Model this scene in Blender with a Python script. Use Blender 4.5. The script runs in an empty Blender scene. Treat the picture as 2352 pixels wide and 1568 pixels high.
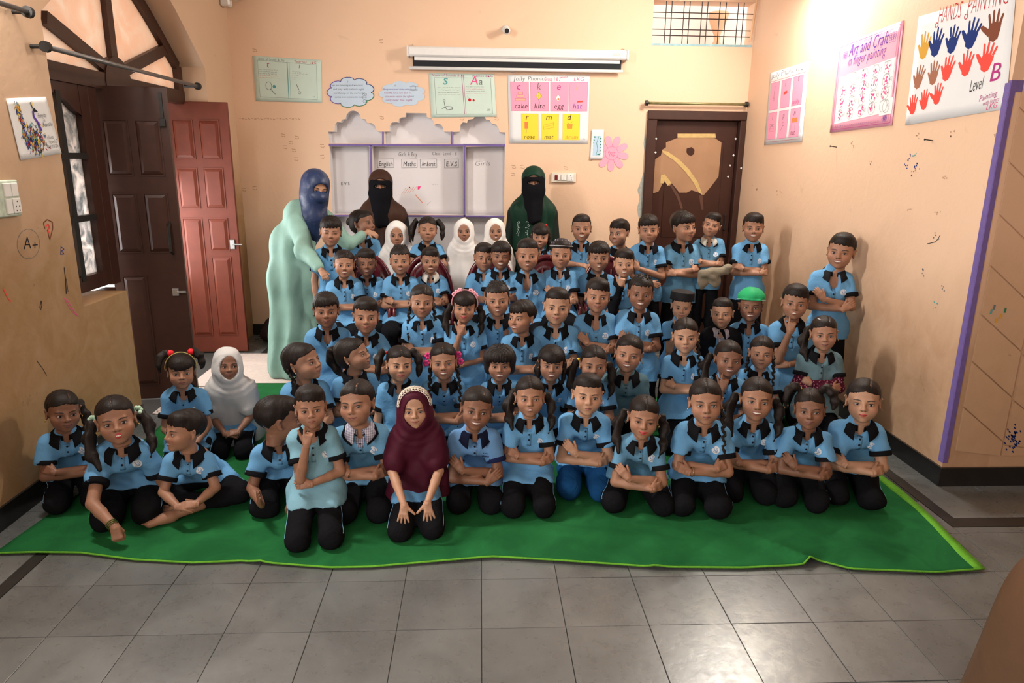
import bpy, math, random
import numpy as np
from mathutils import Vector, Matrix, Euler
from mathutils.bvhtree import BVHTree
from mathutils.geometry import tessellate_polygon
SC = bpy.context.scene
COL = SC.collection
PI = math.pi
rad = math.radians
# ------------------------------------------------------------------ camera
CH = 1.65
F_PX, PITCH, YAW, ROLL = 1600.0, rad(14.6), rad(2.72), 0.0116
_fw = np.array([math.sin(YAW)*math.cos(PITCH), math.cos(YAW)*math.cos(PITCH), -math.sin(PITCH)])
_r = np.array([math.cos(YAW), -math.sin(YAW), 0.0]); _u = np.cross(_r, _fw)
_R = _r*math.cos(ROLL)+_u*math.sin(ROLL); _U = _u*math.cos(ROLL)-_r*math.sin(ROLL)
cam_d = bpy.data.cameras.new('camera'); cam = bpy.data.objects.new('camera', cam_d); COL.objects.link(cam)
cam_d.sensor_width = 36.0; cam_d.lens = F_PX/2352*36.0; cam_d.clip_start = 0.05
cam.matrix_world = Matrix(((_R[0], _U[0], -_fw[0], 0), (_R[1], _U[1], -_fw[1], 0), (_R[2], _U[2], -_fw[2], CH), (0, 0, 0, 1)))
SC.camera = cam
def _ray(x, y): return _fw+_R*(x-1176)/F_PX-_U*(y-784)/F_PX
def onY(x, y, Y): d = _ray(x, y); return Vector(np.array([0, 0, CH])+d*(Y/d[1]))
def onX(x, y, X): d = _ray(x, y); return Vector(np.array([0, 0, CH])+d*(X/d[0]))
def onZ(x, y, z=0.0): d = _ray(x, y); return Vector(np.array([0, 0, CH])+d*((z-CH)/d[2]))
# ------------------------------------------------------------------ world, lights, exposure
vs = SC.view_settings; vs.view_transform = 'Standard'; vs.look = 'None'; vs.gamma = 1.0; vs.use_curve_mapping = False
vs.exposure = -0.08
SC.display_settings.display_device = 'sRGB'
wd = bpy.data.worlds.new('sky'); SC.world = wd; wd.use_nodes = True
wd.node_tree.nodes['Background'].inputs[0].default_value = (1.0, 0.93, 0.86, 1)
wd.node_tree.nodes['Background'].inputs[1].default_value = 3.0
def area(name, loc, direction, sx, sy, power, color, spread=180):
    l = bpy.data.lights.new(name, 'AREA'); l.shape = 'RECTANGLE'; l.size = sx; l.size_y = sy; l.energy = power; l.color = color
    l.spread = rad(spread)
    o = bpy.data.objects.new(name, l); COL.objects.link(o); o.location = loc
    o.rotation_euler = Vector(direction).to_track_quat('-Z', 'Z').to_euler(); return o
# daylight entering by the open doorway in the left wall and by the door at the back left
area('daylight_front_doorway', (-2.50, -0.2, 1.25), (1, 0.50, -0.02), 1.0, 1.5, 85, (1.0, 0.97, 0.94))
area('added_front_fill', (-0.2, -1.62, 2.1), (0.05, 1, -0.28), 2.6, 1.3, 58, (1.0, 0.97, 0.94))  # added fill lamp brightening the children; the wall behind has no window
area('daylight_back_doorway', (-2.62, 5.35, 1.1), (1, -0.1, -0.05), 0.8, 1.9, 46, (0.95, 0.98, 1.0))
# tube lamps high on the left and right walls, just above the frame
area('tube_light_left', (-2.07, 3.3, 2.78), (1, 0.0, -0.30), 1.1, 0.06, 135, (1.0, 0.96, 0.90))
area('tube_light', (2.32, 5.2, 3.02), (-0.75, 0.0, -0.65), 1.2, 0.05, 135, (1.0, 0.95, 0.86))
area('tube_wall_spill', (2.30, 5.05, 3.02), (0.55, 0.0, -0.6), 1.1, 0.04, 22, (1.0, 0.95, 0.86))
# ------------------------------------------------------------------ object helpers
def tag(o, label=None, cat=None, group=None, kind=None):
    if label: o['label'] = label
    if cat: o['category'] = cat
    if group: o['group'] = group
    if kind: o['kind'] = kind
    return o
def empty(name, loc=(0, 0, 0), rz=0.0):
    o = bpy.data.objects.new(name, None); COL.objects.link(o); o.location = loc; o.rotation_euler = (0, 0, rz)
    o.empty_display_size = 0.05; return o
def link(name, me, parent=None, matrix=None, color=None):
    o = bpy.data.objects.new(name, me); COL.objects.link(o)
    if parent is not None: o.parent = parent
    if matrix is not None: o.matrix_local = matrix
    if color is not None: o.color = (*color[:3], 1)
    return o
def mk(name, V, F, mat=None, smooth=False, parent=None, matrix=None, color=None, mi=None, mats=None):
    me = bpy.data.meshes.new(name)
    me.from_pydata([tuple(v) for v in V], [], [tuple(f) for f in F]); 
    for m in (mats or ([mat] if mat else [])): me.materials.append(m)
    if smooth: me.polygons.foreach_set('use_smooth', [True]*len(me.polygons))
    if mi is not None: me.polygons.foreach_set('material_index', mi)
    me.update(); return link(name, me, parent, matrix, color)
def mesh_np(name, V, Q, mat, smooth=True, attrs=None):
    me = bpy.data.meshes.new(name); n = len(V); m = len(Q); w = Q.shape[1]
    me.vertices.add(n); me.vertices.foreach_set('co', np.asarray(V, np.float32).ravel())
    me.loops.add(m*w); me.loops.foreach_set('vertex_index', np.asarray(Q, np.int32).ravel())
    me.polygons.add(m); me.polygons.foreach_set('loop_start', np.arange(0, m*w, w, dtype=np.int32))
    me.polygons.foreach_set('use_smooth', np.full(m, smooth, dtype=bool))
    me.update(calc_edges=True)
    if mat: me.materials.append(mat)
    for k, a in (attrs or {}).items():
        at = me.attributes.new(k, 'FLOAT_VECTOR', 'POINT'); at.data.foreach_set('vector', np.asarray(a, np.float32).ravel())
    return me
class MB:
    """collects simple shapes into one mesh"""
    def __init__(s): s.v = []; s.f = []; s.mi = []
    def add(s, V, F, mi=0):
        n = len(s.v); s.v += [tuple(v) for v in V]; s.f += [tuple(i+n for i in f) for f in F]; s.mi += [mi]*len(F); return s
    def box(s, a, b, mi=0, M=None):
        x0, y0, z0 = [min(a[i], b[i]) for i in range(3)]; x1, y1, z1 = [max(a[i], b[i]) for i in range(3)]
        V = [(x0, y0, z0), (x1, y0, z0), (x1, y1, z0), (x0, y1, z0), (x0, y0, z1), (x1, y0, z1), (x1, y1, z1), (x0, y1, z1)]
        if M is not None: V = [M @ Vector(v) for v in V]
        return s.add(V, [(0, 3, 2, 1), (4, 5, 6, 7), (0, 1, 5, 4), (1, 2, 6, 5), (2, 3, 7, 6), (3, 0, 4, 7)], mi)
    def bbox(s, a, b, c=0.004, mi=0, M=None):
        """box with chamfered edges"""
        x0, y0, z0 = [min(a[i], b[i]) for i in range(3)]; x1, y1, z1 = [max(a[i], b[i]) for i in range(3)]
        V = []; idx = {}
        for ix, X in enumerate((x0, x1)):
            for iy, Y in enumerate((y0, y1)):
                for iz, Z in enumerate((z0, z1)):
                    sx, sy, sz = 1-2*ix, 1-2*iy, 1-2*iz
                    for k in range(3):
                        p = [X+sx*c, Y+sy*c, Z+sz*c]; p[k] = (X, Y, Z)[k]; idx[(ix, iy, iz, k)] = len(V); V.append(Vector(p))
        F = []
        for k in range(3):
            a_, b_ = [i for i in range(3) if i != k]
            for side in (0, 1):
                q = []
                for (p, r) in ((0, 0), (1, 0), (1, 1), (0, 1)):
                    t = [0, 0, 0]; t[k] = side; t[a_] = p; t[b_] = r; q.append(idx[(*t, k)])
                if (side == 0) ^ (k == 1): q = q[::-1]
                F.append(q)
        for k in range(3):
            a_, b_ = [i for i in range(3) if i != k]
            for p in (0, 1):
                for r in (0, 1):
                    t0 = [0, 0, 0]; t0[a_] = p; t0[b_] = r; t1 = list(t0); t1[k] = 1
                    F.append([idx[(*t0, a_)], idx[(*t1, a_)], idx[(*t1, b_)], idx[(*t0, b_)]])
        for ix in (0, 1):
            for iy in (0, 1):
                for iz in (0, 1): F.append([idx[(ix, iy, iz, k)] for k in range(3)])
        if M is not None: V = [M @ v for v in V]
        return s.add(V, F, mi)
    def tube(s, pts, r, n=8, mi=0, cap=True, flat=None):
        pts = [Vector(p) for p in pts]; rs = r if hasattr(r, '__len__') else [r]*len(pts)
        V = []; up = None
        for i, p in enumerate(pts):
            t = (pts[min(i+1, len(pts)-1)]-pts[max(i-1, 0)])
            t = t.normalized() if t.length > 1e-9 else Vector((0, 0, 1))
            if up is None:
                up = Vector((0, 0, 1)) if abs(t.z) < .9 else Vector((0, 1, 0))
                if flat is not None: up = Vector(flat[0])
            a = t.cross(up).normalized(); b = a.cross(t).normalized(); up = b
            for k in range(n):
                an = 2*PI*k/n; fl = flat[1] if flat else 1.0
                V.append(p+a*math.cos(an)*rs[i]+b*math.sin(an)*rs[i]*fl)
        F = []
        for i in range(len(pts)-1):
            for k in range(n): F.append((i*n+k, i*n+(k+1) % n, (i+1)*n+(k+1) % n, (i+1)*n+k))
        if cap: F.append(tuple(range(n))[::-1]); F.append(tuple((len(pts)-1)*n+k for k in range(n)))
        return s.add(V, F, mi)
    def lathe(s, prof, n=16, M=None, mi=0):
        V = []; F = []
        for (r, z) in prof:
            for k in range(n): V.append(Vector((r*math.cos(2*PI*k/n), r*math.sin(2*PI*k/n), z)))
        for i in range(len(prof)-1):
            for k in range(n): F.append((i*n+k, i*n+(k+1) % n, (i+1)*n+(k+1) % n, (i+1)*n+k))
        F.append(tuple(range(n))[::-1]); F.append(tuple((len(prof)-1)*n+k for k in range(n)))
        if M is not None: V = [M @ v for v in V]
        return s.add(V, F, mi)
    def ball(s, c, r, n=8, mi=0):
        c = Vector(c); r = Vector(r) if hasattr(r, '__len__') else Vector((r, r, r))
        M = Matrix.Translation(c) @ Matrix.Diagonal((*r, 1))
        return s.lathe([(max(.02, math.sin(PI*i/n)), -math.cos(PI*i/n)) for i in range(n+1)], max(6, n+4), M, mi)
    def prism(s, poly, d0, d1, mp, mi=0):
        """poly (2D) extruded between depths d0,d1; mp(u,v,d)->3D"""
        n = len(poly); V = [mp(u, v, d0) for u, v in poly]+[mp(u, v, d1) for u, v in poly]
        tris = tessellate_polygon([[Vector((u, v, 0)) for u, v in poly]])
        F = [tuple(t) for t in tris]+[tuple(i+n for i in t)[::-1] for t in tris]
        F += [(i, (i+1) % n, n+(i+1) % n, n+i) for i in range(n)]
        return s.add(V, F, mi)
    def build(s, name, mat=None, parent=None, smooth=False, mats=None, matrix=None, color=None, recalc=True):
        o = mk(name, s.v, s.f, mat, smooth, parent, matrix, color, s.mi if mats else None, mats)
        if recalc:
            import bmesh
            bm = bmesh.new(); bm.from_mesh(o.data); bmesh.ops.recalc_face_normals(bm, faces=bm.faces); bm.to_mesh(o.data); bm.free()
        return o
def copy_tree(o, parent=None):
    c = o.copy(); COL.objects.link(c)
    if parent is not None: c.parent = parent
    for ch in [x for x in o.children]: copy_tree(ch, c)
    return c
# ------------------------------------------------------------------ node expressions
class NX:
    def __init__(s, nt, sock): s.nt = nt; s.s = sock
    def _m(s, op, *a):
        n = s.nt.nodes.new('ShaderNodeMath'); n.operation = op
        for i, x in enumerate((s,)+a):
            if isinstance(x, NX): s.nt.links.new(x.s, n.inputs[i])
            else: n.inputs[i].default_value = float(x)
        return NX(s.nt, n.outputs[0])
    def __add__(s, o): return s._m('ADD', o)
    def __sub__(s, o): return s._m('SUBTRACT', o)
    def __mul__(s, o): return s._m('MULTIPLY', o)
    def __truediv__(s, o): return s._m('DIVIDE', o)
    __radd__ = __add__
    __rmul__ = __mul__
    def __rsub__(s, o): return (s*-1.0)+o
    def abs(s): return s._m('ABSOLUTE')
    def sqrt(s): return s._m('SQRT')
    def min(s, o): return s._m('MINIMUM', o)
    def max(s, o): return s._m('MAXIMUM', o)
    def frac(s): return s._m('FRACT')
    def sin(s): return s._m('SINE')
    def lt(s, o): return s._m('LESS_THAN', o)
    def gt(s, o): return s._m('GREATER_THAN', o)
    def ss(s, a, b):
        n = s.nt.nodes.new('ShaderNodeMapRange'); n.interpolation_type = 'SMOOTHSTEP'
        s.nt.links.new(s.s, n.inputs[0])
        flip = a > b
        if flip: a, b = b, a
        for i, v in ((1, a), (2, b)): n.inputs[i].default_value = v
        n.inputs[3].default_value = 1.0 if flip else 0.0; n.inputs[4].default_value = 0.0 if flip else 1.0
        return NX(s.nt, n.outputs[0])
class Mat:
    def __init__(s, name, rough=0.6, spec=0.4, metal=0.0):
        s.m = bpy.data.materials.new(name); s.m.use_nodes = True; s.nt = s.m.node_tree; s.b = s.nt.nodes['Principled BSDF']
        s.b.inputs['Roughness'].default_value = rough; s.b.inputs['Specular IOR Level'].default_value = spec
        s.b.inputs['Metallic'].default_value = metal
    def n(s, t, **k):
        n = s.nt.nodes.new(t)
        for a, v in k.items(): setattr(n, a, v)
        return n
    def L(s, a, b): s.nt.links.new(a.s if isinstance(a, NX) else a, b)
    def coord(s, kind='Object'): return s.n('ShaderNodeTexCoord').outputs[kind]
    def attr(s, name, typ='GEOMETRY'):
        n = s.n('ShaderNodeAttribute', attribute_type=typ, attribute_name=name); return n
    def geo(s): return s.n('ShaderNodeNewGeometry').outputs['Position']
    def sep(s, vec):
        n = s.n('ShaderNodeSeparateXYZ'); s.L(vec, n.inputs[0]); return [NX(s.nt, n.outputs[i]) for i in range(3)]
    def noise(s, vec, scale, detail=3, rough=0.5, dist=0.0, mapscale=None):
        if mapscale:
            mp = s.n('ShaderNodeMapping'); s.L(vec, mp.inputs[0]); mp.inputs['Scale'].default_value = mapscale; vec = mp.outputs[0]
        n = s.n('ShaderNodeTexNoise'); s.L(vec, n.inputs['Vector']); n.inputs['Scale'].default_value = scale
        n.inputs['Detail'].default_value = detail; n.inputs['Roughness'].default_value = rough; n.inputs['Distortion'].default_value = dist
        return NX(s.nt, n.outputs['Fac'])
    def mix(s, fac, a, b, mode='MIX'):
        n = s.n('ShaderNodeMix', data_type='RGBA', blend_type=mode)
        if isinstance(fac, NX): s.L(fac, n.inputs[0])
        else: n.inputs[0].default_value = fac
        for i, x in ((6, a), (7, b)):
            if isinstance(x, (tuple, list)): n.inputs[i].default_value = (*x[:3], 1)
            else: s.L(x, n.inputs[i])
        return n.outputs[2]
    def color(s, c):
        if isinstance(c, (tuple, list)): s.b.inputs['Base Color'].default_value = (*c[:3], 1)
        else: s.L(c, s.b.inputs['Base Color'])
        return s
    def rough(s, r): s.L(r, s.b.inputs['Roughness']); return s
    def bump(s, h, strength=0.3, dist=0.01):
        n = s.n('ShaderNodeBump'); s.L(h, n.inputs['Height']); n.inputs['Strength'].default_value = strength; n.inputs['Distance'].default_value = dist
        s.L(n.outputs[0], s.b.inputs['Normal']); return s
def flatmat(name, c, rough=0.6, spec=0.3, metal=0.0, var=0.0, scale=30, bump=0.0):
    M = Mat(name, rough, spec, metal)
    if var:
        nz = M.noise(M.coord(), scale, 4)
        M.color(M.mix(nz, tuple(x*(1-var) for x in c), tuple(min(1, x*(1+var)) for x in c)))
        if bump: M.bump(nz, bump, 0.004)
    else: M.color(c)
    return M.m
def srgb(r, g, b): return tuple(((x/255+0.055)/1.055)**2.4 if x/255 > 0.04045 else x/255/12.92 for x in (r, g, b))
# ------------------------------------------------------------------ implicit surfaces
def smin(a, b, k):
    if k <= 0: return np.minimum(a, b)
    h = np.clip(.5+.5*(b-a)/k, 0, 1); return b+(a-b)*h-k*h*(1-h)
def smax(a, b, k): return -smin(-a, -b, k)
A3 = lambda v: np.array(v, dtype=np.float32)
class Field:
    def __init__(s, lo, hi, h):
        s.ax = [np.arange(lo[i], hi[i]+h, h, dtype=np.float32) for i in range(3)]; s.h = h
        s.D = np.full([len(a) for a in s.ax], 1.0, np.float32)
    def sl(s, lo, hi, pad):
        r = []
        for i in range(3):
            a = int(np.searchsorted(s.ax[i], lo[i]-pad)); b = int(np.searchsorted(s.ax[i], hi[i]+pad)); r.append(slice(max(a, 0), max(b, a+1)))
        return tuple(r)
    def xyz(s, sl=None):
        sl = sl or (slice(None),)*3
        return s.ax[0][sl[0]][:, None, None], s.ax[1][sl[1]][None, :, None], s.ax[2][sl[2]][None, None, :]
    def put(s, d, sl, k, mode='u'):
        if mode == 'u': s.D[sl] = smin(s.D[sl], d, k)
        else: s.D[sl] = smax(s.D[sl], -d, k)
    def ell(s, c, r, k=0.02, R=None, mode='u', noise=None):
        c = A3(c); r = A3(r); m = float(max(r)) if R is not None else None
        lo = c-(m if m else r); hi = c+(m if m else r); sl = s.sl(lo, hi, k+2*s.h); X, Y, Z = s.xyz(sl)
        if 0 in s.D[sl].shape: return s
        x, y, z = X-c[0], Y-c[1], Z-c[2]
        if R is not None:
            R = np.array(R, np.float32)
            x, y, z = (R[0, 0]*x+R[1, 0]*y+R[2, 0]*z, R[0, 1]*x+R[1, 1]*y+R[2, 1]*z, R[0, 2]*x+R[1, 2]*y+R[2, 2]*z)
        k0 = np.sqrt((x/r[0])**2+(y/r[1])**2+(z/r[2])**2); k1 = np.sqrt((x/r[0]**2)**2+(y/r[1]**2)**2+(z/r[2]**2)**2)
        d = k0*(k0-1)/np.maximum(k1, 1e-6)
        if noise is not None: d = d+noise(X, Y, Z)
        s.put(d, sl, k, mode); return s
    def cap(s, a, b, ra, rb=None, k=0.02, sx=1.0, ax=(1, 0, 0), mode='u', cutb=None, cuta=None, noise=None):
        """tapered capsule; sx stretches it along ax; cutb: flat end at b"""
        rb = ra if rb is None else rb; a = A3(a); b = A3(b); m = max(ra, rb)*max(1, sx)
        lo = np.minimum(a, b)-m; hi = np.maximum(a, b)+m; sl = s.sl(lo, hi, k+2*s.h); X, Y, Z = s.xyz(sl)
        if 0 in s.D[sl].shape: return s
        e = A3(ax); e = e/np.linalg.norm(e)
        px, py, pz = X-a[0], Y-a[1], Z-a[2]; ab = b-a
        if sx != 1.0:
            q = (1/sx-1); t = (px*e[0]+py*e[1]+pz*e[2])*q; px, py, pz = px+t*e[0], py+t*e[1], pz+t*e[2]
            ab = ab+e*float(ab@e)*q
        L2 = float(ab@ab)+1e-12; tt = (px*ab[0]+py*ab[1]+pz*ab[2])/L2; t = np.clip(tt, 0, 1)
        d = np.sqrt((px-t*ab[0])**2+(py-t*ab[1])**2+(pz-t*ab[2])**2)-(ra+(rb-ra)*t)
        if noise is not None: d = d+noise(X, Y, Z)
        if cutb is not None: d = np.maximum(d, (tt-cutb)*math.sqrt(L2))
        if cuta is not None: d = np.maximum(d, (cuta-tt)*math.sqrt(L2))
        s.put(d, sl, k, mode); return s
    def chain(s, pts, rs, k=0.01, k0=None):
        for i in range(len(pts)-1): s.cap(pts[i], pts[i+1], rs[i], rs[i+1], k if (i or k0 is None) else k0)
        return s
    def plane(s, p, n, k=0.0):
        """keep the side opposite to n"""
        X, Y, Z = s.xyz(); s.D = smax(s.D, (X-p[0])*n[0]+(Y-p[1])*n[1]+(Z-p[2])*n[2], k); return s
    def warp(s, fn):
        X, Y, Z = s.xyz(); s.D = s.D+fn(X, Y, Z); return s
    def mesh(s):
        D = s.D; S = D < 0; nx, ny, nz = D.shape
        c = np.zeros((nx-1, ny-1, nz-1), np.uint8)
        off = [(i, j, k) for i in (0, 1) for j in (0, 1) for k in (0, 1)]
        for (i, j, k) in off: c += S[i:nx-1+i, j:ny-1+j, k:nz-1+k]
        act = (c > 0) & (c < 8); I, J, K = np.nonzero(act); idx = np.full(act.shape, -1, np.int32); idx[I, J, K] = np.arange(len(I))
        P = np.zeros((len(I), 3), np.float32); W = np.zeros(len(I), np.float32)
        vals = {o: D[I+o[0], J+o[1], K+o[2]] for o in off}
        for a in range(3):
            for o in off:
                if o[a]: continue
                o2 = list(o); o2[a] = 1; v0 = vals[o]; v1 = vals[tuple(o2)]; m = (v0 < 0) != (v1 < 0)
                t = np.where(m, v0/np.where(m, v0-v1, 1), 0)
                for q in range(3): P[:, q] += np.where(m, (t if q == a else o[q]), 0)
                W += m
        P /= W[:, None]
        V = np.stack([s.ax[0][0]+(I+P[:, 0])*s.h, s.ax[1][0]+(J+P[:, 1])*s.h, s.ax[2][0]+(K+P[:, 2])*s.h], 1)
        Q = []
        e = S[:-1, 1:-1, 1:-1] != S[1:, 1:-1, 1:-1]; i, j, k = np.nonzero(e); fl = S[i, j+1, k+1]; j = j+1; k = k+1
        q = np.stack([idx[i, j-1, k-1], idx[i, j, k-1], idx[i, j, k], idx[i, j-1, k]], 1); q[~fl] = q[~fl][:, ::-1]; Q.append(q)
        e = S[1:-1, :-1, 1:-1] != S[1:-1, 1:, 1:-1]; i, j, k = np.nonzero(e); i = i+1; k = k+1; fl = S[i, j, k]
        q = np.stack([idx[i-1, j, k-1], idx[i-1, j, k], idx[i, j, k], idx[i, j, k-1]], 1); q[~fl] = q[~fl][:, ::-1]; Q.append(q)
        e = S[1:-1, 1:-1, :-1] != S[1:-1, 1:-1, 1:]; i, j, k = np.nonzero(e); i = i+1; j = j+1; fl = S[i, j, k]
        q = np.stack([idx[i-1, j-1, k], idx[i, j-1, k], idx[i, j, k], idx[i-1, j, k]], 1); q[~fl] = q[~fl][:, ::-1]; Q.append(q)
        return V, np.concatenate(Q)
def waves(seed, n=5, freq=18.0, amp=0.003, stretch=(1, 1, 1)):
    """sum of random plane waves: cloth folds and hair locks"""
    rg = np.random.RandomState(seed); ks = []
    for _ in range(n):
        d = rg.normal(size=3)*np.array(stretch); d /= np.linalg.norm(d)+1e-9; ks.append((d*freq*rg.uniform(.6, 1.5), rg.uniform(0, 6.28), amp*rg.uniform(.5, 1)/n*2))
    def f(X, Y, Z):
        r = 0
        for k, p, a in ks: r = r+a*np.sin(k[0]*X+k[1]*Y+k[2]*Z+p)
        return r
    return f
# ------------------------------------------------------------------ people: materials
def skin_material():
    M = Mat('skin', 0.5, 0.35); info = M.n('ShaderNodeObjectInfo').outputs['Color']
    hp = M.attr('hp').outputs['Vector']; x, y, z = M.sep(hp); ax = x.abs()
    mo = M.attr('mo', 'OBJECT').outputs['Vector']; w, rise, op = M.sep(mo)
    lipc = M.attr('lip', 'OBJECT').outputs['Vector']
    nz = M.noise(hp, 60, 3)
    base = M.mix(nz*0.35, info, M.mix(1.0, info, (0.78, 0.70, 0.66), 'MULTIPLY'))
    # redder cheeks, ears, darker round the eyes
    cheek = ((((ax-0.038)*(ax-0.038)+(z+0.032)*(z+0.032)).sqrt()).ss(0.024, 0.004))*y.ss(-0.02, -0.045)*0.30
    base = M.mix(cheek, base, M.mix(1.0, base, (1.15, 0.80, 0.76), 'MULTIPLY'))
    ex = (ax-0.030)*0.62; ez = z+0.006
    ring = ((ex*ex+ez*ez).sqrt()).ss(0.016, 0.008)*y.ss(-0.04, -0.06)*0.45
    base = M.mix(ring, base, M.mix(1.0, base, (0.62, 0.52, 0.50), 'MULTIPLY'))
    # eyebrows
    u = (ax-0.0305)/0.0195; bz = z-(0.0150-(u-0.15)*(u-0.15)*0.0042)
    th = (1.0-u*u).max(0.0).sqrt()*0.0027*(1.2-u*0.35)
    br = (bz.abs()-th).ss(0.0012, -0.0012)*(1.0-u*u).gt(0.0)*y.ss(-0.03, -0.045)*(M.noise(hp, 900, 1)*0.4+0.72)
    base = M.mix(br, base, (0.018, 0.012, 0.010))
    # lips
    q = x/w; q2 = q*q; zc = rise*q2-0.0555; t = (1.0-q2).max(0.0)
    dz = z-zc; front = y.ss(-0.05, -0.062); inside = t.gt(0.0)*front
    cup = (q*7.0)*(q*7.0)
    up = (dz-(0.0012+op)-t*0.0062*(1.0-0.22*((cup*-1.0+1.0).max(0.0)))).ss(0.0012, -0.0006)
    lo = ((dz*-1.0)-op-t*0.0078).ss(0.0012, -0.0006)
    lips = up*lo*inside
    base = M.mix(lips*0.85, base, lipc)
    line = (dz.abs()-0.0009).ss(0.0008, -0.0002)*inside*op.lt(0.0008)
    base = M.mix(line, base, (0.05, 0.018, 0.014))
    to = (1.0-(x/(w*0.86))*(x/(w*0.86))).max(0.0)
    hole = ((dz.abs())-op*to).ss(0.0003, -0.0004)*inside*op.gt(0.0008)
    base = M.mix(hole, base, (0.05, 0.012, 0.012))
    tooth = (x*118.0+0.5).frac(); gap = (tooth-0.5).abs().lt(0.46)
    teeth = hole*(dz+op*0.45).gt(0.0)*gap
    base = M.mix(teeth, base, (0.80, 0.76, 0.68))
    nn = (ax-0.0068)*(ax-0.0068)*0.5+(z+0.0355)*(z+0.0355)
    nost = nn.sqrt().ss(0.0036, 0.0018)*y.lt(-0.080)*0.85  # nostril hollows are not modelled; their shade is painted into the skin
    base = M.mix(nost, base, (0.04, 0.015, 0.012))
    M.color(base); M.bump(nz, 0.05, 0.002)
    try:
        M.b.inputs['Subsurface Weight'].default_value = 0.0
    except Exception: pass
    return M.m
def eye_material():
    M = Mat('eye', 0.12, 0.6); ep = M.attr('ep').outputs['Vector']; x, y, z = M.sep(ep)
    gx, gz, _ = M.sep(M.attr('gaze', 'OBJECT').outputs['Vector'])
    a = x-gx; b = z-gz; r = (a*a+b*b).sqrt()
    c = M.mix(x.abs().ss(0.006, 0.013)*0.5, (0.46, 0.43, 0.41), (0.36, 0.22, 0.19))
    c = M.mix(r.ss(0.0069, 0.0060), c, (0.035, 0.016, 0.009)); c = M.mix(r.ss(0.0036, 0.0028), c, (0.003, 0.003, 0.003))
    g = ((a-0.002)*(a-0.002)+(b-0.002)*(b-0.002)).sqrt()
    M.color(c); return M.m
def hair_material():
    M = Mat('hair', 0.45, 0.2); co = M.coord(); a = M.noise(co, 1.0, 3, 0.6, 0.6, (260, 260, 26)); b = M.noise(co, 14, 2)
    M.color(M.mix(a, (0.004, 0.003, 0.003), M.mix(b, (0.016, 0.011, 0.009), (0.030, 0.018, 0.013)))); M.rough(a*0.25+0.36); M.bump(a, 0.5, 0.003); return M.m
def cloth_material(name, rough=0.85, bump=0.25, weave=900, sheen=0.0, var=0.12):
    M = Mat(name, rough, 0.15 if rough < .9 else .04); info = M.n('ShaderNodeObjectInfo').outputs['Color']; co = M.coord()
    a = M.noise(co, weave, 1); b = M.noise(co, 22, 3, 0.5, 0.8)
    M.color(M.mix(b*var*2, info, M.mix(1.0, info, (0.72, 0.74, 0.78), 'MULTIPLY'))); w_ = M.noise(co, 9, 3, 0.55, 2.2); M.bump(a*0.12+b*0.7+w_*1.6, bump, 0.016)
    if sheen: M.b.inputs['Sheen Weight'].default_value = sheen
    return M.m
SKIN = skin_material(); EYE = eye_material(); HAIR = hair_material()
KNIT = cloth_material('knit_cotton'); TRIM = cloth_material('black_trim', 0.95, 0.15, 700); SILK = cloth_material('soft_jersey', 0.6, 0.12, 600, 0.0, .12)
TRO = cloth_material('track_fabric', 0.97, 0.35, 500, 0.0, .3)
LASH = flatmat('lash', (0.006, 0.004, 0.004), 0.7)
PLAST = cloth_material('button_plastic', 0.3, 0.0, 100, 0, 0); PIPE = cloth_material('piping_cord', 0.7, .0, 100, 0, 0)
GOLD = flatmat('gold', (0.65, 0.42, 0.12), 0.3, 0.5, 0.9); METAL = flatmat('silver', (0.55, 0.55, 0.55), 0.3, 0.5, 0.9)
def badge_material():
    M = Mat('badge_print', 0.6, 0.3); x, y, z = M.sep(M.coord())
    # local x,y in metres on the disc: an open book shaped swoosh, a dot and a line of lettering
    r = (x*x+y*y).sqrt()
    a = ((x-0.003)*(x-0.003)+(y-0.003)*(y-0.003)).sqrt(); sw = (a-0.0085).abs().lt(0.0013)*y.lt(0.004)
    d = ((x+0.008)*(x+0.008)+(y-0.008)*(y-0.008)).sqrt().lt(0.0024)
    b = ((x-0.006)*(x-0.006)*1.6+(y-0.005)*(y-0.005)).sqrt(); hk = (b-0.0042).abs().lt(0.0011)
    tx = (y+0.0105).abs().lt(0.0018)*x.abs().lt(0.010)*((x*420.0).frac().gt(0.3))
    bd = (r-0.0172).abs().lt(0.0006)
    m = sw.max(d).max(hk); c = M.mix(m, (0.66, 0.70, 0.74), (0.06, 0.16, 0.42)); c = M.mix(tx, c, (0.03, 0.05, 0.09)); c = M.mix(bd, c, (0.35, 0.42, 0.5)); M.color(c); return M.m
BADGE = badge_material()
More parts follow.
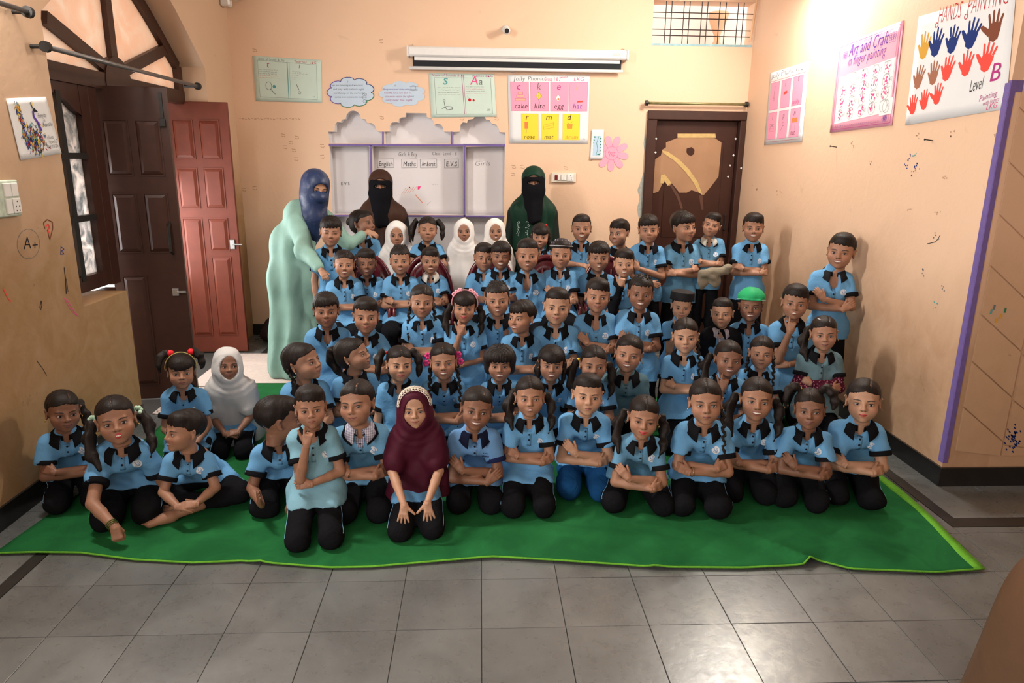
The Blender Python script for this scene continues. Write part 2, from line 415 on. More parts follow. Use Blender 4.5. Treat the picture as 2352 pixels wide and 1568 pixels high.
# ------------------------------------------------------------------ people: head, hands and hair shapes
def head_shape(expr, h):
    F = Field((-.098, -.112, -.135), (.098, .120, .112), h)
    sm = expr > 0
    F.ell((0, .018, .026), (.0705, .086, .074), 0); F.ell((0, -.020, -.020), (.0605, .062, .066), .03)
    F.ell((0, -.034, .044), (.056, .044, .046), .03); F.ell((0, -.030, -.056), (.0515, .047, .039), .03)
    F.ell((0, -.067, -.0835), (.017, .015, .013), .022)
    for s in (-1, 1):
        F.ell((s*.034, -.050, -.034+.004*sm), (.026+.002*sm, .028+.002*sm, .025), .022)
        F.ell((s*.0765, .010, -.010), (.006, .019, .030), .008, R=Euler((0, s*.16, s*.62)).to_matrix())
    F.cap((-.032, -.070, .010), (.032, -.070, .010), .010, k=.014)
    for s in (-1, 1): F.ell((s*.0305, -.094, -.005), (.0185, .013, .0105), .012, mode='c')
    for s in (-1, 1): F.ell((s*.0300, -.0665, -.0055), (.0150, .0135, .0125), .004)
    F.cap((0, -.079, .006), (0, -.0955, -.024), .0055, .0080, k=.012); F.ell((0, -.0965, -.0265), (.0092, .0082, .0080), .006)
    for s in (-1, 1): F.ell((s*.0108, -.0880, -.0300), (.0068, .0078, .0062), .005)
    F.ell((0, -.071, -.0545), (.026, .0175, .019), .012)
    w = .023 if sm else .0185; r = .0045 if sm else .0
    for (q0, q1) in ((-1, -.35), (-.35, 0), (0, .35), (.35, 1)):
        pt = lambda q, dz, rr: (q*w, -.0870+.010*q*q, -.0555+r*q*q+dz)
        F.cap(pt(q0, .0035, 0), pt(q1, .0035, 0), .0042*(1.05-.5*abs(q0)), .0042*(1.05-.5*abs(q1)), k=.003)
        F.cap(pt(q0, -.0042, 0), pt(q1, -.0042, 0), .0052*(1.05-.55*abs(q0)), .0052*(1.05-.55*abs(q1)), k=.003)
    for s in (-1, 1): F.ell((s*.0830, .003, -.009), (.005, .011, .020), .004, mode='c', R=Euler((0, s*.16, s*.62)).to_matrix())
    F.cap((0, .014, -.060), (0, .026, -.20), .038, .036, k=.022)
    F.plane((0, 0, -.122), (0, 0, -1))
    return F.mesh()
_HEADS = {}
def get_head(expr, h):
    k = (expr > 0, h)
    if k not in _HEADS: _HEADS[k] = head_shape(expr, h)
    return _HEADS[k]
def eye_mesh(side, op):
    R = .0144; c = Vector((side*.030, -.0672, -.0055)); V = []; F = []; E = []; nu, nv = 14, 8
    for i in range(nu+1):
        u = -1+2*i/nu; sh = max(0, 1-abs(u)**2.3)
        top = .0058*op*sh+.0009*u*side*1.0; bot = -.0052*min(1, op+.15)*sh+.0009*u*side
        for j in range(nv+1):
            x = u*.0134; z = bot+(top-bot)*j/nv; V.append(c+Vector((x, -math.sqrt(max(1e-7, R*R-x*x-z*z)), z))); E.append((x, 0, z))
    for i in range(nu):
        for j in range(nv): a = i*(nv+1)+j; F.append((a, a+nv+1, a+nv+2, a+1))
    n0 = len(F); mb = MB(); mb.v = V; mb.f = F; mb.mi = [0]*n0
    lash = [c+Vector((x*1.05, -math.sqrt(max(1e-7, (R+.0006)**2-x*x-z*z)), z)) for (x, z) in [(E[i*(nv+1)+nv][0], E[i*(nv+1)+nv][2]+.0004) for i in range(nu+1)]]
    mb.tube(lash, [.0004+.0011*max(0, 1-abs(-1+2*i/nu)**3) for i in range(nu+1)], 5, 1)
    me = bpy.data.meshes.new('eye'); me.from_pydata([tuple(v) for v in mb.v], [], mb.f); me.materials.append(EYE); me.materials.append(LASH)
    me.polygons.foreach_set('material_index', mb.mi); me.polygons.foreach_set('use_smooth', [True]*len(me.polygons))
    at = me.attributes.new('ep', 'FLOAT_VECTOR', 'POINT'); E = E+[(0, 0, 0)]*(len(mb.v)-len(E)); at.data.foreach_set('vector', np.array(E, np.float32).ravel()); me.update()
    return me
EYES = {(s, o): eye_mesh(s, o) for s in (-1, 1) for o in (1.0, .62, .12)}
def hand_shape(pose, h):
    cfg = {'rest': (2, 16, 12, 22), 'spread': (12, 9, 5, 12), 'chin': (3, 0, 0, 0), 'fist': (0, 52, 60, 45), 'flat': (3, 6, 4, 6), 'cup': (2, 30, 30, 28)}[pose]
    fan = cfg[0]; F = Field((-.02, -.065, -.062), (.125, .085, .028), h)
    F.cap((-.012, 0, 0), (.012, .0, 0), .0165, .016, k=0, sx=1.25, ax=(0, 1, 0))
    for y in (-.018, -.006, .006, .018): F.cap((.006, y*.62, 0), (.050, y, -.0005), .0115, .0088, k=.008)
    L = (.040, .046, .049, .043)     # little, ring, middle, index
    for i, y in enumerate((-.0195, -.0065, .0065, .0190)):
        a = rad(fan*(i-1.5)); curl = [rad(v) for v in cfg[1:4]]
        if pose == 'chin': curl = [rad(v) for v in ((4, 6, 6) if i == 3 else (62, 70, 50))]
        if pose == 'chin' and i == 3: a = rad(8)
        p = Vector((.050, y, 0)); th = 0; r = .0076
        for s, fr in enumerate((.44, .32, .26)):
            th += curl[s]*(1+.12*(1.5-i)*(pose in ('rest', 'cup'))); d = Vector((math.cos(th)*math.cos(a), math.cos(th)*math.sin(a), -math.sin(th)))
            q = p+d*L[i]*fr*1.05; F.cap(p, q, r, r-.0007, k=.0022 if s else .005); p = q; r -= .0007
    ta = {'spread': (.030, .046, -.004, .046, .064, -.010), 'chin': (.046, .044, .000, .074, .056, .002), 'fist': (.035, .028, -.018, .052, .012, -.028)}.get(pose, (.034, .034, -.008, .056, .042, -.014))
    F.cap((.004, .010, -.003), (ta[0]*.75, ta[1]*.75, ta[2]), .0125, .0098, k=.008); F.cap((ta[0]*.75, ta[1]*.75, ta[2]), ta[3:6], .0090, .0068, k=.003)
    return F.mesh()
_HANDS = {}
def get_hand(pose, h=.0036):
    if (pose, h) not in _HANDS: _HANDS[(pose, h)] = hand_shape(pose, h)
    return _HANDS[(pose, h)]
def hair_shell(kind, h=.0046):
    F = Field((-.125, -.125, -.155), (.125, .145, .150), h); r = random.Random(hash(kind) % 1000)
    X, Y, Z = F.xyz()
    jag = lambda a: a*(np.sin(X*260)*.6+np.sin(X*410+1)*.4)
    loc = lambda amp, fq: (lambda X, Y, Z: amp*np.sin(np.arctan2(X, .03+Y*.6)*fq+Z*26+3*np.sin(X*55))*np.clip((.10-np.abs(X))*20, .2, 1))
    def region(y0, z0, k=.004): F.D = smax(F.D, -np.maximum(Y-y0, Z-z0).astype(np.float32), k)
    def ears():
        for s in (-1, 1): F.ell((s*.082, .006, -.012), (.022, .020, .029), .006, mode='c')
    fringe = np.clip(-Y*30, 0, 1)
    F.ell((0, -.032, .044), (.0605, .051, .0505), 0)
    if kind == 'neat':
        F.ell((0, .022, .036), (.0775, .092, .080), .02, noise=loc(.0022, 20)); F.ell((.01, -.030, .078), (.055, .048, .030), .025)
        region(-.034+np.clip((.035-Z)*.9, 0, .04), .044+jag(.006)-(X-.01)*.12-np.abs(X)*.08); F.plane((0, .05, -.058), (0, -.25, -1), .01); ears()
    elif kind == 'short':
        F.ell((0, .020, .031), (.0745, .090, .0765), .02, noise=loc(.0014, 26)); F.ell((0, -.02, .075), (.056, .05, .028), .025)
        region(-.034+np.clip((.035-Z)*.9, 0, .04), .052+jag(.003)-np.abs(X)*.08); F.plane((0, .05, -.045), (0, -.25, -1), .01); ears()
    elif kind == 'fringe':
        F.ell((0, .020, .036), (.080, .097, .081), .02, noise=loc(.0028, 18)); F.ell((0, -.048, .060), (.052, .036, .036), .02, noise=loc(.003, 26))
        region(-.036+np.clip((.03-Z)*.9, 0, .04), .034+jag(.007)+X*.10); F.plane((0, .05, -.060), (0, -.25, -1), .01); ears()
    elif kind == 'spiky':
        F.ell((0, .020, .034), (.077, .092, .080), .02, noise=loc(.003, 22))
        for i in range(46):
            a = r.uniform(0, 6.28); q = r.uniform(0, 1)**.5*.055; c = Vector((q*math.cos(a), .012+q*math.sin(a)*1.1, .100-q*q*5)); d = Vector((math.cos(a)*.35+r.uniform(-.2, .2), math.sin(a)*.3-.25, 1)).normalized()
            F.cap(c, c+d*r.uniform(.016, .027), .008, .0022, k=.006)
        region(-.034+np.clip((.035-Z)*.9, 0, .04), .050+jag(.006)); F.plane((0, .05, -.055), (0, -.25, -1), .01); ears()
    elif kind in ('parted', 'swept'):
        F.ell((0, .022, .031), (.0765, .092, .078), .02, noise=loc(.0013, 30)); F.ell((0, .05, -.02), (.062, .062, .055), .03)
        region(-.040+np.clip((.050-Z)*.62, 0, .040), .058-np.abs(X)*.34+jag(.0010)); F.plane((0, .05, -.075), (0, -.5, -1), .01)
        for s in (-1, 1): F.ell((s*.084, -.004, -.016), (.020, .026, .026), .006, mode='c')
    elif kind == 'bangs':
        F.ell((0, .020, .034), (.083, .096, .082), .02, noise=loc(.0018, 34)); F.ell((0, -.045, .040), (.060, .046, .045), .02, noise=loc(.0018, 40)); F.ell((0, .05, -.02), (.068, .062, .06), .03)
        region(-.018+0*Z, .016+jag(.004)+X*X*4); F.plane((0, .05, -.080), (0, -.5, -1), .01)
        for s in (-1, 1): F.ell((s*.088, -.004, -.016), (.018, .022, .026), .006, mode='c')
    elif kind == 'bob':
        F.ell((0, .018, .030), (.100, .103, .088), .02, noise=loc(.006, 16)); F.ell((0, -.040, .045), (.070, .052, .045), .02, noise=loc(.004, 30)); F.ell((0, .02, -.035), (.094, .075, .055), .03, noise=loc(.006, 14))
        F.D = smax(F.D, -np.maximum(np.maximum(Y+.012, Z-(.022+jag(.006))), np.abs(X)-.062), .006); F.plane((0, .05, -.072), (0, -.1, -1), .01)
    if kind in ('parted', 'swept'):
        ix = int(np.argmin(np.abs(F.ax[0]-(0 if kind == 'parted' else .022)))); col = F.D[ix] < 0; x0 = F.ax[0][ix]
        pts = [(x0, F.ax[1][j], F.ax[2][np.nonzero(col[j])[0].max()]) for j in range(len(F.ax[1])) if -.085 < F.ax[1][j] < .045 and col[j].any() and F.ax[2][np.nonzero(col[j])[0].max()] > .045]
        for p_, q_ in zip(pts[:-1], pts[1:]): F.cap(tuple(np.array(p_)+(0, -.001, .0035)), tuple(np.array(q_)+(0, -.001, .0035)), .0034, k=.003, mode='c')
    V, Q = F.mesh(); return mesh_np('hair', V, Q, HAIR)
_HAIR = {}
def get_hair(k):
    if k not in _HAIR: _HAIR[k] = hair_shell(k)
    return _HAIR[k]
def lock_mesh(kind, side):
    """tails, plaits and loose lengths of hair, in head coordinates"""
    F = Field((-.20, -.10, -.30), (.20, .20, .16), .0056); s = side
    nz = waves(5+int(side), 8, 130, .010, (1, 1, .18))
    if kind == 'pigtail':
        P = [(s*.070, .045, .055), (s*.100, .045, .058), (s*.122, .035, .015), (s*.128, .015, -.045), (s*.118, .0, -.10)]; F.chain(P, [.010, .019, .023, .018, .005], .015)
    elif kind == 'low_pigtail':
        P = [(s*.060, .055, .00), (s*.095, .05, -.01), (s*.118, .03, -.06), (s*.115, -.01, -.13), (s*.100, -.04, -.19)]; F.chain(P, [.012, .019, .025, .019, .005], .015)
    elif kind == 'top_pigtail':
        P = [(s*.045, .02, .090), (s*.075, .02, .112), (s*.104, .015, .090), (s*.120, .01, .04), (s*.112, .0, .0)]; F.chain(P, [.012, .020, .022, .018, .006], .012)
    elif kind == 'ponytail':
        P = [(0, .095, .045), (0, .130, .050), (0, .150, .0), (0, .138, -.07), (0, .115, -.13)]; F.chain(P, [.014, .022, .026, .020, .006], .015)
    elif kind == 'side_ponytail':
        P = [(s*.04, .085, .03), (s*.085, .085, .0), (s*.110, .05, -.06), (s*.105, .0, -.12), (s*.090, -.03, -.17)]; F.chain(P, [.020, .024, .026, .020, .006], .015)
    elif kind == 'plait':
        n = 11
        for i in range(n):
            t = i/(n-1); c = (s*(.074+.012*math.sin(t*2.2)), .045-.085*t, -.025-.20*t); rr = .0135-.005*t
            for q in (-1, 1): F.ell((c[0]+q*.0055*(1 if i % 2 else .6), c[1]+.002*q, c[2]+q*.004*(1 if i % 2 else -1)), (rr*.72, rr*.72, rr*1.05), .002, R=Euler((0, q*.6, 0)).to_matrix())
        F.cap((s*.086, -.042, -.226), (s*.087, -.048, -.262), .007, .003, k=.004); nz = None
    elif kind == 'bun':
        F.ell((0, .118, .02), (.034, .030, .032), 0); nz = waves(4, 6, 120, .006)
    elif kind == 'loose':
        F.chain([(s*.072, .02, .02), (s*.082, .015, -.05), (s*.078, .0, -.11)], [.016, .018, .008], .012)
    if nz: F.warp(nz)
    V, Q = F.mesh(); return mesh_np(kind, V, Q, HAIR)
_LOCK = {}
def get_lock(k, s):
    if (k, s) not in _LOCK: _LOCK[(k, s)] = lock_mesh(k, s)
    return _LOCK[(k, s)]
def sheet(mb, P, th, mi=0):
    """a grid of points thickened along its normals"""
    nu, nv = len(P), len(P[0]); N = [[None]*nv for _ in range(nu)]
    for i in range(nu):
        for j in range(nv):
            a = P[min(i+1, nu-1)][j]-P[max(i-1, 0)][j]; b = P[i][min(j+1, nv-1)]-P[i][max(j-1, 0)]; n = a.cross(b); N[i][j] = n.normalized() if n.length > 1e-12 else Vector((0, 0, 1))
    V = [P[i][j]+N[i][j]*th for i in range(nu) for j in range(nv)]+[P[i][j] for i in range(nu) for j in range(nv)]; o = nu*nv; F = []
    for i in range(nu-1):
        for j in range(nv-1): a = i*nv+j; F += [(a, a+nv, a+nv+1, a+1), (o+a, o+a+1, o+a+nv+1, o+a+nv)]
    for i in range(nu-1):
        for j in (0, nv-1): a = i*nv+j; F.append((a, a+nv, o+a+nv, o+a) if j else (a, o+a, o+a+nv, a+nv))
    for j in range(nv-1):
        for i in (0, nu-1): a = i*nv+j; F.append((a, a+1, o+a+1, o+a) if i == 0 else (a, o+a, o+a+1, a+1))
    return mb.add(V, F, mi)
def collar_mesh():
    mb = MB(); P = []
    for i in range(33):
        a = rad(-163+326*i/32); f = max(0, (abs(a)-rad(110))/rad(64)); row = []
        zt = .026*math.cos(a)-.018
        for (r, z) in ((.041, -.012), (.0455, .010), (.050, .014), (.064, .001), (.078-.001*f, -.025-.022*f)):
            q = a*(1-.05*f) if r > .055 else a
            row.append(Vector((math.sin(q)*r*1.08, math.cos(q)*r+.003, zt+z-.012*f*(r > .055))))
        P.append(row)
    sheet(mb, P, .0028); return mk('collar', mb.v, mb.f, TRIM, True).data
_tmp = collar_mesh(); COLLAR = _tmp; bpy.data.objects.remove([o for o in COL.objects if o.data == _tmp][0])
def small_mesh(name, fn, mats, smooth=True):
    mb = MB(); fn(mb); o = mb.build(name, mats=mats, smooth=smooth); me = o.data; bpy.data.objects.remove(o); return me
BUTTON = small_mesh('button', lambda m: m.lathe([(.0052, 0), (.0056, .0012), (.0050, .0022), (.0035, .0016)], 10), [PLAST])
BADGE_ME = small_mesh('badge', lambda m: m.lathe([(.0185, -.001), (.0187, .0006), (.0178, .0012)], 24), [BADGE], False)
SHIRT_A, SHIRT_B, SHIRT_C = (.135, .345, .60), (.135, .32, .50), (.13, .235, .28)
TONE = {'l': (.47, .265, .17), 'm': (.36, .185, .115), 'd': (.235, .112, .068), 'x': (.155, .070, .043)}
LIPN = {'l': (.36, .125, .10), 'm': (.27, .095, .075), 'd': (.20, .075, .065), 'x': (.13, .055, .05)}
# ------------------------------------------------------------------ people: builder
def lerp(a, b, t): return Vector(a)*(1-t)+Vector(b)*t
CHIN_PTS = np.array([(x, -.074+abs(x)*.4, -.0965+abs(x)*.35) for x in (-.03, -.015, 0, .015, .03)])
HIJ_PTS = np.array([(.092*math.sin(t)*math.cos(p), .012+.104*math.sin(t)*math.sin(p), .022+.094*math.cos(t)) for t in np.linspace(0, 1.6, 9) for p in np.linspace(0, 6.28, 17)])
def project(P):
    v = P-np.array([0, 0, CH]); z = v@_fw; return np.stack([1176+F_PX*(v@_R)/z, 784-F_PX*(v@_U)/z], 1)
_HP = {}; DEBUG = False
def hair_pts(k):
    if k not in _HP:
        me = get_hair(k); a = np.empty(len(me.vertices)*3, np.float32); me.vertices.foreach_get('co', a); _HP[k] = a.reshape(-1, 3)[::5].astype(float)
    return _HP[k]
def bvh_of(V, Q): return BVHTree.FromPolygons([Vector(v) for v in V.tolist()], [tuple(q) for q in Q.tolist()])
def on_surface(bvh, p, d, off=0.0):
    hit = bvh.ray_cast(Vector(p), Vector(d), 1.0)
    if hit[0] is None: return None
    n = hit[1]
    if n.dot(Vector(d)) > 0: n = -n
    return hit[0]+n*off, n
def frame(n, up=(0, 0, 1)):
    n = Vector(n).normalized(); x = Vector(up).cross(n); x = x.normalized() if x.length > 1e-6 else Vector((1, 0, 0)); y = n.cross(x)
    return Matrix(((x.x, y.x, n.x, 0), (x.y, y.y, n.y, 0), (x.z, y.z, n.z, 0), (0, 0, 0, 1)))
def hand_matrix(w, f, n, s, left):
    """w wrist, f direction of the fingers, n back of the hand"""
    f = Vector(f).normalized(); n = Vector(n); n = (n-f*n.dot(f)).normalized(); y = n.cross(f)
    if left: y = -y
    return Matrix(((f.x*s, y.x*s, n.x*s, w[0]), (f.y*s, y.y*s, n.y*s, w[1]), (f.z*s, y.z*s, n.z*s, w[2]), (0, 0, 0, 1)))
def xf(V, M):
    M = np.array(M, np.float32); return V@M[:3, :3].T+M[:3, 3]
# arm poses in units of the body, from the base of the neck; right side means image left.
# elbow, wrist, finger direction, back-of-hand normal, hand shape
ARMS = {
 'cross': {-1: ((-.114, -.050, -.205), (.070, -.118, -.196), (.8, .62, .12), (.3, -1, .3), 'rest'), 1: ((.114, -.050, -.200), (-.066, -.102, -.172), (-.8, .62, .30), (0, -1, .3), 'rest')},
 'cross_flip': {1: ((.114, -.050, -.205), (-.070, -.118, -.196), (-.8, .62, .12), (-.3, -1, .3), 'rest'), -1: ((-.114, -.050, -.200), (.066, -.102, -.172), (.8, .62, .30), (0, -1, .3), 'rest')},
 'cross_hand': {-1: ((-.114, -.050, -.215), (.068, -.118, -.205), (.8, .62, .10), (.3, -1, .2), 'rest'), 1: ((.116, -.050, -.208), (-.058, -.122, -.160), (-.72, .12, .75), (0, -1, .2), 'rest')},
 'cross_both': {-1: ((-.116, -.050, -.222), (.062, -.128, -.205), (.80, .10, .60), (0, -1, .2), 'rest'), 1: ((.118, -.050, -.212), (-.060, -.118, -.155), (-.70, .05, .80), (0, -1, .2), 'rest')},
 'chin': {-1: ((-.070, -.105, -.215), (-.020, -.142, -.022), (.16, .12, .95), (-.15, -1, .1), 'chin'), 1: ((.119, -.030, -.225), (-.020, -.118, -.238), (-1, .15, -.05), (0, -1, .3), 'rest')},
 'chin_flip': {1: ((.070, -.105, -.215), (.020, -.142, -.022), (-.16, .12, .95), (.15, -1, .1), 'chin'), -1: ((-.119, -.030, -.225), (.020, -.118, -.238), (1, .15, -.05), (0, -1, .3), 'rest')},
 'knees': {-1: ((-.115, -.120, -.190), (-.052, -.300, -.285), (-.08, -.45, -.9), (-.1, -.95, .45), 'spread'), 1: ((.115, -.120, -.190), (.050, -.300, -.285), (.12, -.45, -.9), (.1, -.95, .45), 'spread')},
 'down': {-1: ((-.135, .010, -.235), (-.120, -.040, -.410), (0, -.1, -1), (-1, -.2, 0), 'rest'), 1: ((.135, .010, -.235), (.120, -.040, -.410), (0, -.1, -1), (1, -.2, 0), 'rest')},
 'one_down': {-1: ((-.105, -.155, -.180), (-.008, -.265, -.250), (.15, -.35, -.95), (-.2, -1, .2), 'fist'), 1: ((.140, .030, -.235), (.15, -.06, -.40), (0, -.5, -1), (1, -.2, 0), 'rest')},
 'lap': {-1: ((-.119, -.030, -.225), (-.030, -.150, -.300), (1, -.1, -.1), (0, -.6, .8), 'rest'), 1: ((.119, -.030, -.225), (.045, -.155, -.295), (-1, -.1, .0), (0, -.6, .8), 'rest')},
 'clap': {-1: ((-.125, -.040, -.195), (-.085, -.190, -.205), (-.10, -.55, .80), (-1, -.35, 0), 'flat'), 1: ((.110, -.040, -.200), (.020, -.205, -.235), (.15, -.6, .75), (1, -.35, -.1), 'flat')},
 'behind_chair': {-1: ((-.135, -.050, -.150), (-.015, -.140, -.135), (1, -.2, -.1), (0, -.5, .9), 'rest'), 1: ((.135, -.050, -.155), (.055, -.140, -.155), (.3, -.9, -.4), (0, -.3, .9), 'rest')},
 'hand_up_arm': {-1: ((-.119, -.045, -.225), (.02, -.130, -.26), (1, -.05, -.25), (0, -1, .3), 'rest'), 1: ((.119, -.040, -.230), (-.075, -.125, -.150), (-.75, .0, .85), (0, -1, .2), 'rest')},
 'scarf': None,
}
GF, GB, GC, GD, GE = 'children kneeling in the front row', 'children of the second row', 'children of the third row', 'boys seated on the chairs', 'children standing at the back'
BLACK = (.010, .010, .012)
PEOPLE = []
def person(px, top, chin, Y, label, yaw=0, pitch=0, roll=0, hair='neat', locks=(), legs='kneel', arms='cross', expr=0, tone='m', shirt=None, lip=None,
           gaze=(0, 0), eye=1.0, byaw=0, lean=None, fine=False, group=None, trousers=BLACK, collar=BLACK, hijab=None, hk=1.0, badge=True, shadow=None, hem=0.0,
           sleeve=.60, cuff=None, jacket=None, bs=1.04, shift=(0, 0, 0), vneck=0.0, over=None, knee=1.0, extra=None, cat='person', hatched=False, piping=True):
    seed = int(px*7+top) % 9973; rg = random.Random(seed)
    shirt = shirt or SHIRT_A
    v_ = 1+rg.uniform(-.08, .08); shirt = tuple(c*v_ for c in shirt)
    a, b = onY(px, top, Y), onY(px, chin, Y); s = (a.z-b.z)/.235
    head = lerp(b, a, .46); az = math.atan2(head.x, head.y); el = math.atan2(CH-head.z, head.y)
    th = -.8*az+rad(yaw); ph = -(.42*el+rad(pitch)); Rh = Matrix.Rotation(th, 3, 'Z') @ Matrix.Rotation(rad(roll), 3, 'Y') @ Matrix.Rotation(ph, 3, 'X')
    pts_ = HIJ_PTS if (hijab and hijab != 'keep') else hair_pts(hair); Rn_ = np.array(Rh)
    for _ in range(4):
        pr = project(pts_@Rn_.T*s+np.array(head)); tp_ = pr[:, 1].min(); cx = (np.percentile(pr[:, 0], 2)+np.percentile(pr[:, 0], 98))/2
        ch_ = project((CHIN_PTS@Rn_.T*s+np.array(head)))[:, 1].max()
        s *= (chin-top)/(ch_-tp_); px_m = (chin-top)/max(1e-6, a.z-b.z)
        head = head+Vector(((px-cx)/px_m*.9, 0, ((tp_+ch_)/2-(top+chin)/2)/px_m))
    s *= hk
    if DEBUG: print('FIT', px, top, chin, tp_, ch_, s)
    tb = -.6*az+rad(byaw); B = Matrix.Rotation(tb, 3, 'Z'); sb = s*bs
    nb = head+B @ Vector((-math.sin(rad(roll))*.07, .020, 0))*s+Vector((0, 0, -.124*s))+Vector(shift)*s
    T = .335*sb
    hipmin = {'kneel': .135, 'tall': .2, 'cross': .115, 'chair': .2, 'stand': .4}[legs]
    dz = min(T, nb.z-hipmin); back = min(.20, math.sqrt(max(0, T*T-dz*dz)))
    if lean is not None: back = lean
    hipc = nb+B @ Vector((0, back, 0)); hipc.z = nb.z-dz
    root = empty('person', (hipc.x, hipc.y, 0)); O = Vector((hipc.x, hipc.y, 0))
    tag(root, label, cat, group)
    nb = nb-O; hd = head-O; hip = hipc-O
    P = lambda p: nb+B @ Vector(p)*sb
    up = (nb-hip).normalized(); X = B @ Vector((1, 0, 0)); Fw = B @ Vector((0, -1, 0))
    TP = lambda x, y, z: nb+X*(x*sb)+Fw*(-y*sb)+(hip-nb)*(-z/.335)   # torso-following point: z down along the spine
    Mh = Matrix.Translation(hd) @ (Rh @ Matrix.Diagonal((s, s, s))).to_4x4()
    # ---- legs
    hj = {q: hip+X*(q*.058*sb)+Vector((0, 0, -.01)) for q in (-1, 1)}; kn = {}; an = {}; toe = {}
    for q in (-1, 1):
        if legs in ('kneel', 'tall'):
            z = .066*sb; L = .285*sb; f = math.sqrt(max(.05*.05, L*L-(hj[q].z-z)**2)); w = .020 if knee == 1 else .02*knee
            kn[q] = Vector((hj[q].x, hj[q].y, z))+X*(q*w*sb)+Fw*f; an[q] = kn[q]-Fw*(.255*sb)-X*(q*.015*sb); an[q].z = .045; toe[q] = an[q]-Fw*(.085*sb)+Vector((0, 0, -.012))
        elif legs == 'cross':
            kn[q] = hj[q]+X*(q*.155*sb)+Fw*(.165*sb); kn[q].z = .085; an[q] = hip-X*(q*.045*sb)+Fw*((.20+.03*q)*sb); an[q].z = .05; toe[q] = an[q]-X*(q*.10*sb); toe[q].z = .035
        elif legs == 'chair':
            kn[q] = hj[q]+X*(q*.02*sb)+Fw*(.26*sb); kn[q].z = hj[q].z-.005; an[q] = kn[q].copy()-Fw*.02; an[q].z = .10; toe[q] = an[q]+Fw*(.09*sb); toe[q].z = .075
        else:
            kn[q] = hj[q]+X*(q*.01*sb)+Fw*.015; kn[q].z = hj[q].z*.53; an[q] = kn[q]-Fw*.015; an[q].z = .075; toe[q] = an[q]+Fw*(.09*sb); toe[q].z = .030
    # ---- arms
    S = {q: P((q*.084, .002, -.050)) for q in (-1, 1)}; AR = {}
    spec = dict(ARMS[arms]) if ARMS.get(arms) else {}
    if over: spec.update(over)
    jt = lambda k: Vector([rg.uniform(-k, k) for _ in range(3)])
    for q, (e, w, fd, nn, hs) in spec.items():
        e = P(Vector(e)+jt(.006)) if len(e) == 3 else Vector(e[:3])-O
        w = P(Vector(w)+jt(.007)) if len(w) == 3 else Vector(w[:3])-O
        AR[q] = (e, w, B @ Vector(fd), B @ Vector(nn), hs)
    # ---- skin
    lod = 0 if fine else (1 if group in (GB, GC) else 2)
    hV, hQ = get_head(expr, (.0040, .0049, .0056)[lod]); parts = [(xf(hV, Mh), hQ, hV)]
    r_ = (.0078, .0095, .0112)[lod]
    pts = [nb, P((0, 0, -.10))]+[v for q in AR for v in (S[q], AR[q][0], AR[q][1])]
    lo = [min(p[i] for p in pts)-.06*sb for i in range(3)]; hi = [max(p[i] for p in pts)+.06*sb for i in range(3)]; hi[2] = max(hi[2], hd.z-.05*s)
    Fd = Field(lo, hi, r_)
    Fd.cap(nb+Vector((0, 0, -.03))*s, hd+Rh @ Vector((0, .020, -.075))*s, .040*s, .037*s, k=0)
    Fd.cap(TP(-.03, .004, -.075), TP(.03, .004, -.075), .054*sb, k=.03*sb)
    for q in AR:
        e, w = AR[q][:2]
        Fd.cap(P((q*.04, 0, -.06)), S[q], .026*sb, .028*sb, k=.02*sb); Fd.cap(S[q], e, .029*sb, .0250*sb, k=.02*sb)
        m = lerp(e, w, .35); Fd.cap(e, m, .0250*sb, .0242*sb, k=.008*sb); Fd.cap(m, w, .0240*sb, .0162*sb, k=.008*sb)
    V, Q = Fd.mesh(); parts.append((V, Q, None))
    for q in AR:
        e, w, fd, nn, hs = AR[q]; hv, hq = get_hand(hs, (.0031, .0037, .0043)[lod]); w0 = w-(w-e).normalized()*.004
        M = hand_matrix(w0, fd, nn, sb*.84, q == 1); parts.append((xf(hv, M), hq if q == -1 else hq[:, ::-1], None))
    if legs in ('kneel', 'cross', 'stand', 'chair', 'tall'):
        lo = [min(min(an[q][i], toe[q][i]) for q in (-1, 1))-.05 for i in range(3)]; hi = [max(max(an[q][i], toe[q][i]) for q in (-1, 1))+.05 for i in range(3)]
        Ff = Field(lo, hi, .0095 if fine else .013)
        Fc = Field([min(p[i] for p in (nb, hip, kn[1], kn[-1], an[1], an[-1]))-.09 for i in range(3)], [max(p[i] for p in (nb, hip, kn[1], kn[-1], an[1], an[-1]))+.09 for i in range(3)], .020)
        Fc.cap(TP(0, .004, -.07), hip, .045*sb, .05*sb, k=0)
        for q in (-1, 1): Fc.cap(hip, hj[q], .045*sb, k=.02); Fc.cap(hj[q], kn[q], .045*sb, .036*sb, k=.02); Fc.cap(kn[q], an[q], .035*sb, .022*sb, k=.01)
        V, Q = Fc.mesh(); parts.append((V, Q, None))
        for q in (-1, 1): Ff.cap(an[q], lerp(an[q], toe[q], .6), .026*sb, .024*sb, k=.01, sx=1.1, ax=X); Ff.cap(lerp(an[q], toe[q], .6), toe[q], .022*sb, .019*sb, k=.01, sx=1.5, ax=X)
        V, Q = Ff.mesh(); parts.append((V, Q, None))
    n = 0; VV = []; QQ = []; HP = []
    for V, Q, hp in parts:
        VV.append(V); QQ.append(Q+n); n += len(V); HP.append(hp if hp is not None else np.full((len(V), 3), 5.0, np.float32))
    me = mesh_np('body', np.concatenate(VV), np.concatenate(QQ), SKIN, True, {'hp': np.concatenate(HP)})
    tk = TONE[tone]; t_ = 1+rg.uniform(-.07, .07); bd = link('body', me, root, color=tuple(c*t_ for c in tk))
    bd['lip'] = [float(c) for c in (lip or LIPN[tone])]
    bd['mo'] = [[.0185, .0002, .0], [.0225, .0045, .0], [.0235, .0052, .0042], [.0165, -.0012, .0], [.013, .0, .0045]][expr]
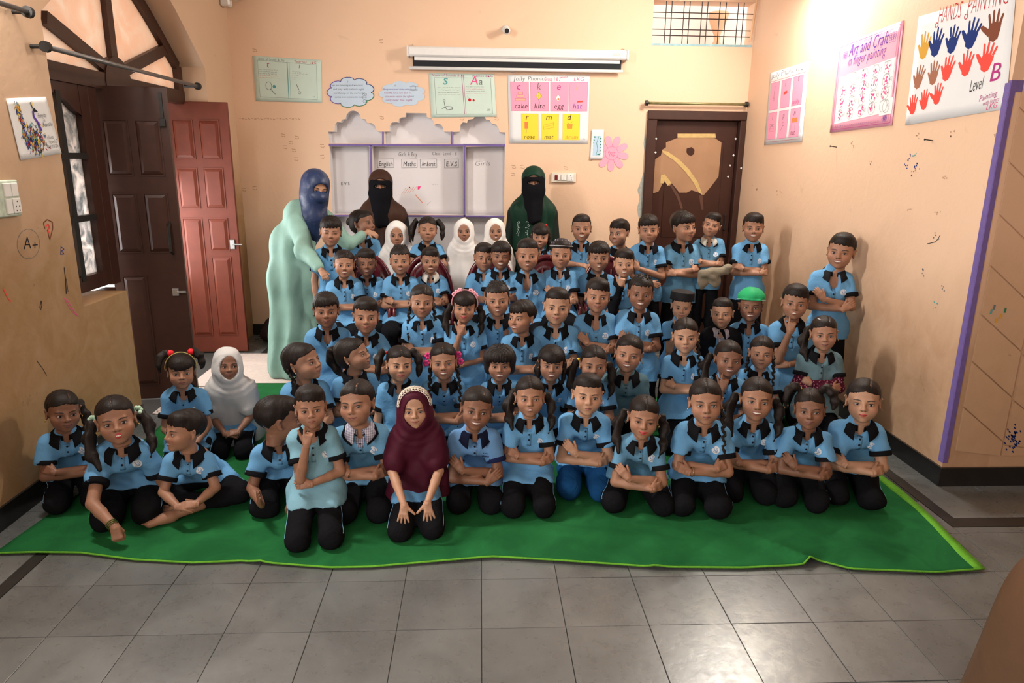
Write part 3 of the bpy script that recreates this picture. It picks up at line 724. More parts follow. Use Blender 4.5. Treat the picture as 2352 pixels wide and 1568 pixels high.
    for q in (-1, 1):
        eo = link('eye', EYES[(q, eye)], root, Mh); eo['gaze'] = [float(gaze[0])*.001, float(gaze[1])*.001, 0.0]
    # ---- hair
    if not hijab or hijab == 'keep':
        link('hair', get_hair(hair), root, Mh)
        for lk in locks:
            k, sd = lk if isinstance(lk, tuple) else (lk, 0)
            link(k.replace('low_', '').replace('top_', ''), get_lock(k, sd), root, Mh)
    # ---- shirt
    wv = waves(seed, 7, 30, .0105*sb, (1, 1, .45)); wv2 = waves(seed+3, 6, 75, .0052*sb, (1, 1, .6))
    hw = .034*sb
    pts = [P((-.15, -.08, 0)), P((.15, .09, .02)), hip+X*.13*sb-Fw*.1*sb, hip-X*.13*sb+Fw*.12*sb]+[lerp(S[q], AR[q][0], sleeve) for q in AR]
    lo = [min(p[i] for p in pts)-.055*sb for i in range(3)]; hi = [max(p[i] for p in pts)+.055*sb for i in range(3)]; lo[2] -= .03+hem
    Fs = Field(lo, hi, (.0088, .0100, .0118)[lod])
    chest = TP(0, .002, -.085); waist = TP(0, .0, -.22); hp_ = TP(0, .004, -.345-hem*1.0)
    Fs.cap(chest, waist, .066*sb, .067*sb, k=0, sx=1.36, ax=X); Fs.cap(waist, hp_, .068*sb, ((.088 if legs != 'stand' else .076)+hem*.25)*sb, k=.03*sb, sx=1.32, ax=X)
    Fs.cap(P((-.066, .004, -.048)), P((.066, .004, -.048)), .044*sb, k=.035*sb)
    Fs.cap(P((0, .010, .004)), P((0, .004, -.07)), .044*sb, .060*sb, k=.022*sb, sx=1.15, ax=X)
    hf = .34+hem*2.2
    for q in (-1, 1): Fs.cap(hj[q], lerp(hj[q], kn[q], hf+.1), (.078 if legs != 'stand' else .061)*sb, (.074 if legs != 'stand' else .060)*sb, k=.05*sb)
    for q in (AR if AR else (-1, 1)):
        if q not in AR: continue
        e = AR[q][0]; Fs.cap(S[q], e, .0435*sb, .0455*sb, k=.028*sb, cutb=sleeve)
    Fs.warp(lambda X_, Y_, Z_: wv(X_, Y_, Z_)+wv2(X_, Y_, Z_))
    vz = vneck
    Fs.ell(P((0, -.060, -.026-vz*.4)), (.026*sb, .038*sb, (.036+vz)*sb), .006, mode='c')
    nrm = ((kn[1]+kn[-1])*.5-hip).normalized(); mp_ = lerp(hip, (kn[1]+kn[-1])*.5, hf if legs != 'stand' else .34); Fs.plane(mp_, (nrm*.30+Vector((0, 0, -1))).normalized())
    V, Q = Fs.mesh(); bv = bvh_of(V, Q)
    so = link('shirt' if not hijab else 'shirt', mesh_np('shirt', V, Q, KNIT), root, color=shirt)
    Mn = Matrix.Translation(nb) @ (B @ Matrix.Diagonal((sb, sb, sb))).to_4x4() @ Matrix.Rotation(rad(-14), 4, 'X') @ Matrix.Translation((0, 0, .016))
    if hijab in (None, 'keep'): link('collar', COLLAR, root, Mn, color=collar)
    cf = cuff if cuff is not None else BLACK
    for q in AR:
        e = AR[q][0]; m = MB(); L = (e-S[q]).length; d = (e-S[q]).normalized(); c0 = lerp(S[q], e, sleeve)
        m.tube([c0-d*.018*sb, c0-d*.016*sb, c0+d*.003*sb, c0+d*.006*sb], [.0472*sb, .0488*sb, .0490*sb, .0470*sb], 20)
        m.tube([c0+d*.006*sb, c0+d*.0062*sb], [.0470*sb, .034*sb], 20, cap=False)
        m.build('cuff', TRIM, root, True, color=cf)
    if not hijab and jacket is None:
        for k, zz in enumerate((-.078, -.112)):
            h = on_surface(bv, TP(0, -.30, zz-vneck*.5), -Fw, .0006)
            if h: link('button', BUTTON, root, Matrix.Translation(h[0]) @ frame(h[1]) @ Matrix.Scale(sb, 4), color=(.012, .014, .025))
        m = MB(); R0 = []
        for zz in np.linspace(-.062, -.150, 7):
            hs_ = [on_surface(bv, TP(x, -.30, zz-vneck*.3), -Fw, .0004) for x in (-.011, 0, .011)]
            if all(hs_): R0.append([h[0] for h in hs_])
        if len(R0) > 2: sheet(m, R0, .0012*sb); m.build('placket', KNIT, root, True, color=tuple(c*.93 for c in shirt))
        if badge:
            h = on_surface(bv, TP(.056, -.30, -.118), -Fw, .0004)
            if h: link('badge', BADGE_ME, root, Matrix.Translation(h[0]) @ frame(h[1]) @ Matrix.Scale(sb*1.05, 4))
    # ---- trousers
    pts = [hip]+[v for q in (-1, 1) for v in (kn[q], an[q])]
    lo = [min(p[i] for p in pts)-.10*sb for i in range(3)]; hi = [max(p[i] for p in pts)+.10*sb for i in range(3)]; lo[2] = max(lo[2], -.01); hi[2] = hip.z+.06*sb
    Ft = Field(lo, hi, (.0095, .0140, .0150)[lod])
    sl_ = .74 if legs == 'stand' else 1.0
    Ft.cap(hip-X*.03*sb, hip+X*.03*sb, .074*sl_*sb, k=0)
    for q in (-1, 1):
        Ft.cap(hj[q], kn[q], .066*sl_*sb, .057*sb, k=.02*sb); Ft.cap(kn[q], an[q], .056*sb if legs != 'stand' else .05*sb, .036*sb, k=.025*sb)
    w3 = waves(seed+9, 8, 42, .0105*sb*(sl_ if sl_ == 1 else .4), (1, 1, 1)); Ft.warp(w3); Ft.plane((0, 0, .006), (0, 0, -1))
    V, Q = Ft.mesh(); tv = bvh_of(V, Q) if fine else None
    link('trousers', mesh_np('trousers', V, Q, TRO), root, color=trousers)
    if fine and piping:
        for q in (-1, 1):
            pl = []
            for t in np.linspace(.12, 1.0, 14):
                c = lerp(hj[q], kn[q], t); d = (X*q*1.0+Vector((0, 0, .30))+Fw*.25).normalized()
                h = on_surface(tv, c+d*.30, -d, .0004)
                if h: pl.append(h[0])
            if len(pl) > 5: m = MB(); m.tube(pl, .0014, 5); m.build('piping', PIPE, root, True, color=(.25, .50, .75))
    # ---- headscarf
    if hijab and hijab != 'keep': build_hijab(root, hd, Rh, s, P, sb, nb, hip, X, Fw, hijab, seed, fine, S, AR)
    info = dict(root=root, Mh=Mh, P=P, TP=TP, s=s, sb=sb, X=X, Fw=Fw, B=B, hd=hd, nb=nb, hip=hip, AR=AR, bvh=bv, O=O, kn=kn, an=an, S=S, Rh=Rh)
    if extra: extra(info)
    PEOPLE.append(info)
    return info
def build_hijab(root, hd, Rh, s, P, sb, nb, hip, X, Fw, spec, seed, fine, S, AR):
    col, length, flare = spec[:3]
    H = lambda p: hd+Rh @ Vector(p)*s
    lo = [min(nb[i], hd[i])-.21*sb for i in range(3)]; hi = [max(nb[i], hd[i])+.21*sb for i in range(3)]; lo[2] = nb.z-length*sb-.03; hi[2] = hd.z+.14*s
    F = Field(lo, hi, .0068 if fine else .0085); R = np.array(Rh)
    F.ell(H((0, .012, .022)), (.092*s, .104*s, .094*s), 0, R=R)
    F.ell(H((0, -.014, -.050)), (.082*s, .076*s, .075*s), .04*s, R=R)
    for q in AR: F.cap(S[q], lerp(S[q], AR[q][0], .70), .054*sb, .060*sb, k=.05*sb)
    dn = (hip-nb).normalized(); e = nb+dn*length*sb
    F.cap(H((0, .01, -.05)), nb+dn*.05*sb, .075*s, .098*sb, k=.05*s, sx=1.15, ax=X)
    F.cap(P((-.078, .0, -.060)), P((.078, .0, -.060)), .058*sb, k=.05*sb)
    F.cap(nb+dn*.05*sb, e+dn*.02, .088*sb, (.104+flare)*sb, k=.05*sb, sx=1.40, ax=X)
    wv = waves(seed, 9, 40, .0170*sb, (1, 1, .22)); w2 = waves(seed+1, 8, 90, .0040*sb, (1, 1, .35))
    F.warp(lambda a, b, c: (wv(a, b, c)+w2(a, b, c))*np.clip((hd.z-.04*s-c)*14, .05, 1))
    # sweeping folds under the chin
    c0 = H((0, -.06, -.03))
    F.warp(lambda a, b, c: .0028*sb*np.sin(np.sqrt((a-c0.x)**2+(c-c0.z)**2)*150/s)*np.clip(1-np.abs(np.sqrt((a-c0.x)**2+(c-c0.z)**2)-.13*s)*14, 0, 1))
    F.ell(H((0, -.115, -.012)), (.0590*s, .110*s, .079*s), .006, mode='c', R=R)
    F.plane(e, dn)
    V, Q = F.mesh(); link('headscarf', mesh_np('headscarf', V, Q, SILK), root, color=col)
# ------------------------------------------------------------------ the room
XL, XR, YB, ZC = -2.17, 2.44, 6.60, 3.35
def plaster(name, base, dirt, amount=0.5, top=1.25):
    M = Mat(name, 0.62, 0.25); g = M.geo(); x, y, z = M.sep(g)
    n1 = M.noise(g, 1.6, 5, .55, .4); n2 = M.noise(g, 7, 5, .6, .8); n3 = M.noise(g, 42, 4, .6)
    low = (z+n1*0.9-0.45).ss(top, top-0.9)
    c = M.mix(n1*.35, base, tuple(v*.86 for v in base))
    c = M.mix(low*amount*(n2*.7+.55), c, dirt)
    sp = (M.noise(g, 9, 6, .7, 1.2)).ss(.64, .74)*low*.55
    c = M.mix(sp, c, tuple(v*.45 for v in dirt))
    sp2 = (M.noise(g, 5.5, 3, .6, .6)).ss(.70, .78)*.30
    c = M.mix(sp2, c, tuple(v*.62 for v in base))
    M.color(c); M.bump(n3*.5+n2, .16, .012); M.rough(n2*.25+.42); return M.m
PEACH = (.80, .555, .385); OCHRE = (.46, .27, .13)
WB = plaster('peach_plaster_back', PEACH, OCHRE, .30, 1.1); WR = plaster('peach_plaster_right', PEACH, (.38, .22, .12), .8, 1.35)
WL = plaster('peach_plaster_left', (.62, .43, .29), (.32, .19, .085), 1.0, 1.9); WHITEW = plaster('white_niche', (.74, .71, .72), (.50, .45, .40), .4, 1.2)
PURPLE = flatmat('purple_paint', (.16, .11, .33), .5, .3, var=.2, scale=40)
BLACKST = flatmat('black_stone', (.012, .012, .012), .22, .5, var=.5, scale=14)
BROWNW = flatmat('brown_wood', (.045, .016, .010), .42, .4, var=.35, scale=14, bump=.1)
REDW = flatmat('red_wood', (.145, .030, .015), .5, .3, var=.25, scale=12, bump=.08)
def struct(o): o['kind'] = 'structure'; return o
mpL = lambda x: (lambda u, v, d: Vector((x-d, u, v)))     # u = depth along the wall, v = height
mpB = lambda y: (lambda u, v, d: Vector((u, y+d, v)))
# ceiling, floor slab
m = MB(); m.box((-3.2, -1.7, ZC), (4.0, 6.9, ZC+.1)); struct(m.build('ceiling', flatmat('ceiling_paint', (.62, .54, .47), .8)))
# left wall with the arched door and window opening, and the front doorway the daylight comes by
arch = [(4.33, 0), (4.33, .845), (3.84, .845), (3.84, 2.33), (4.30, 2.66), (4.62, 2.86), (5.19, 2.86), (5.51, 2.66), (5.97, 2.33), (5.97, 0)]
out = [(-1.7, 0), (-1.15, 0), (-1.15, 2.2), (.75, 2.2), (.75, 0)]+arch+[(6.75, 0), (6.75, ZC), (-1.7, ZC)]
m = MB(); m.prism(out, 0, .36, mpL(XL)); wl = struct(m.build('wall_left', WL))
m = MB(); m.box((-3.6, -1.8, 0), (3.7, -1.7, ZC)); struct(m.build('wall_front', WB))
# right wall, its return and the passage beyond
m = MB(); m.box((XR, 3.292, 0), (XR+.25, 6.75, ZC)); wr = struct(m.build('wall_right', WR))
m = MB(); m.box((XR+.05, 3.2922, 0), (3.7, 3.50, ZC)); wret = struct(m.build('wall_return', plaster('return_plaster', (.68, .46, .31), (.50, .32, .19), .8, 1.6)))
m = MB(); m.box((3.6, -1.7, 0), (3.7, 3.3, ZC)); struct(m.build('wall_passage', WR))
# plaster slabs with slanting joints on the return wall
for k in range(9):
    z0 = .20+.245*k
    for (xa, xb, dz) in ((XR+.055, XR+.30, .0), (XR+.315, XR+.75, -.21)):
        sl_ = -.78; za = z0+dz+(0); pl = [(xa, za), (xb, za+(xb-xa)*sl_), (xb, za+(xb-xa)*sl_+.237), (xa, za+.237)]
        pl = [(u, max(.17, v)) for u, v in pl]
        if max(v for u, v in pl) < .2 or min(v for u, v in pl) > 1.95: continue
        m = MB(); m.prism(pl, -.007, .002, lambda u, v, d: Vector((u, 3.292+d, v))); m.build('plaster_slab', wret.data.materials[0], wret)
m = MB(); m.box((XR-.005, 3.290, .13), (XR+.006, 3.325, 2.02)); m.box((XR-.004, 3.286, 1.98), (3.3, 3.303, 2.03)); m.box((XR-.004, 3.286, .13), (XR+.022, 3.303, 1.98)); m.build('painted_stripe', PURPLE, wr)
# back wall: grid window top right, niches
NI_U = [(125, 325), (200, 325), (205, 240), (235, 208), (270, 215), (290, 182), (330, 172), (345, 120), (380, 82), (425, 72), (470, 84), (505, 120), (520, 170), (570, 176), (600, 225), (640, 222), (680, 245), (700, 290), (710, 322), (770, 325), (770, 468), (140, 465)]
NI_M = [(795, 325), (860, 322), (862, 260), (885, 218), (930, 208), (965, 215), (975, 172), (1005, 155), (1052, 150), (1058, 100), (1305, 105), (1310, 150), (1360, 165), (1388, 200), (1395, 245), (1440, 230), (1480, 242), (1505, 280), (1515, 325), (1595, 325), (1590, 468), (800, 470)]
NI_R = [(1620, 328), (1700, 325), (1715, 240), (1742, 212), (1790, 220), (1800, 182), (1870, 170), (1885, 135), (2000, 135), (2020, 180), (2060, 185), (2090, 230), (2140, 240), (2170, 285), (2182, 330), (2255, 335), (2250, 480), (1620, 478)]
NI_L = [[(140, 502), (620, 500), (632, 1308), (178, 1318)], [(652, 502), (1745, 505), (1745, 1328), (662, 1312)], [(1775, 510), (2245, 502), (2235, 1335), (1775, 1335)], [(185, 1345), (1745, 1350), (1745, 2900), (185, 2900)], [(1775, 1352), (2235, 1352), (2235, 2900), (1775, 2900)]]
c8 = lambda p: onY(730+p[0]/5.227, 240+p[1]/5.227, YB)
holes = [[(c8(p).x, c8(p).z) for p in poly] for poly in (NI_U, NI_M, NI_R, *NI_L)]
win = [(1.525, 2.654), (2.434, 2.654), (2.434, 3.02), (1.525, 3.02)]
dr = [(1.60, 0), (2.40, 0), (2.40, 2.045), (1.60, 2.045)]
allh = holes+[win]
outer = [(-2.6, 0), (1.60, 0), (1.60, 2.045), (2.40, 2.045), (2.40, 0), (2.75, 0), (2.75, ZC), (-2.6, ZC)]
loops = [outer]+allh; V = []; flat = []
for lp in loops:
    flat += [(u, v) for u, v in lp]
tris = tessellate_polygon([[Vector((u, v, 0)) for u, v in lp] for lp in loops])
m = MB(); m.add([Vector((u, YB, v)) for u, v in flat], [tuple(t) for t in tris])
def reveal(m, lp, d, mi=0, y0=YB):
    n = len(lp)
    for i in range(n):
        (u0, v0), (u1, v1) = lp[i], lp[(i+1) % n]
        m.add([(u0, y0, v0), (u1, y0, v1), (u1, y0+d, v1), (u0, y0+d, v0)], [(0, 1, 2, 3)], mi)
for h in holes: reveal(m, h, .13, 1)
reveal(m, win, .20)
reveal(m, [(1.60, 0), (1.60, 2.045), (2.40, 2.045), (2.40, 0)], .2)
m.add([Vector((u, YB+.24, v)) for u, v in ((-2.6, 0), (1.50, 0), (1.50, ZC), (-2.6, ZC))], [(0, 1, 2, 3)]); m.add([Vector((u, YB+.24, v)) for u, v in ((1.5, 3.03), (2.75, 3.03), (2.75, ZC), (1.5, ZC))], [(0, 1, 2, 3)])
m.add([Vector((u, YB+.24, v)) for u, v in ((1.5, 2.05), (2.75, 2.05), (2.75, 2.65), (1.5, 2.65))], [(0, 1, 2, 3)])
wb = struct(m.build('wall_back', mats=[WB, WHITEW]))
for h in holes:
    mb = MB(); us = [p[0] for p in h]; vs_ = [p[1] for p in h]; mb.box((min(us)-.02, YB+.125, max(0, min(vs_))-.0), (max(us)+.02, YB+.14, max(vs_)+.02)); mb.build('niche_lining', WHITEW, wb)
def px8(a, b, w=.012, mat=None):
    p, q = c8(a), c8(b); d = (q-p); L = d.length; d.normalize(); n = Vector((-d.z, 0, d.x)); mb = MB()
    mb.add([p+n*w+Vector((0, -.003, 0)), p-n*w+Vector((0, -.003, 0)), q-n*w+Vector((0, -.003, 0)), q+n*w+Vector((0, -.003, 0)), p+n*w, p-n*w, q-n*w, q+n*w], [(0, 1, 2, 3), (4, 7, 6, 5), (0, 3, 7, 4), (1, 5, 6, 2), (0, 4, 5, 1), (3, 2, 6, 7)]); return mb.build('niche_border', mat or PURPLE, wb)
for a, b, w in (((132, 484), (2250, 492), .0095), ((636, 490), (650, 1325), .0090), ((1760, 500), (1760, 1345), .0090), ((782, 325), (782, 480), .0075), ((1607, 325), (1607, 480), .0075), ((178, 1333), (2240, 1343), .0080)): px8(a, b, w)
# window with its black grid in the back wall
wn = empty('window_1', (1.98, YB, 2.65)); struct(wn); BLK = flatmat('black_iron', (.012, .010, .009), .5, .4)
for i, (px_) in enumerate((1529, 1542, 1570, 1583, 1611, 1624, 1652, 1666, 1694, 1707)):
    x = onY(px_, 50, YB+.02).x; m = MB(); m.tube([(x-1.98, .03, -.0), (x-1.98, .03, .37)], .0042, 6); m.build('grille_bar', BLK, wn)
for py in (27, 40, 66, 80):
    z = onY(1500, py, YB+.02).z-2.65; m = MB(); m.tube([(-.455, .037, z), (.455, .037, z)], .0042, 6); m.build('grille_bar', BLK, wn)
m = MB(); m.box((-.455, -.002, .0), (.455, .10, .018)); m.build('sill', flatmat('sill_paint', (.30, .48, .52), .7, var=.4, scale=20), wn)
m = MB(); m.box((1.0, 8.4, 0), (4.2, 8.5, 6)); ow = struct(m.build('wall_outer', flatmat('outer_wall', (.80, .62, .56), .8)))
m = MB(); m.box((1.0, 8.37, 2.75), (3.0, 8.399, 2.87)); m.build('painted_stripe', PURPLE, ow)
m = MB(); m.box((.8, 6.85, -.05), (4.2, 8.6, 0)); struct(m.build('ground_outside', flatmat('pale_ground', (.5, .42, .36), .8)))
m = MB(); m.lathe([(.02, 0), (.06, .03), (.055, .06), (.03, .10), (.035, .16), (.08, .26), (.11, .36), (.105, .39)], 16, Matrix.Translation((2.62, 8.2, 2.85)))
tag(m.build('terracotta_pot', flatmat('terracotta', (.60, .33, .20), .7), smooth=True), 'terracotta coloured vase seen through the black grid window above the brown door', 'vase')
for o_ in [bpy.data.objects['terracotta_pot']]:
    mm = MB(); mm.box((2.50, 8.08, 0), (2.74, 8.36, 2.85)); struct(mm.build('wall_post', flatmat('pier', (.8, .62, .56), .8)))
m = MB(); m.tube([(2.395, 6.55, 2.69), (2.43, 6.50, 3.34)], .011, 8); tag(m.build('wooden_batten', flatmat('batten', (.72, .45, .26), .6)), 'thin pale wooden stick leaning across the grid window corner', 'stick')
# brown door in the back wall
def frame_bar(name, a, b, mat, par, c=.006): m = MB(); m.bbox(a, b, c); return m.build(name, mat, par)
d2 = empty('door_2', (2.0, YB, 0)); struct(d2)
frame_bar('door_frame', (-.475, -.03, 0), (-.385, .12, 2.02), BROWNW, d2); frame_bar('door_frame', (.385, -.03, 0), (.44, .12, 2.02), BROWNW, d2); frame_bar('door_frame', (-.475, -.03, 2.02), (.44, .12, 2.10), BROWNW, d2)
leaf = frame_bar('door_leaf', (-.385, .045, 0), (.385, .085, 2.02), flatmat('chocolate_door', (.042, .014, .009), .35, .4, var=.3, scale=8), d2)
for (a, b) in (((-.27, .04, .15), (.27, .045, .80)), ((-.27, .04, .95), (.27, .045, 1.84))): frame_bar('door_panel', a, b, leaf.data.materials[0], leaf, .004)
def flat_y(name, pts, Y, mat, par, th=.0015, off=(0, 0, 0)):
    P = [onY(x, y, Y) for x, y in pts]; m = MB(); m.prism([(p.x, p.z) for p in P], -th, 0, lambda u, v, d: Vector((u-off[0], Y-off[1]+d, v-off[2]))); return m.build(name, mat, par)
c4 = lambda pts: [(1100+x/3.563, 80+y/3.563) for x, y in pts]
BARE = flatmat('bare_plywood', (.36, .205, .115), .7, .2, var=.2, scale=6); TAPE = flatmat('yellow_tape', (.55, .38, .15), .45, .4, var=.25, scale=30)
o3 = (2.0, YB, 0)
flat_y('bare_patch', c4([(1530, 880), (1620, 845), (1700, 840), (1930, 845), (1985, 880), (1975, 1000), (1960, 1160), (1900, 1240), (1840, 1310), (1800, 1290), (1740, 1270), (1700, 1290), (1640, 1290), (1580, 1215), (1555, 1240), (1540, 1190), (1500, 1220), (1470, 1280), (1430, 1295), (1400, 1295), (1385, 1240), (1392, 1050), (1440, 1020), (1490, 985), (1500, 940), (1530, 920)]), YB+.040, BARE, leaf, .0015, o3)
flat_y('dark_stain', c4([(1700, 930), (1740, 918), (1765, 940), (1760, 975), (1735, 992), (1710, 980), (1698, 960)]), YB+.038, leaf.data.materials[0], leaf, .001, o3)
for pts in ([(1500, 945), (1545, 955), (1640, 1020), (1720, 1100), (1790, 1200), (1830, 1310), (1800, 1290), (1750, 1200), (1680, 1110), (1600, 1030), (1510, 970)], [(1625, 808), (1935, 808), (1938, 842), (1625, 842)], [(1490, 1150), (1520, 1140), (1575, 1210), (1545, 1235), (1515, 1190), (1510, 1215), (1485, 1215)]):
    flat_y('tape_strip', c4(pts), YB+.037, TAPE, leaf, .001, o3)
for pts in ([(1565, 1235), (1580, 1225), (1640, 1320), (1670, 1420), (1655, 1430), (1620, 1330)], [(1800, 1310), (1830, 1315), (1838, 1430), (1820, 1430)]):
    flat_y('groove_line', c4(pts), YB+.0385, flatmat('worn_brown', (.10, .045, .03), .5), leaf, .001, o3)
for x, y in ((1450, 850), (1445, 962), (2100, 850), (2083, 985), (2055, 1068), (2145, 1090), (2038, 1160)):
    flat_y('paint_chip', c4([(x-9, y), (x, y-9), (x+10, y-2), (x+2, y+10)]), YB+.038 if 1500 < x < 2060 else YB-.0305, flatmat('chip', (.6, .6, .6), .7), leaf if 1500 < x < 2060 else d2, .001, o3)
m = MB(); m.tube([(.33, .03, 1.02), (.33, -.0, 1.03), (.33, -.0, 1.16), (.33, .03, 1.17)], .008, 8); m.build('door_handle', BLK, leaf)
m = MB(); m.tube([(.20, .03, .86), (.34, .03, .86)], .006, 8); m.build('bolt', BLK, leaf)
def rod(name, a, b, r, mat, label, y_wall=None, axis='x'):
    r0 = empty(name, a); a = Vector(a); b = Vector(b); m = MB(); m.tube([(0, 0, 0), b-a], r, 12); m.build('rod', mat, r0, True)
    for p in (Vector((0, 0, 0)), b-a):
        m = MB(); d = (b-a).normalized(); m.tube([p-d*.012, p+d*.012], r*2.1, 12); m.build('bracket', BLK, r0)
        if y_wall is not None: m = MB(); q = Vector(y_wall); m.tube([p, p+q], r*.8, 8); m.build('bracket', BLK, r0)
    tag(r0, label, 'curtain rod'); return r0
rod('curtain_rod', (1.50, YB-.05, 2.160), (2.415, YB-.05, 2.160), .0115, flatmat('worn_brass', (.30, .27, .12), .35, .5, .5, var=.5, scale=25), 'brass coloured curtain rod above the peeling brown door', (0, .05, 0))
STEEL = flatmat('dull_steel', (.16, .15, .145), .4, .5, .6, var=.3, scale=20)
rod('curtain_rod', (-2.10, 3.72, 2.155), (-2.10, 5.60, 2.155), .0125, STEEL, 'grey curtain rod crossing in front of the arched fan window', (-.10, 0, 0))
rod('curtain_rod', (-2.10, 2.3, 2.29), (-2.10, 3.62, 2.29), .0125, STEEL, 'dark curtain rod end cut off at the upper left corner of the photo', (-.07, 0, 0))
# arched window with frosted panes, side window with its grid
XW = XL-.20
def frosted():
    M = Mat('frosted_glass', .5, .3); g = M.geo(); n = M.noise(g, 5, 4, .6, .8)
    c = M.mix(n.ss(.35, .7), (.93, .76, .64), (.95, .88, .80)); M.color(c)
    t = M.n('ShaderNodeBsdfTranslucent'); M.L(c, t.inputs[0]); mx = M.n('ShaderNodeMixShader'); mx.inputs[0].default_value = .75
    M.L(M.b.outputs[0], mx.inputs[1]); M.L(t.outputs[0], mx.inputs[2]); M.L(mx.outputs[0], M.nt.nodes['Material Output'].inputs[0]); return M.m
def smoky():
    M = Mat('painted_glass', .4, .4); g = M.geo(); n = M.noise(g, 9, 6, .65, 1.0); c = M.mix(n.ss(.35, .65), (.28, .30, .31), (.86, .80, .76)); M.color(c)
    t = M.n('ShaderNodeBsdfTranslucent'); M.L(c, t.inputs[0]); mx = M.n('ShaderNodeMixShader'); mx.inputs[0].default_value = .6
    M.L(M.b.outputs[0], mx.inputs[1]); M.L(t.outputs[0], mx.inputs[2]); M.L(mx.outputs[0], M.nt.nodes['Material Output'].inputs[0]); return M.m
FROST, SMOKY = frosted(), smoky()
w2 = empty('window_2', (XW, 4.9, 2.1)); struct(w2)
LW = lambda u, v, d: Vector((-d, u-4.9, v-2.1))          # local map for window_2: u world Y, v world z, d depth behind the frame face
_bc = [0]
def beam(a, b, w, name='frame', mat=BROWNW, d0=-.02, d1=.05, par=None, mp=None):
    _bc[0] += 1; d0 -= .0006*(_bc[0] % 9); d1 += .0006*(_bc[0] % 7)
    a, b = Vector((a[0], a[1])), Vector((b[0], b[1])); d = (b-a).normalized(); n = Vector((-d.y, d.x))*w/2
    m = MB(); m.prism([tuple(a+n), tuple(a-n), tuple(b-n), tuple(b+n)], d0, d1, mp or LW); return m.build(name, mat, par or w2)
iy = lambda x, y: (onX(x, y, XW).y, onX(x, y, XW).z)
cen = iy(262, 172)
apts = [(3.84, 2.10), (3.84, 2.33), (4.30, 2.66), (4.62, 2.86), (5.19, 2.86), (5.51, 2.66), (5.97, 2.33), (5.97, 2.10)]
ins = .05
for i in range(len(apts)-1):
    a, b = apts[i], apts[i+1]; cx_, cz_ = 4.905, 2.3
    sh = lambda p: (p[0]+(cx_-p[0])*.055, p[1]+(cz_-p[1])*.085); beam(sh(a), sh(b), .085)
beam((3.84, 2.10), (5.97, 2.10), .10, 'transom')
spokes = [(3.92, 2.62), (4.45, 2.86), (5.05, 2.86), (5.85, 2.48)]
spokes = [iy(100, 40), iy(240, -10), iy(378, 112)]
ang = lambda p: math.atan2(p[1]-cen[1], p[0]-cen[0])
for sp_ in spokes:
    v_ = Vector((sp_[0]-cen[0], sp_[1]-cen[1])); v_ = v_.normalized()*max(v_.length, .55 if sp_ is not spokes[2] else v_.length); beam(cen, (cen[0]+v_.x, cen[1]+v_.y), .075, 'glazing_bar')
m = MB(); m.prism([(cen[0]+.17*math.cos(t), cen[1]-.06+.17*math.sin(t)) for t in np.linspace(-.2, PI+.2, 16)], -.03, .05, LW); m.build('hub', BROWNW, w2)
# panes between the bars
lim = sorted([0.0]+[ang(s_) for s_ in spokes]+[PI])
for i in range(len(lim)-1):
    ts = np.linspace(lim[i], lim[i+1], 8); pl = [cen]+[(min(5.95, max(3.86, cen[0]+1.4*math.cos(t))), min(2.84, max(2.10, cen[1]+1.1*math.sin(t)))) for t in ts]
    m = MB(); m.prism(pl, .012+.0005*i, .016+.0005*i, LW); m.build('pane', FROST, w2)
w3 = empty('window_3', (XW, 4.1, .86)); struct(w3); L3 = lambda u, v, d: Vector((-d, u-4.1, v-.86))
b3 = lambda a, b, w, name='frame', mat=BROWNW, d0=-.01, d1=.05: beam(a, b, w, name, mat, d0, d1, w3, L3)
ye = iy(236, 640)[0]; yk = iy(160, 350)[0]
b3((3.84, .90), (ye+.09, .90), .09); b3((ye+.045, .86), (ye+.045, 2.10), .10); 
tp = [(3.84, 2.06), (3.84, 1.985), (yk-.10, 1.985), (yk+.02, 1.95), (yk+.10, 1.90), (yk+.18, 1.87), (ye, 1.865), (ye, 2.06)]
m = MB(); m.prism(tp, -.01, .05, L3); m.build('frame', BROWNW, w3)
b3((yk-.06, .92), (yk-.06, 2.0), .045, 'grille_bar', BLK, -.012, .02)
for zz in (iy(190, 358)[1], iy(200, 500)[1]): b3((3.84, zz), (ye, zz), .035, 'grille_bar', BLK, -.012, .02)
zs_ = [.94, iy(200, 500)[1], iy(190, 358)[1], 2.0]
for i in range(3):
    for (ya, yb, mt) in ((3.84, yk-.07, FROST), (yk-.04, ye, SMOKY)):
        m = MB(); m.prism([(ya, zs_[i]), (yb, zs_[i]), (yb, zs_[i+1]), (ya, zs_[i+1])], .025, .029, L3); m.build('pane', mt, w3)
for zz0, zz1 in ((.845, 2.10),): m = MB(); m.bbox((XW-.05, ye+.09, zz0), (XW+.015, 4.64, zz1), .004); struct(m.build('trim_4', BROWNW))
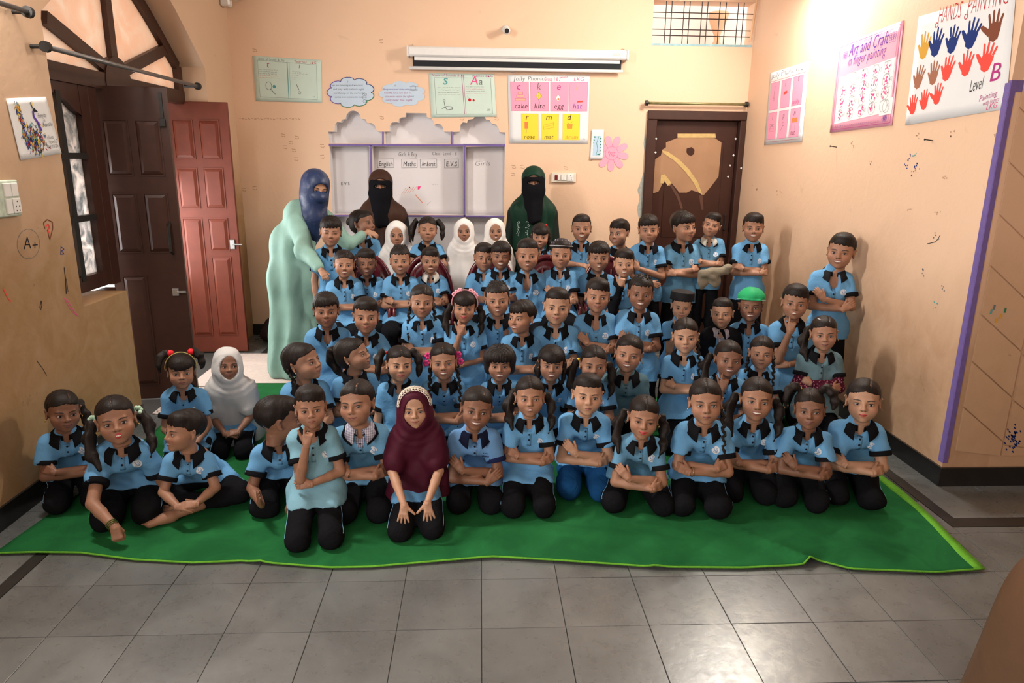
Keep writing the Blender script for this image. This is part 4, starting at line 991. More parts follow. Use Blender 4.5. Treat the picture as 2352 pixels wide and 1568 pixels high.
# door leaves standing open
def leaf_door(name, p0, p1, H, mat, panels, th=.036):
    """p0 to p1: foot of the leaf seen from the room; panels in fractions (u0,u1,v0,v1)"""
    p0, p1 = Vector((*p0, 0)), Vector((*p1, 0)); w = (p1-p0).length; r = empty(name, p0, math.atan2(p1.y-p0.y, p1.x-p0.x)); struct(r)
    m = MB(); m.bbox((0, 0, .012), (w, th, H), .003); m.build('door_leaf', mat, r)
    for (a, b, c, d) in panels:
        u0, u1, v0, v1 = a*w, b*w, c*H, d*H; i = .022
        m = MB(); g = .009
        m.add([(u0, -.001, v0), (u1, -.001, v0), (u1, -.001, v1), (u0, -.001, v1), (u0+i, -.012, v0+i), (u1-i, -.012, v0+i), (u1-i, -.012, v1-i), (u0+i, -.012, v1-i)], [(4, 5, 6, 7), (0, 1, 5, 4), (1, 2, 6, 5), (2, 3, 7, 6), (3, 0, 4, 7)])
        for (x0, x1, z0, z1) in ((u0-g, u1+g, v0-g, v0), (u0-g, u1+g, v1, v1+g), (u0-g, u0, v0, v1), (u1, u1+g, v0, v1)): m.box((x0, -.005, z0), (x1, .001, z1))
        m.build('door_panel', mat, r, recalc=False)
    return r, w
redd, rw = leaf_door('door_1', (-2.53, 5.93), (-2.02, 5.955), 2.07, REDW, [(.16, .44, .79, .93), (.56, .84, .79, .93), (.16, .44, .60, .75), (.56, .84, .60, .75), (.16, .44, .08, .555), (.56, .84, .43, .555), (.56, .84, .08, .40)])
m = MB(); m.bbox((rw-.07, -.012, .90), (rw-.03, 0, .98), .003); m.tube([(rw-.05, -.012, .94), (rw+.03, -.02, .94)], .006, 8); m.build('bolt', METAL, redd)
brd, bw = leaf_door('door_3', (-2.43, 4.69), (-1.985, 4.75), 2.07, BROWNW, [(.14, .44, .74, .90), (.56, .86, .74, .90), (.14, .44, .50, .68), (.56, .86, .50, .68), (.14, .44, .06, .42)])
m = MB(); m.tube([(bw-.06, 0, 1.02), (bw-.06, -.045, 1.04), (bw-.06, -.045, 1.20), (bw-.06, 0, 1.22)], .009, 8); m.build('door_handle', BLK, brd)
m = MB(); m.box((bw-.045, -.008, 1.86), (bw-.025, 0, 2.04)); m.bbox((bw-.055, -.016, 1.83), (bw-.018, 0, 1.88), .002); m.build('bolt', BLK, brd)
m = MB(); m.tube([(bw-.06, -.006, .76), (bw-.005, -.006, .76)], .008, 8); m.bbox((bw-.09, -.010, .735), (bw-.05, 0, .785), .002); m.build('latch', METAL, brd)
frame_bar('trim_1', (-2.37, 4.33, 0), (-2.30, 4.46, .845), BROWNW, None); struct(bpy.data.objects['trim_1'])
# outside the open back door
m = MB(); m.box((-6, -2, -.06), (-2.54, 8, -.01)); struct(m.build('ground_yard', flatmat('yard', (.45, .42, .38), .8)))
m = MB(); m.box((-4.6, 3.0, 0), (-4.5, 8, 4)); struct(m.build('wall_yard', flatmat('yard_wall', (.85, .63, .50), .8)))
# skirting boards
def skirt(name, a, b, n):
    a, b = Vector((*a, 0)), Vector((*b, 0)); d = (b-a).normalized(); n = Vector((*n, 0)); m = MB()
    m.add([a, b, b+n*.013, a+n*.013]+[v+Vector((0, 0, .105)) for v in (a, b, b+n*.013, a+n*.013)], [(0, 3, 2, 1), (4, 5, 6, 7), (2, 3, 7, 6), (0, 1, 5, 4), (1, 2, 6, 5), (3, 0, 4, 7)]); return struct(m.build(name, BLACKST))
skirt('baseboard_left', (XL, .75), (XL, 4.33), (1, 0)); skirt('baseboard_right', (XR, 3.29), (XR, 6.6), (-1, 0)); skirt('baseboard_return', (XR-.013, 3.29), (3.6, 3.29), (0, -1)); skirt('baseboard_back', (-2.17, YB), (1.52, YB), (0, -1))
# ------------------------------------------------------------------ floor: stone tiles on a slab
m = MB(); m.box((-3.2, -1.7, -.06), (3.7, 6.8, -.0035)); fl = struct(m.build('floor', flatmat('joint_dark', (.055, .055, .052), .8, var=.3, scale=30)))
def stone(name, base, glint=1):
    M = Mat(name, .4, .85); g = M.geo(); n = M.noise(g, 3.2, 6, .6, .5); n2 = M.noise(g, 26, 4, .6, .3); sc = M.noise(g, 5, 3, .7, 2.0, (1, 14, 1))
    x, y, z = M.sep(g); inf = NX(M.nt, M.n('ShaderNodeObjectInfo').outputs['Random'])
    c = M.mix(n.ss(.3, .7), tuple(v*.78 for v in base), tuple(v*1.2 for v in base)); c = M.mix(inf*.35, c, tuple(v*.62 for v in base))
    # pale reflection of the tube lamp painted into the stone, broken up by noise
    px_, py_ = x-.93, y-2.05; w = ((px_*px_*2.2+py_*py_*.8).sqrt()).ss(.42, .05)*M.noise(g, 9, 6, .7, 1.0).ss(.42, .60)
    c = M.mix(w*.45, c, (.42, .44, .36)); c = M.mix(sc.ss(.68, .75)*.25, c, (.30, .31, .31)); M.color(c)
    M.rough(n2*.16+.17+n*.08); M.bump(n2*.6+n, .12, .006); return M.m
STONE = stone('grey_stone', (.135, .142, .140)); BAND = flatmat('dark_band', (.022, .021, .020), .35, .45, var=.3, scale=12)
P0 = .3077; tiles = {}
def tile_mesh(w, d):
    k = (round(w, 3), round(d, 3))
    if k not in tiles:
        m = MB(); g = .0012; m.bbox((g, g, -.02), (w-g, d-g, 0), .0012); o = m.build('tile', STONE); tiles[k] = o.data; bpy.data.objects.remove(o)
    return tiles[k]
rt = random.Random(4)
def tile(x, y, w, d):
    o = link('tile', tile_mesh(w, d), fl); o.location = (x, y, rt.uniform(-.0006, .0006)); o.rotation_euler = (rt.uniform(-.0012, .0012), rt.uniform(-.0012, .0012), 0)
xs = [-.6095+P0*k for k in range(-4, 10)]         # seams between the two dark border bands
def bands(x0, x1, lst):
    e = [x0]+[x for x in lst if x0+.02 < x < x1-.02]+[x1]; return list(zip(e[:-1], e[1:]))
y = .96; row = 0; rows = [.96+P0*k for k in range(0, 21)]
for k, y in enumerate(rows):
    d = P0
    if y > 6.5: break
    if y > 2.85 and y < 4.9:   # under the green mat: only the strips that show
        cols = [(-2.17, -1.90), (2.29, 2.44)]
    elif y >= 4.9: cols = bands(-2.17, -1.90, [])+bands(-1.84, 2.225, xs)+[(2.29, 2.44)]
    else: cols = bands(-2.17, -1.90, [])+bands(-1.84, 2.225, xs)+([] if y > 2.5 else [])
    for (a, b) in cols: tile(a, y, b-a, d)
for (x0, x1) in ((2.225, 2.54), (2.54, 2.85), (2.85, 3.16), (3.16, 3.5)):
    for k, y in enumerate(rows[:7]):
        if y+P0 <= 2.86: tile(x0, y, x1-x0, P0)
    tile(x0, rows[6], x1-x0, 2.858-rows[6]); 
for (x0, x1) in ((2.29, 2.62), (2.62, 2.93), (2.93, 3.24), (3.24, 3.55)): tile(x0, 2.945, x1-x0, .345)
m = MB(); m.box((-1.897, .9, -.02), (-1.843, 6.4, 0)); struct(m.build('trim_2', BAND)); m = MB(); m.box((2.228, 2.861, -.02), (3.6, 2.942, 0)); m.box((2.228, 2.942, -.02), (2.287, 6.4, 0)); struct(m.build('trim_3', BAND))
# pinkish daylight on the floor, put in as a pale sheet, and patterned mat by the open door
m = MB(); m.bbox((-2.16, 5.0, 0), (-1.3, 5.9, .006), .002); tag(m.build('door_light_patch', flatmat('pale_door_light', (.60, .50, .44), .8, var=.2, scale=40)), 'pale pinkish sheet standing for daylight on the floor inside the open red door', 'mat')
def rug():
    M = Mat('patterned_rug', .9, .1); x, y, z = M.sep(M.geo()); a = (x*22.0).frac().gt(.5); b = (y*22.0).frac().gt(.45); n = M.noise(M.geo(), 60, 2).ss(.45, .55)
    M.color(M.mix((a-b).abs()*n, (.55, .50, .46), (.20, .08, .06))); return M.m
m = MB(); m.bbox((-2.16, 4.42, 0), (-1.62, 4.98, .007), .002); tag(m.build('door_mat', rug()), 'small patterned doormat behind the girl with red hair bobbles', 'mat')
# ------------------------------------------------------------------ green mat
def green():
    M = Mat('green_felt', .95, .1); g = M.geo(); n = M.noise(g, 4, 5, .6, .5); f = M.noise(g, 700, 2); l = M.noise(g, 120, 2, .5, 0, (1, 9, 1))
    c = M.mix(n.ss(.3, .7), (.008, .085, .022), (.016, .150, .040)); c = M.mix(f*.4, c, (.030, .21, .07)); c = M.mix(M.noise(g, 30, 4, .7).ss(.70, .78)*.5, c, (.16, .20, .10)); M.color(c); M.bump(f+l, .5, .004); return M.m
GREEN = green(); LIME = flatmat('lime_edge', (.13, .38, .035), .9, .1, var=.35, scale=90, bump=.4)
def edge_front(t):   # t 0..1 left to right
    X = [-2.06, -1.90, -1.70, -1.45, -1.2, -1.0, -.62, -.45, .05, .35, .72, 1.1, 1.36, 1.45, 1.55, 1.9, 2.117]; Yv = [2.73, 2.735, 2.725, 2.665, 2.635, 2.645, 2.585, 2.585, 2.645, 2.605, 2.55, 2.535, 2.55, 2.575, 2.515, 2.48, 2.50]
    T = [(x-X[0])/(X[-1]-X[0]) for x in X]; return X[0]+(X[-1]-X[0])*t, float(np.interp(t, T, Yv))
nu, nv = 150, 46; P = []; wg = waves(77, 8, 5.0, .0035, (1, 1, 0))
for i in range(nu+1):
    t = i/nu; x0, y0 = edge_front(t); col = []
    for j in range(nv+1):
        v = j/nv; x1 = -2.0+(2.185+2.0)*t; y1 = 5.05 if t < .30 else 4.7; q = v**1.15; x = x0+(x1-x0)*min(1, q*4.0); y = y0+(y1-y0)*q
        z = .007+max(0, .004+float(wg(x, y, 0)))
        for (fx, fd, a, w_, ln) in ((1.455, -.9, .040, .030, .5), (-1.0, .6, .016, .030, .25), (.72, .3, .010, .03, .25)):   # folds running back from the front edge
            xx = fx+fd*(y-2.5); z += a*math.exp(-((x-xx)/w_)**2)*max(0, 1-(y-2.5)/ln)
        z += .012*math.exp(-((y-y0-.22-.03*math.sin(x*5))/.035)**2)*(.5+.5*math.sin(x*2.3+1)) if x > -1.4 else 0
        col.append(Vector((x, y, z)))
    P.append(col)
cp = empty('floor_carpet', (0, 3.5, 0)); tag(cp, 'large green felt mat spread on the stone floor under the seated children', 'mat')
m = MB(); sheet(m, [[p-Vector((0, 3.5, 0)) for p in c] for c in P], .0022); o = m.build('mat_sheet', GREEN, cp, True)
m = MB(); m.tube([P[i][0]-Vector((0, 3.5, 0)) for i in range(0, nu+1)], .0042, 6); m.build('edge_binding', LIME, cp, True)
m = MB(); sheet(m, [[P[nu][j]-Vector((0, 3.5, -.0035))+Vector((d_, 0, 0)) for d_ in (-.045-.006*math.sin(j*.45), 0.0+.003*math.sin(j*.8))] for j in range(0, nv-8)], .003); m.build('edge_binding', LIME, cp, True)
# ------------------------------------------------------------------ papers, writing and drawings
def ink(name, c): return flatmat('ink_'+name, c, .7, .1)
INK = dict(black=ink('black', (.02, .02, .025)), grey=ink('grey', (.16, .17, .18)), red=ink('red', (.50, .02, .03)), pink=ink('pink', (.75, .10, .28)), magenta=ink('magenta', (.45, .04, .22)), blue=ink('blue', (.03, .06, .32)), purple=ink('purple', (.12, .05, .38)),
           green=ink('green', (.03, .20, .10)), orange=ink('orange', (.80, .22, .08)), yellow=ink('yellow', (.85, .62, .04)), ochre=ink('ochre', (.62, .34, .05)), brown=ink('brown', (.20, .06, .03)), lbrown=ink('light_brown', (.36, .15, .09)), teal=ink('teal', (.10, .35, .36)),
           coral=ink('coral', (.78, .08, .06)), navy=ink('navy', (.01, .03, .17)), pinkp=ink('pink_paper', (.86, .34, .48)), yelp=ink('yellow_paper', (.88, .66, .06)), white=ink('white', (.80, .80, .80)), lblue=ink('light_blue', (.45, .62, .78)), peach=ink('peach', (.85, .42, .30)), tan=ink('tan', (.50, .315, .20)), lgreen=ink('pale_green', (.52, .72, .62)), hot=ink('hot_pink', (.85, .06, .25)))
_TX = {}
def text_mesh(t, thin=-.012, shear=.18):
    k = (t, thin, shear)
    if k not in _TX:
        c = bpy.data.curves.new('t', 'FONT'); c.body = t; c.size = 1; c.offset = thin; c.shear = shear; c.resolution_u = 2; c.space_character = 1.05
        o = bpy.data.objects.new('t', c); COL.objects.link(o); dg = bpy.context.evaluated_depsgraph_get(); me = o.evaluated_get(dg).to_mesh()
        V = [(v.co.x, v.co.y) for v in me.vertices]; F = [tuple(p.vertices) for p in me.polygons]; o.evaluated_get(dg).to_mesh_clear(); bpy.data.objects.remove(o); bpy.data.curves.remove(c)
        _TX[k] = (V, F)
    return _TX[k]
class Paper:
    def __init__(s, name, corners, n, label, cat, mat=None, curl=.004, outline=None, group=None, kind=None):
        """corners tl,tr,br,bl in the room; u to the right, v downwards, both 0..1"""
        s.c = [Vector(c) for c in corners]; s.n = Vector(n); s.W = (s.c[1]-s.c[0]).length; s.H = (s.c[3]-s.c[0]).length; s.O = (s.c[3]+s.c[2])/2
        s.curl = curl; s.sd = len(name)*1.7+s.W*10; s.root = empty(name, s.O); s.mb = {}; s.layer = 0
        if label: tag(s.root, label, cat, group)
        else: s.root.parent = wb
        if kind: s.root['kind'] = kind
        nx, ny = 14, 10; m = MB(); P = [[s.pt(i/nx, j/ny) for j in range(ny+1)] for i in range(nx+1)]
        if outline is None:
            sheet(m, P, .0006 if (s.c[1]-s.c[0]).cross(s.c[3]-s.c[0]).dot(s.n) > 0 else -.0006)
            m.build('sheet', mat or PAPER, s.root, True)
        else:
            m.prism(outline, -.0004, .0004, lambda u, v, d: s.pt(u, v)+s.n*d); m.build('sheet', mat or PAPER, s.root)
    def pt(s, u, v, lift=0.0):
        a = s.c[0]*(1-u)+s.c[1]*u; b = s.c[3]*(1-u)+s.c[2]*u; p = a*(1-v)+b*v; q = s.curl*.06*(.5+.5*math.sin(u*5+s.sd)*math.cos(v*4+s.sd*2)+.9*abs(u-.5)**3*8+abs(v-.5)**3*4)
        return p+s.n*(.0025+q+lift)-s.O
    def lift(s): s.layer += 1; return .0016+.000004*s.layer
    def _m(s, col): return s.mb.setdefault(col, MB())
    def line(s, col, pts, w=.0022, closed=False):
        """pen stroke of width w metres through unit points"""
        if closed: pts = list(pts)+[pts[0]]
        L = s.lift(); m = s._m(col)
        for a, b in zip(pts[:-1], pts[1:]):
            A, Bv = Vector((a[0]*s.W, a[1]*s.H)), Vector((b[0]*s.W, b[1]*s.H)); d = Bv-A
            if d.length < 1e-6: continue
            n = Vector((-d.y, d.x)).normalized()*w/2; d = d.normalized()*w*.3
            q = [A-d+n, A-d-n, Bv+d-n, Bv+d+n]; m.add([s.pt(p.x/s.W, p.y/s.H, L) for p in q], [(0, 1, 2, 3)])
        return s
    def fill(s, col, pts):
        L = s.lift()-.0007; m = s._m(col); t = tessellate_polygon([[Vector((u, v, 0)) for u, v in pts]]); m.add([s.pt(u, v, L) for u, v in pts], [tuple(x) for x in t]); return s
    def text(s, col, t, u, v, h, thin=-.012, shear=.18, w=None, slope=0.0):
        """t starts at (u,v) baseline, letter height h metres, w: fit to this share of the width"""
        V, F = text_mesh(t, thin, shear); L = s.lift()+.0006; m = s._m(col)
        mx = max(x for x, y in V); k = h/.7; kx = k if w is None else w*s.W/mx
        m.add([s.pt(u+x*kx/s.W, v-(y*k)/s.H+slope*x*kx/s.W, L) for x, y in V], F); return s
    def arc(s, col, c, r, a0, a1, w=.002, n=14, sq=1.0):
        return s.line(col, [(c[0]+r/s.W*math.cos(rad(a0+(a1-a0)*i/n)), c[1]+sq*r/s.H*math.sin(rad(a0+(a1-a0)*i/n))) for i in range(n+1)], w)
    def blob(s, col, c, r, n=14, sq=1.0): return s.fill(col, [(c[0]+r/s.W*math.cos(2*PI*i/n), c[1]+sq*r/s.H*math.sin(2*PI*i/n)) for i in range(n)])
    def scribble(s, col, u0, u1, v, h, seed=0, w=.0016, words=6):
        """a line of small handwriting"""
        r = random.Random(seed); u = u0
        while u < u1:
            L = r.uniform(.5, 1.2)*(u1-u0)/words; p = []; k = 0
            while k*.35*h/s.W < L: p.append((u+k*.35*h/s.W, v+(r.uniform(-.5, .5)*h/s.H)*(1 if k % 2 else -1))); k += 1
            if len(p) > 1: s.line(col, p, w)
            u += L+.5*h/s.W
        return s
    def done(s, name='lettering'):
        for k, m in s.mb.items(): m.build(name if k in ('black', 'grey', 'blue', 'purple', 'magenta') else 'drawing', INK[k], s.root, recalc=False)['kind'] = 'stuff'
        s.mb = {}
        return s
PAPER = flatmat('white_paper', (.76, .77, .78), .6, .25, var=.06, scale=6); MINT = flatmat('mint_paper', (.56, .70, .62), .55, .25, var=.08, scale=8); BLUEP = flatmat('pale_blue_paper', (.52, .64, .76), .6, .2, var=.08, scale=8)
PINKP = flatmat('shiny_pink_paper', (.84, .38, .50), .28, .4, var=.08, scale=6)
def bk(*p): return [onY(x, y, YB-.001) for x, y in p]
def rt_(*p): return [onX(x, y, XR-.001) for x, y in p]
NB, NR, NL = (0, -1, 0), (-1, 0, 0), (1, 0, 0)
# letters chart, far left on the back wall
p = Paper('letters_chart', bk((580, 128), (738, 138), (740, 236), (588, 232)), NB, 'pale green letter chart with a racket and a quill, left end of back wall', 'poster', MINT)
for pts in ([(.07, .09), (.93, .12), (.93, .93), (.07, .90)], ): p.line('grey', pts, .0018, True)
p.line('teal', [(.50, .10), (.50, .92)], .006).line('teal', [(.53, .10), (.53, .92)], .002)
p.text('grey', 'Name  of  Sounds  &  day', .08, .085, .022, w=.38); p.text('red', 'Teacher  LKG', .60, .10, .022, w=.33)
p.text('magenta', 't', .19, .24, .055); p.text('grey', 'i', .66, .22, .05)
for i in range(5): p.scribble('orange' if i > 2 else 'grey', .08, .34, .29+.045*i, .008, i, .0012); p.scribble('grey', .57, .70-.02*i+.1*(i == 1), .30+.045*i, .008, 20+i, .0012)
p.arc('grey', (.21, .65), .026, 0, 360, .003, sq=1.3).line('grey', [(.235, .72), (.30, .83)], .005).blob('teal', (.29, .66), .014)
p.line('grey', [(.62, .58), (.66, .72)], .005).arc('grey', (.665, .78), .012, 0, 360, .003); p.text('blue', 'LK', .86, .88, .012); p.done()
def cloud(cx, cy, seed, n=9, b=.11):
    o = []
    for i in range(n):
        a0 = 2*PI*i/n; a1 = 2*PI*(i+1)/n
        P_ = Vector((cx+.43*math.cos(a0), cy+.40*math.sin(a0))); Q_ = Vector((cx+.43*math.cos(a1), cy+.40*math.sin(a1))); mid = (P_+Q_)/2; out_ = (mid-Vector((cx, cy))).normalized(); r = (Q_-P_).length/2
        for k in range(6): t = PI*k/6; o.append(tuple(mid+(P_-mid)*math.cos(t)+out_*r*.75*math.sin(t)))
    return o
cl = cloud(.5, .5, 1)
p = Paper('cloud_chart', bk((752, 176), (860, 176), (860, 248), (752, 248)), NB, 'pale blue cloud shaped paper with a purple and green outline', 'poster', BLUEP, .003, cl)
h_ = len(cl)//3; p.line('purple', cl[h_:2*h_+2], .005).line('green', cl[:h_+1], .005).line('navy', cl[2*h_:]+[cl[0]], .005)
p.text('grey', 'l', .42, .20, .02)
for i, t in enumerate(('we are learning and we color', 'and play with colours night', 'put the cap on the marker lid', 'come out in tune to mouse')): p.text('grey', t, .10+.02*i, .30+.125*i, .017, w=.66)
p.arc('grey', (.79, .66), .016, 0, 360, .002).line('grey', [(.75, .60), (.76, .53), (.79, .57), (.83, .53), (.84, .60)], .002).arc('grey', (.79, .78), .013, 0, 360, .002); p.done()
p = Paper('cloud_chart', bk((871, 185), (977, 185), (977, 246), (871, 246)), NB, 'pale blue cloud shaped paper with red handwriting and a striped ball', 'poster', BLUEP, .003, cl)
p.text('grey', 'n', .33, .22, .022)
for i, t in enumerate(('Nanny nurse need under under', 'noodle nine net like in', 'nice nurse neat in the night', 'only near the night')): p.text('magenta' if i else 'purple', t, .08+.02*i, .36+.135*i, .018, w=.58)
p.arc('grey', (.74, .28), .022, 0, 360, .002); [p.line('grey', [(.66, .22+.05*k), (.83, .22+.05*k)], .002) for k in range(4)]; p.text('teal', 'net', .68, .62, .016); p.done()
p = Paper('letters_chart', bk((985, 168), (1135, 170), (1141, 268), (991, 270)), NB, 'pale green letter chart with a snake and a red ant', 'poster', MINT)
p.line('grey', [(.08, .10), (.94, .10), (.94, .93), (.08, .93)], .0018, True).line('magenta', [(.50, .02), (.51, .93)], .0035).line('magenta', [(.525, .02), (.535, .93)], .0025)
p.text('magenta', 'Name of Sounds & Aa', .04, .075, .024, w=.50); p.text('magenta', 'Names LKG', .66, .075, .022, w=.32)
p.text('teal', 's', .20, .25, .085, -.0); p.text('pink', 'A', .62, .25, .075, -.0); p.text('grey', 'a', .75, .25, .06, -.0)
for i in range(4): p.scribble('grey', .12, .44, .32+.055*i, .007, 40+i, .0012); p.scribble('pink' if i % 2 else 'grey', .55, .84, .30+.05*i, .006, 50+i, .0012, 9)
p.line('grey', [(.17, .80), (.24, .75), (.32, .76), (.33, .81), (.25, .83), (.22, .76), (.21, .66)], .005).arc('grey', (.21, .62), .010, 0, 360, .003)
p.blob('red', (.60, .60), .014).blob('red', (.66, .61), .010).line('grey', [(.585, .55), (.57, .51)], .002); p.text('grey', 'LK', .85, .86, .02); p.done()
# phonics chart with seven cards
p = Paper('phonics_chart', bk((1166, 172), (1355, 173), (1350, 330), (1170, 329)), NB, 'large white phonics chart with four pink and three yellow cards', 'poster', PAPER)
p.text('grey', 'Jolly', .07, .085, .040); p.text('grey', 'Phonic', .24, .080, .036); p.text('pink', 'Group 1 & 2', .44, .085, .034, w=.20); p.text('hot', 'word', .64, .045, .020); p.text('pink', 'LKG', .80, .085, .034)
for i, (w_, l, c1, u0) in enumerate((('cake', 'c', 'magenta', .03), ('kite', 'k', 'grey', .275), ('egg', 'e', 'magenta', .52), ('hat', 'h', 'peach', .755))):
    v0 = .10; p.fill('pinkp', [(u0, v0), (u0+.222, v0), (u0+.222, v0+.42), (u0, v0+.42)]); p.line('magenta', [(u0, v0), (u0+.222, v0), (u0+.222, v0+.42), (u0, v0+.42)], .0015, True)
    p.text(c1, l, u0+.07, v0+.11, .060, -.005); p.text('purple' if i == 3 else 'black', w_, u0+.04, v0+.385, .045, -.008)
uc = .14
for k in range(3): p.fill('peach', [(.085+.018*k, .37-.045*k), (.215-.018*k, .37-.045*k), (.215-.018*k, .335-.045*k), (.085+.018*k, .335-.045*k)]); p.line('magenta', [(.085+.018*k, .37-.045*k), (.215-.018*k, .37-.045*k), (.215-.018*k, .335-.045*k), (.085+.018*k, .335-.045*k)], .0016, True)
for q_, cc in (((.375, .245), 'peach'), ((.375, .36), 'yellow')): pass
p.fill('yelp', [(.375, .24), (.41, .30), (.375, .36), (.34, .30)]).line('grey', [(.375, .24), (.41, .30), (.375, .36), (.34, .30)], .0018, True).line('grey', [(.34, .30), (.41, .30)], .0014).line('grey', [(.375, .24), (.375, .36), (.39, .40), (.38, .42), (.40, .44)], .0016)
p.blob('white', (.615, .33), .018, sq=1.35).arc('grey', (.615, .33), .018, 0, 360, .0016, sq=1.35).blob('orange', (.617, .345), .010)
p.blob('coral', (.865, .34), .024, sq=.75).fill('coral', [(.80, .37), (.93, .365), (.915, .39), (.82, .395)]).blob('red', (.83, .375), .008)
for i, (w_, l, u0) in enumerate((('rose', 'r', .155), ('mat', 'm', .41), ('drum', 'd', .675))):
    v0 = .56; u1 = u0+.215; p.fill('yelp', [(u0, v0), (u1, v0), (u1, v0+.385), (u0, v0+.385)]); p.line('ochre', [(u0, v0), (u1, v0), (u1, v0+.385), (u0, v0+.385)], .0012, True)
    p.text('black' if l != 'r' else 'brown', l, u0+.05, v0+.09, .052, -.006); p.text(('black', 'black', 'orange')[i], w_, u0+.03, v0+.37, .038, -.010)
p.fill('orange', [(.195, .68), (.24, .68), (.24, .78), (.195, .78)]).line('grey', [(.218, .78), (.218, .84)], .002).line('grey', [(.195, .79), (.245, .79)], .0016)
p.line('orange', [(.43, .73), (.56, .69), (.565, .76), (.435, .79)], .0025, True).line('orange', [(.44, .76), (.56, .72)], .002)
p.fill('ochre', [(.725, .71), (.80, .71), (.795, .78), (.73, .78)]).line('brown', [(.735, .68), (.755, .71)], .002).line('brown', [(.80, .67), (.77, .71)], .002).line('orange', [(.725, .71), (.745, .78), (.765, .71), (.785, .78), (.80, .71)], .002); p.text('teal', 'Ca', .93, .94, .014); p.done()
# leaf drawing and pink flower
def petal_flower():
    c = onY(1405, 352, YB-.001); o = []; n = 9; R0 = .16; w = .55
    for i in range(n):
        a = 2*PI*i/n+.2
        for k in range(9):
            t = -1+2*k/8; rr = R0*(1-.42*abs(t)**2.4)
            if k in (0, 8): rr = R0*.50
            o.append((.5+rr/.36*math.cos(a+t*PI/n*.98), .5+rr/.36*math.sin(a+t*PI/n*.98)))
    s2 = .18; cs = [c+Vector((sx*s2, 0, sz*s2)) for sx, sz in ((-1, 1), (1, 1), (1, -1), (-1, -1))]
    p = Paper('paper_flower', cs, NB, 'pink paper flower with nine petals beside the phonics chart', 'poster', PINKP, .003, o)
    p.line('pink', [(.5+.165*math.cos(t), .5+.165*math.sin(t)) for t in np.linspace(0, 2*PI, 22)], .0018)
    for i in range(n): a = 2*PI*(i+.5)/n+.2; p.line('pink', [(.5+.17*math.cos(a), .5+.17*math.sin(a)), (.5+.24*math.cos(a), .5+.24*math.sin(a))], .0016)
    p.text('hot', 'Poem', .40, .50, .020); p.text('hot', 'Day', .43, .57, .022); p.done()
petal_flower()
p = Paper('leaf_drawing', [q+Vector((0, -.006, 0)) for q in bk((1359, 298), (1387, 298), (1384, 366), (1355, 366))], NB, 'narrow white paper with a drawn leafy green twig left of the pink flower', 'poster', PAPER, .002)
p.fill('lblue', [(.18, .20), (.80, .20), (.80, .88), (.18, .88)]).line('green', [(.45, .86), (.55, .65), (.45, .45), (.60, .22)], .003)
for i in range(12): a = (.35, -.35)[i % 2]; v_ = .84-.052*i; p.fill('green', [(.5, v_), (.5+a*.55, v_-.05), (.5+a, v_-.04), (.5+a*.6, v_+.01)])
p.done()
# whiteboard writing inside the niche
pw = Paper('board_writing', [onY(x, y, YB+.123) for x, y in ((852, 336), (1062, 336), (1064, 494), (857, 492))], NB, None, None, WHITEW, .0005)
pw.text('grey', 'Girls & Boy', .295, .14, .036, -.006, .15, .21); pw.text('grey', 'Class  Level - B', .665, .125, .030, -.006, .1, .27)
for t, u0, u1 in (('English', .065, .245), ('Maths', .33, .50), ('Art&craft', .535, .715), ('E.V.S', .80, .955)):
    pw.line('grey', [(u0, .185), (u1, .18), (u1, .305), (u0, .31)], .003, True); pw.text('black', t, u0+.015, .285, .042, -.004, .1, (u1-u0)-.03)
for k in range(5): pw.line('orange', [(.32+.03*k, .70-.01*k), (.37+.03*k, .60-.005*k)], .002)
pw.line('orange', [(.47, .70), (.55, .82)], .005).fill('hot', [(.50, .58), (.535, .575), (.52, .62), (.50, .625)]).blob('black', (.41, .595), .006)
pw.line('grey', [(.60, .85), (.64, .80)], .002).scribble('grey', .66, .72, .55, .012, 3, .0012, 2); pw.done()
pw = Paper('board_writing', [onY(x, y, YB+.123) for x, y in ((757, 337), (847, 337), (850, 491), (765, 493))], NB, None, None, WHITEW, .0005)
pw.text('black', 'E V S', .25, .56, .026, -.002, .0); pw.done()
pw = Paper('board_writing', [onY(x, y, YB+.123) for x, y in ((1070, 338), (1158, 337), (1157, 494), (1070, 494))], NB, None, None, WHITEW, .0005)
pw.text('grey', 'Girls', .22, .27, .045, -.02, .2, .42); pw.done()
# charts on the right wall
p = Paper('phonics_chart', rt_((1770, 168), (1860, 140), (1843, 325), (1756, 333)), NR, 'small white chart with six pink cards, nearest the back corner', 'poster', PAPER, .006)
p.text('grey', 'Jolly Phonic G 2', .06, .085, .045, w=.82); p.line('red', [(.03, .13), (.97, .12)], .002).line('red', [(.04, .965), (.95, .96)], .002)
for i in range(6):
    u0 = (.06, .36, .66)[i % 3]; v0 = .15 if i < 3 else .56; p.fill('pinkp', [(u0, v0), (u0+.24, v0), (u0+.24, v0+.37), (u0, v0+.37)]); p.line('magenta', [(u0, v0), (u0+.24, v0), (u0+.24, v0+.37), (u0, v0+.37)], .0015, True)
p.fill('orange', [(.73, .23), (.83, .23), (.83, .32), (.79, .33), (.80, .40), (.75, .41), (.72, .34)]).text('magenta', 'teddy', .68, .50, .035).text('black', 't', .77, .215, .05)
p.line('grey', [(.18, .20), (.17, .36)], .004).arc('grey', (.17, .38), .012, 0, 360, .003).fill('coral', [(.43, .31), (.52, .30), (.52, .34), (.43, .35)]).text('grey', 'a', .45, .24, .04)
p.arc('grey', (.18, .80), .035, 180, 360, .003); [p.line('grey', [(.12, .72+.03*k), (.24, .73+.03*k)], .002) for k in range(4)]; p.text('grey', 'i', .17, .66, .05)
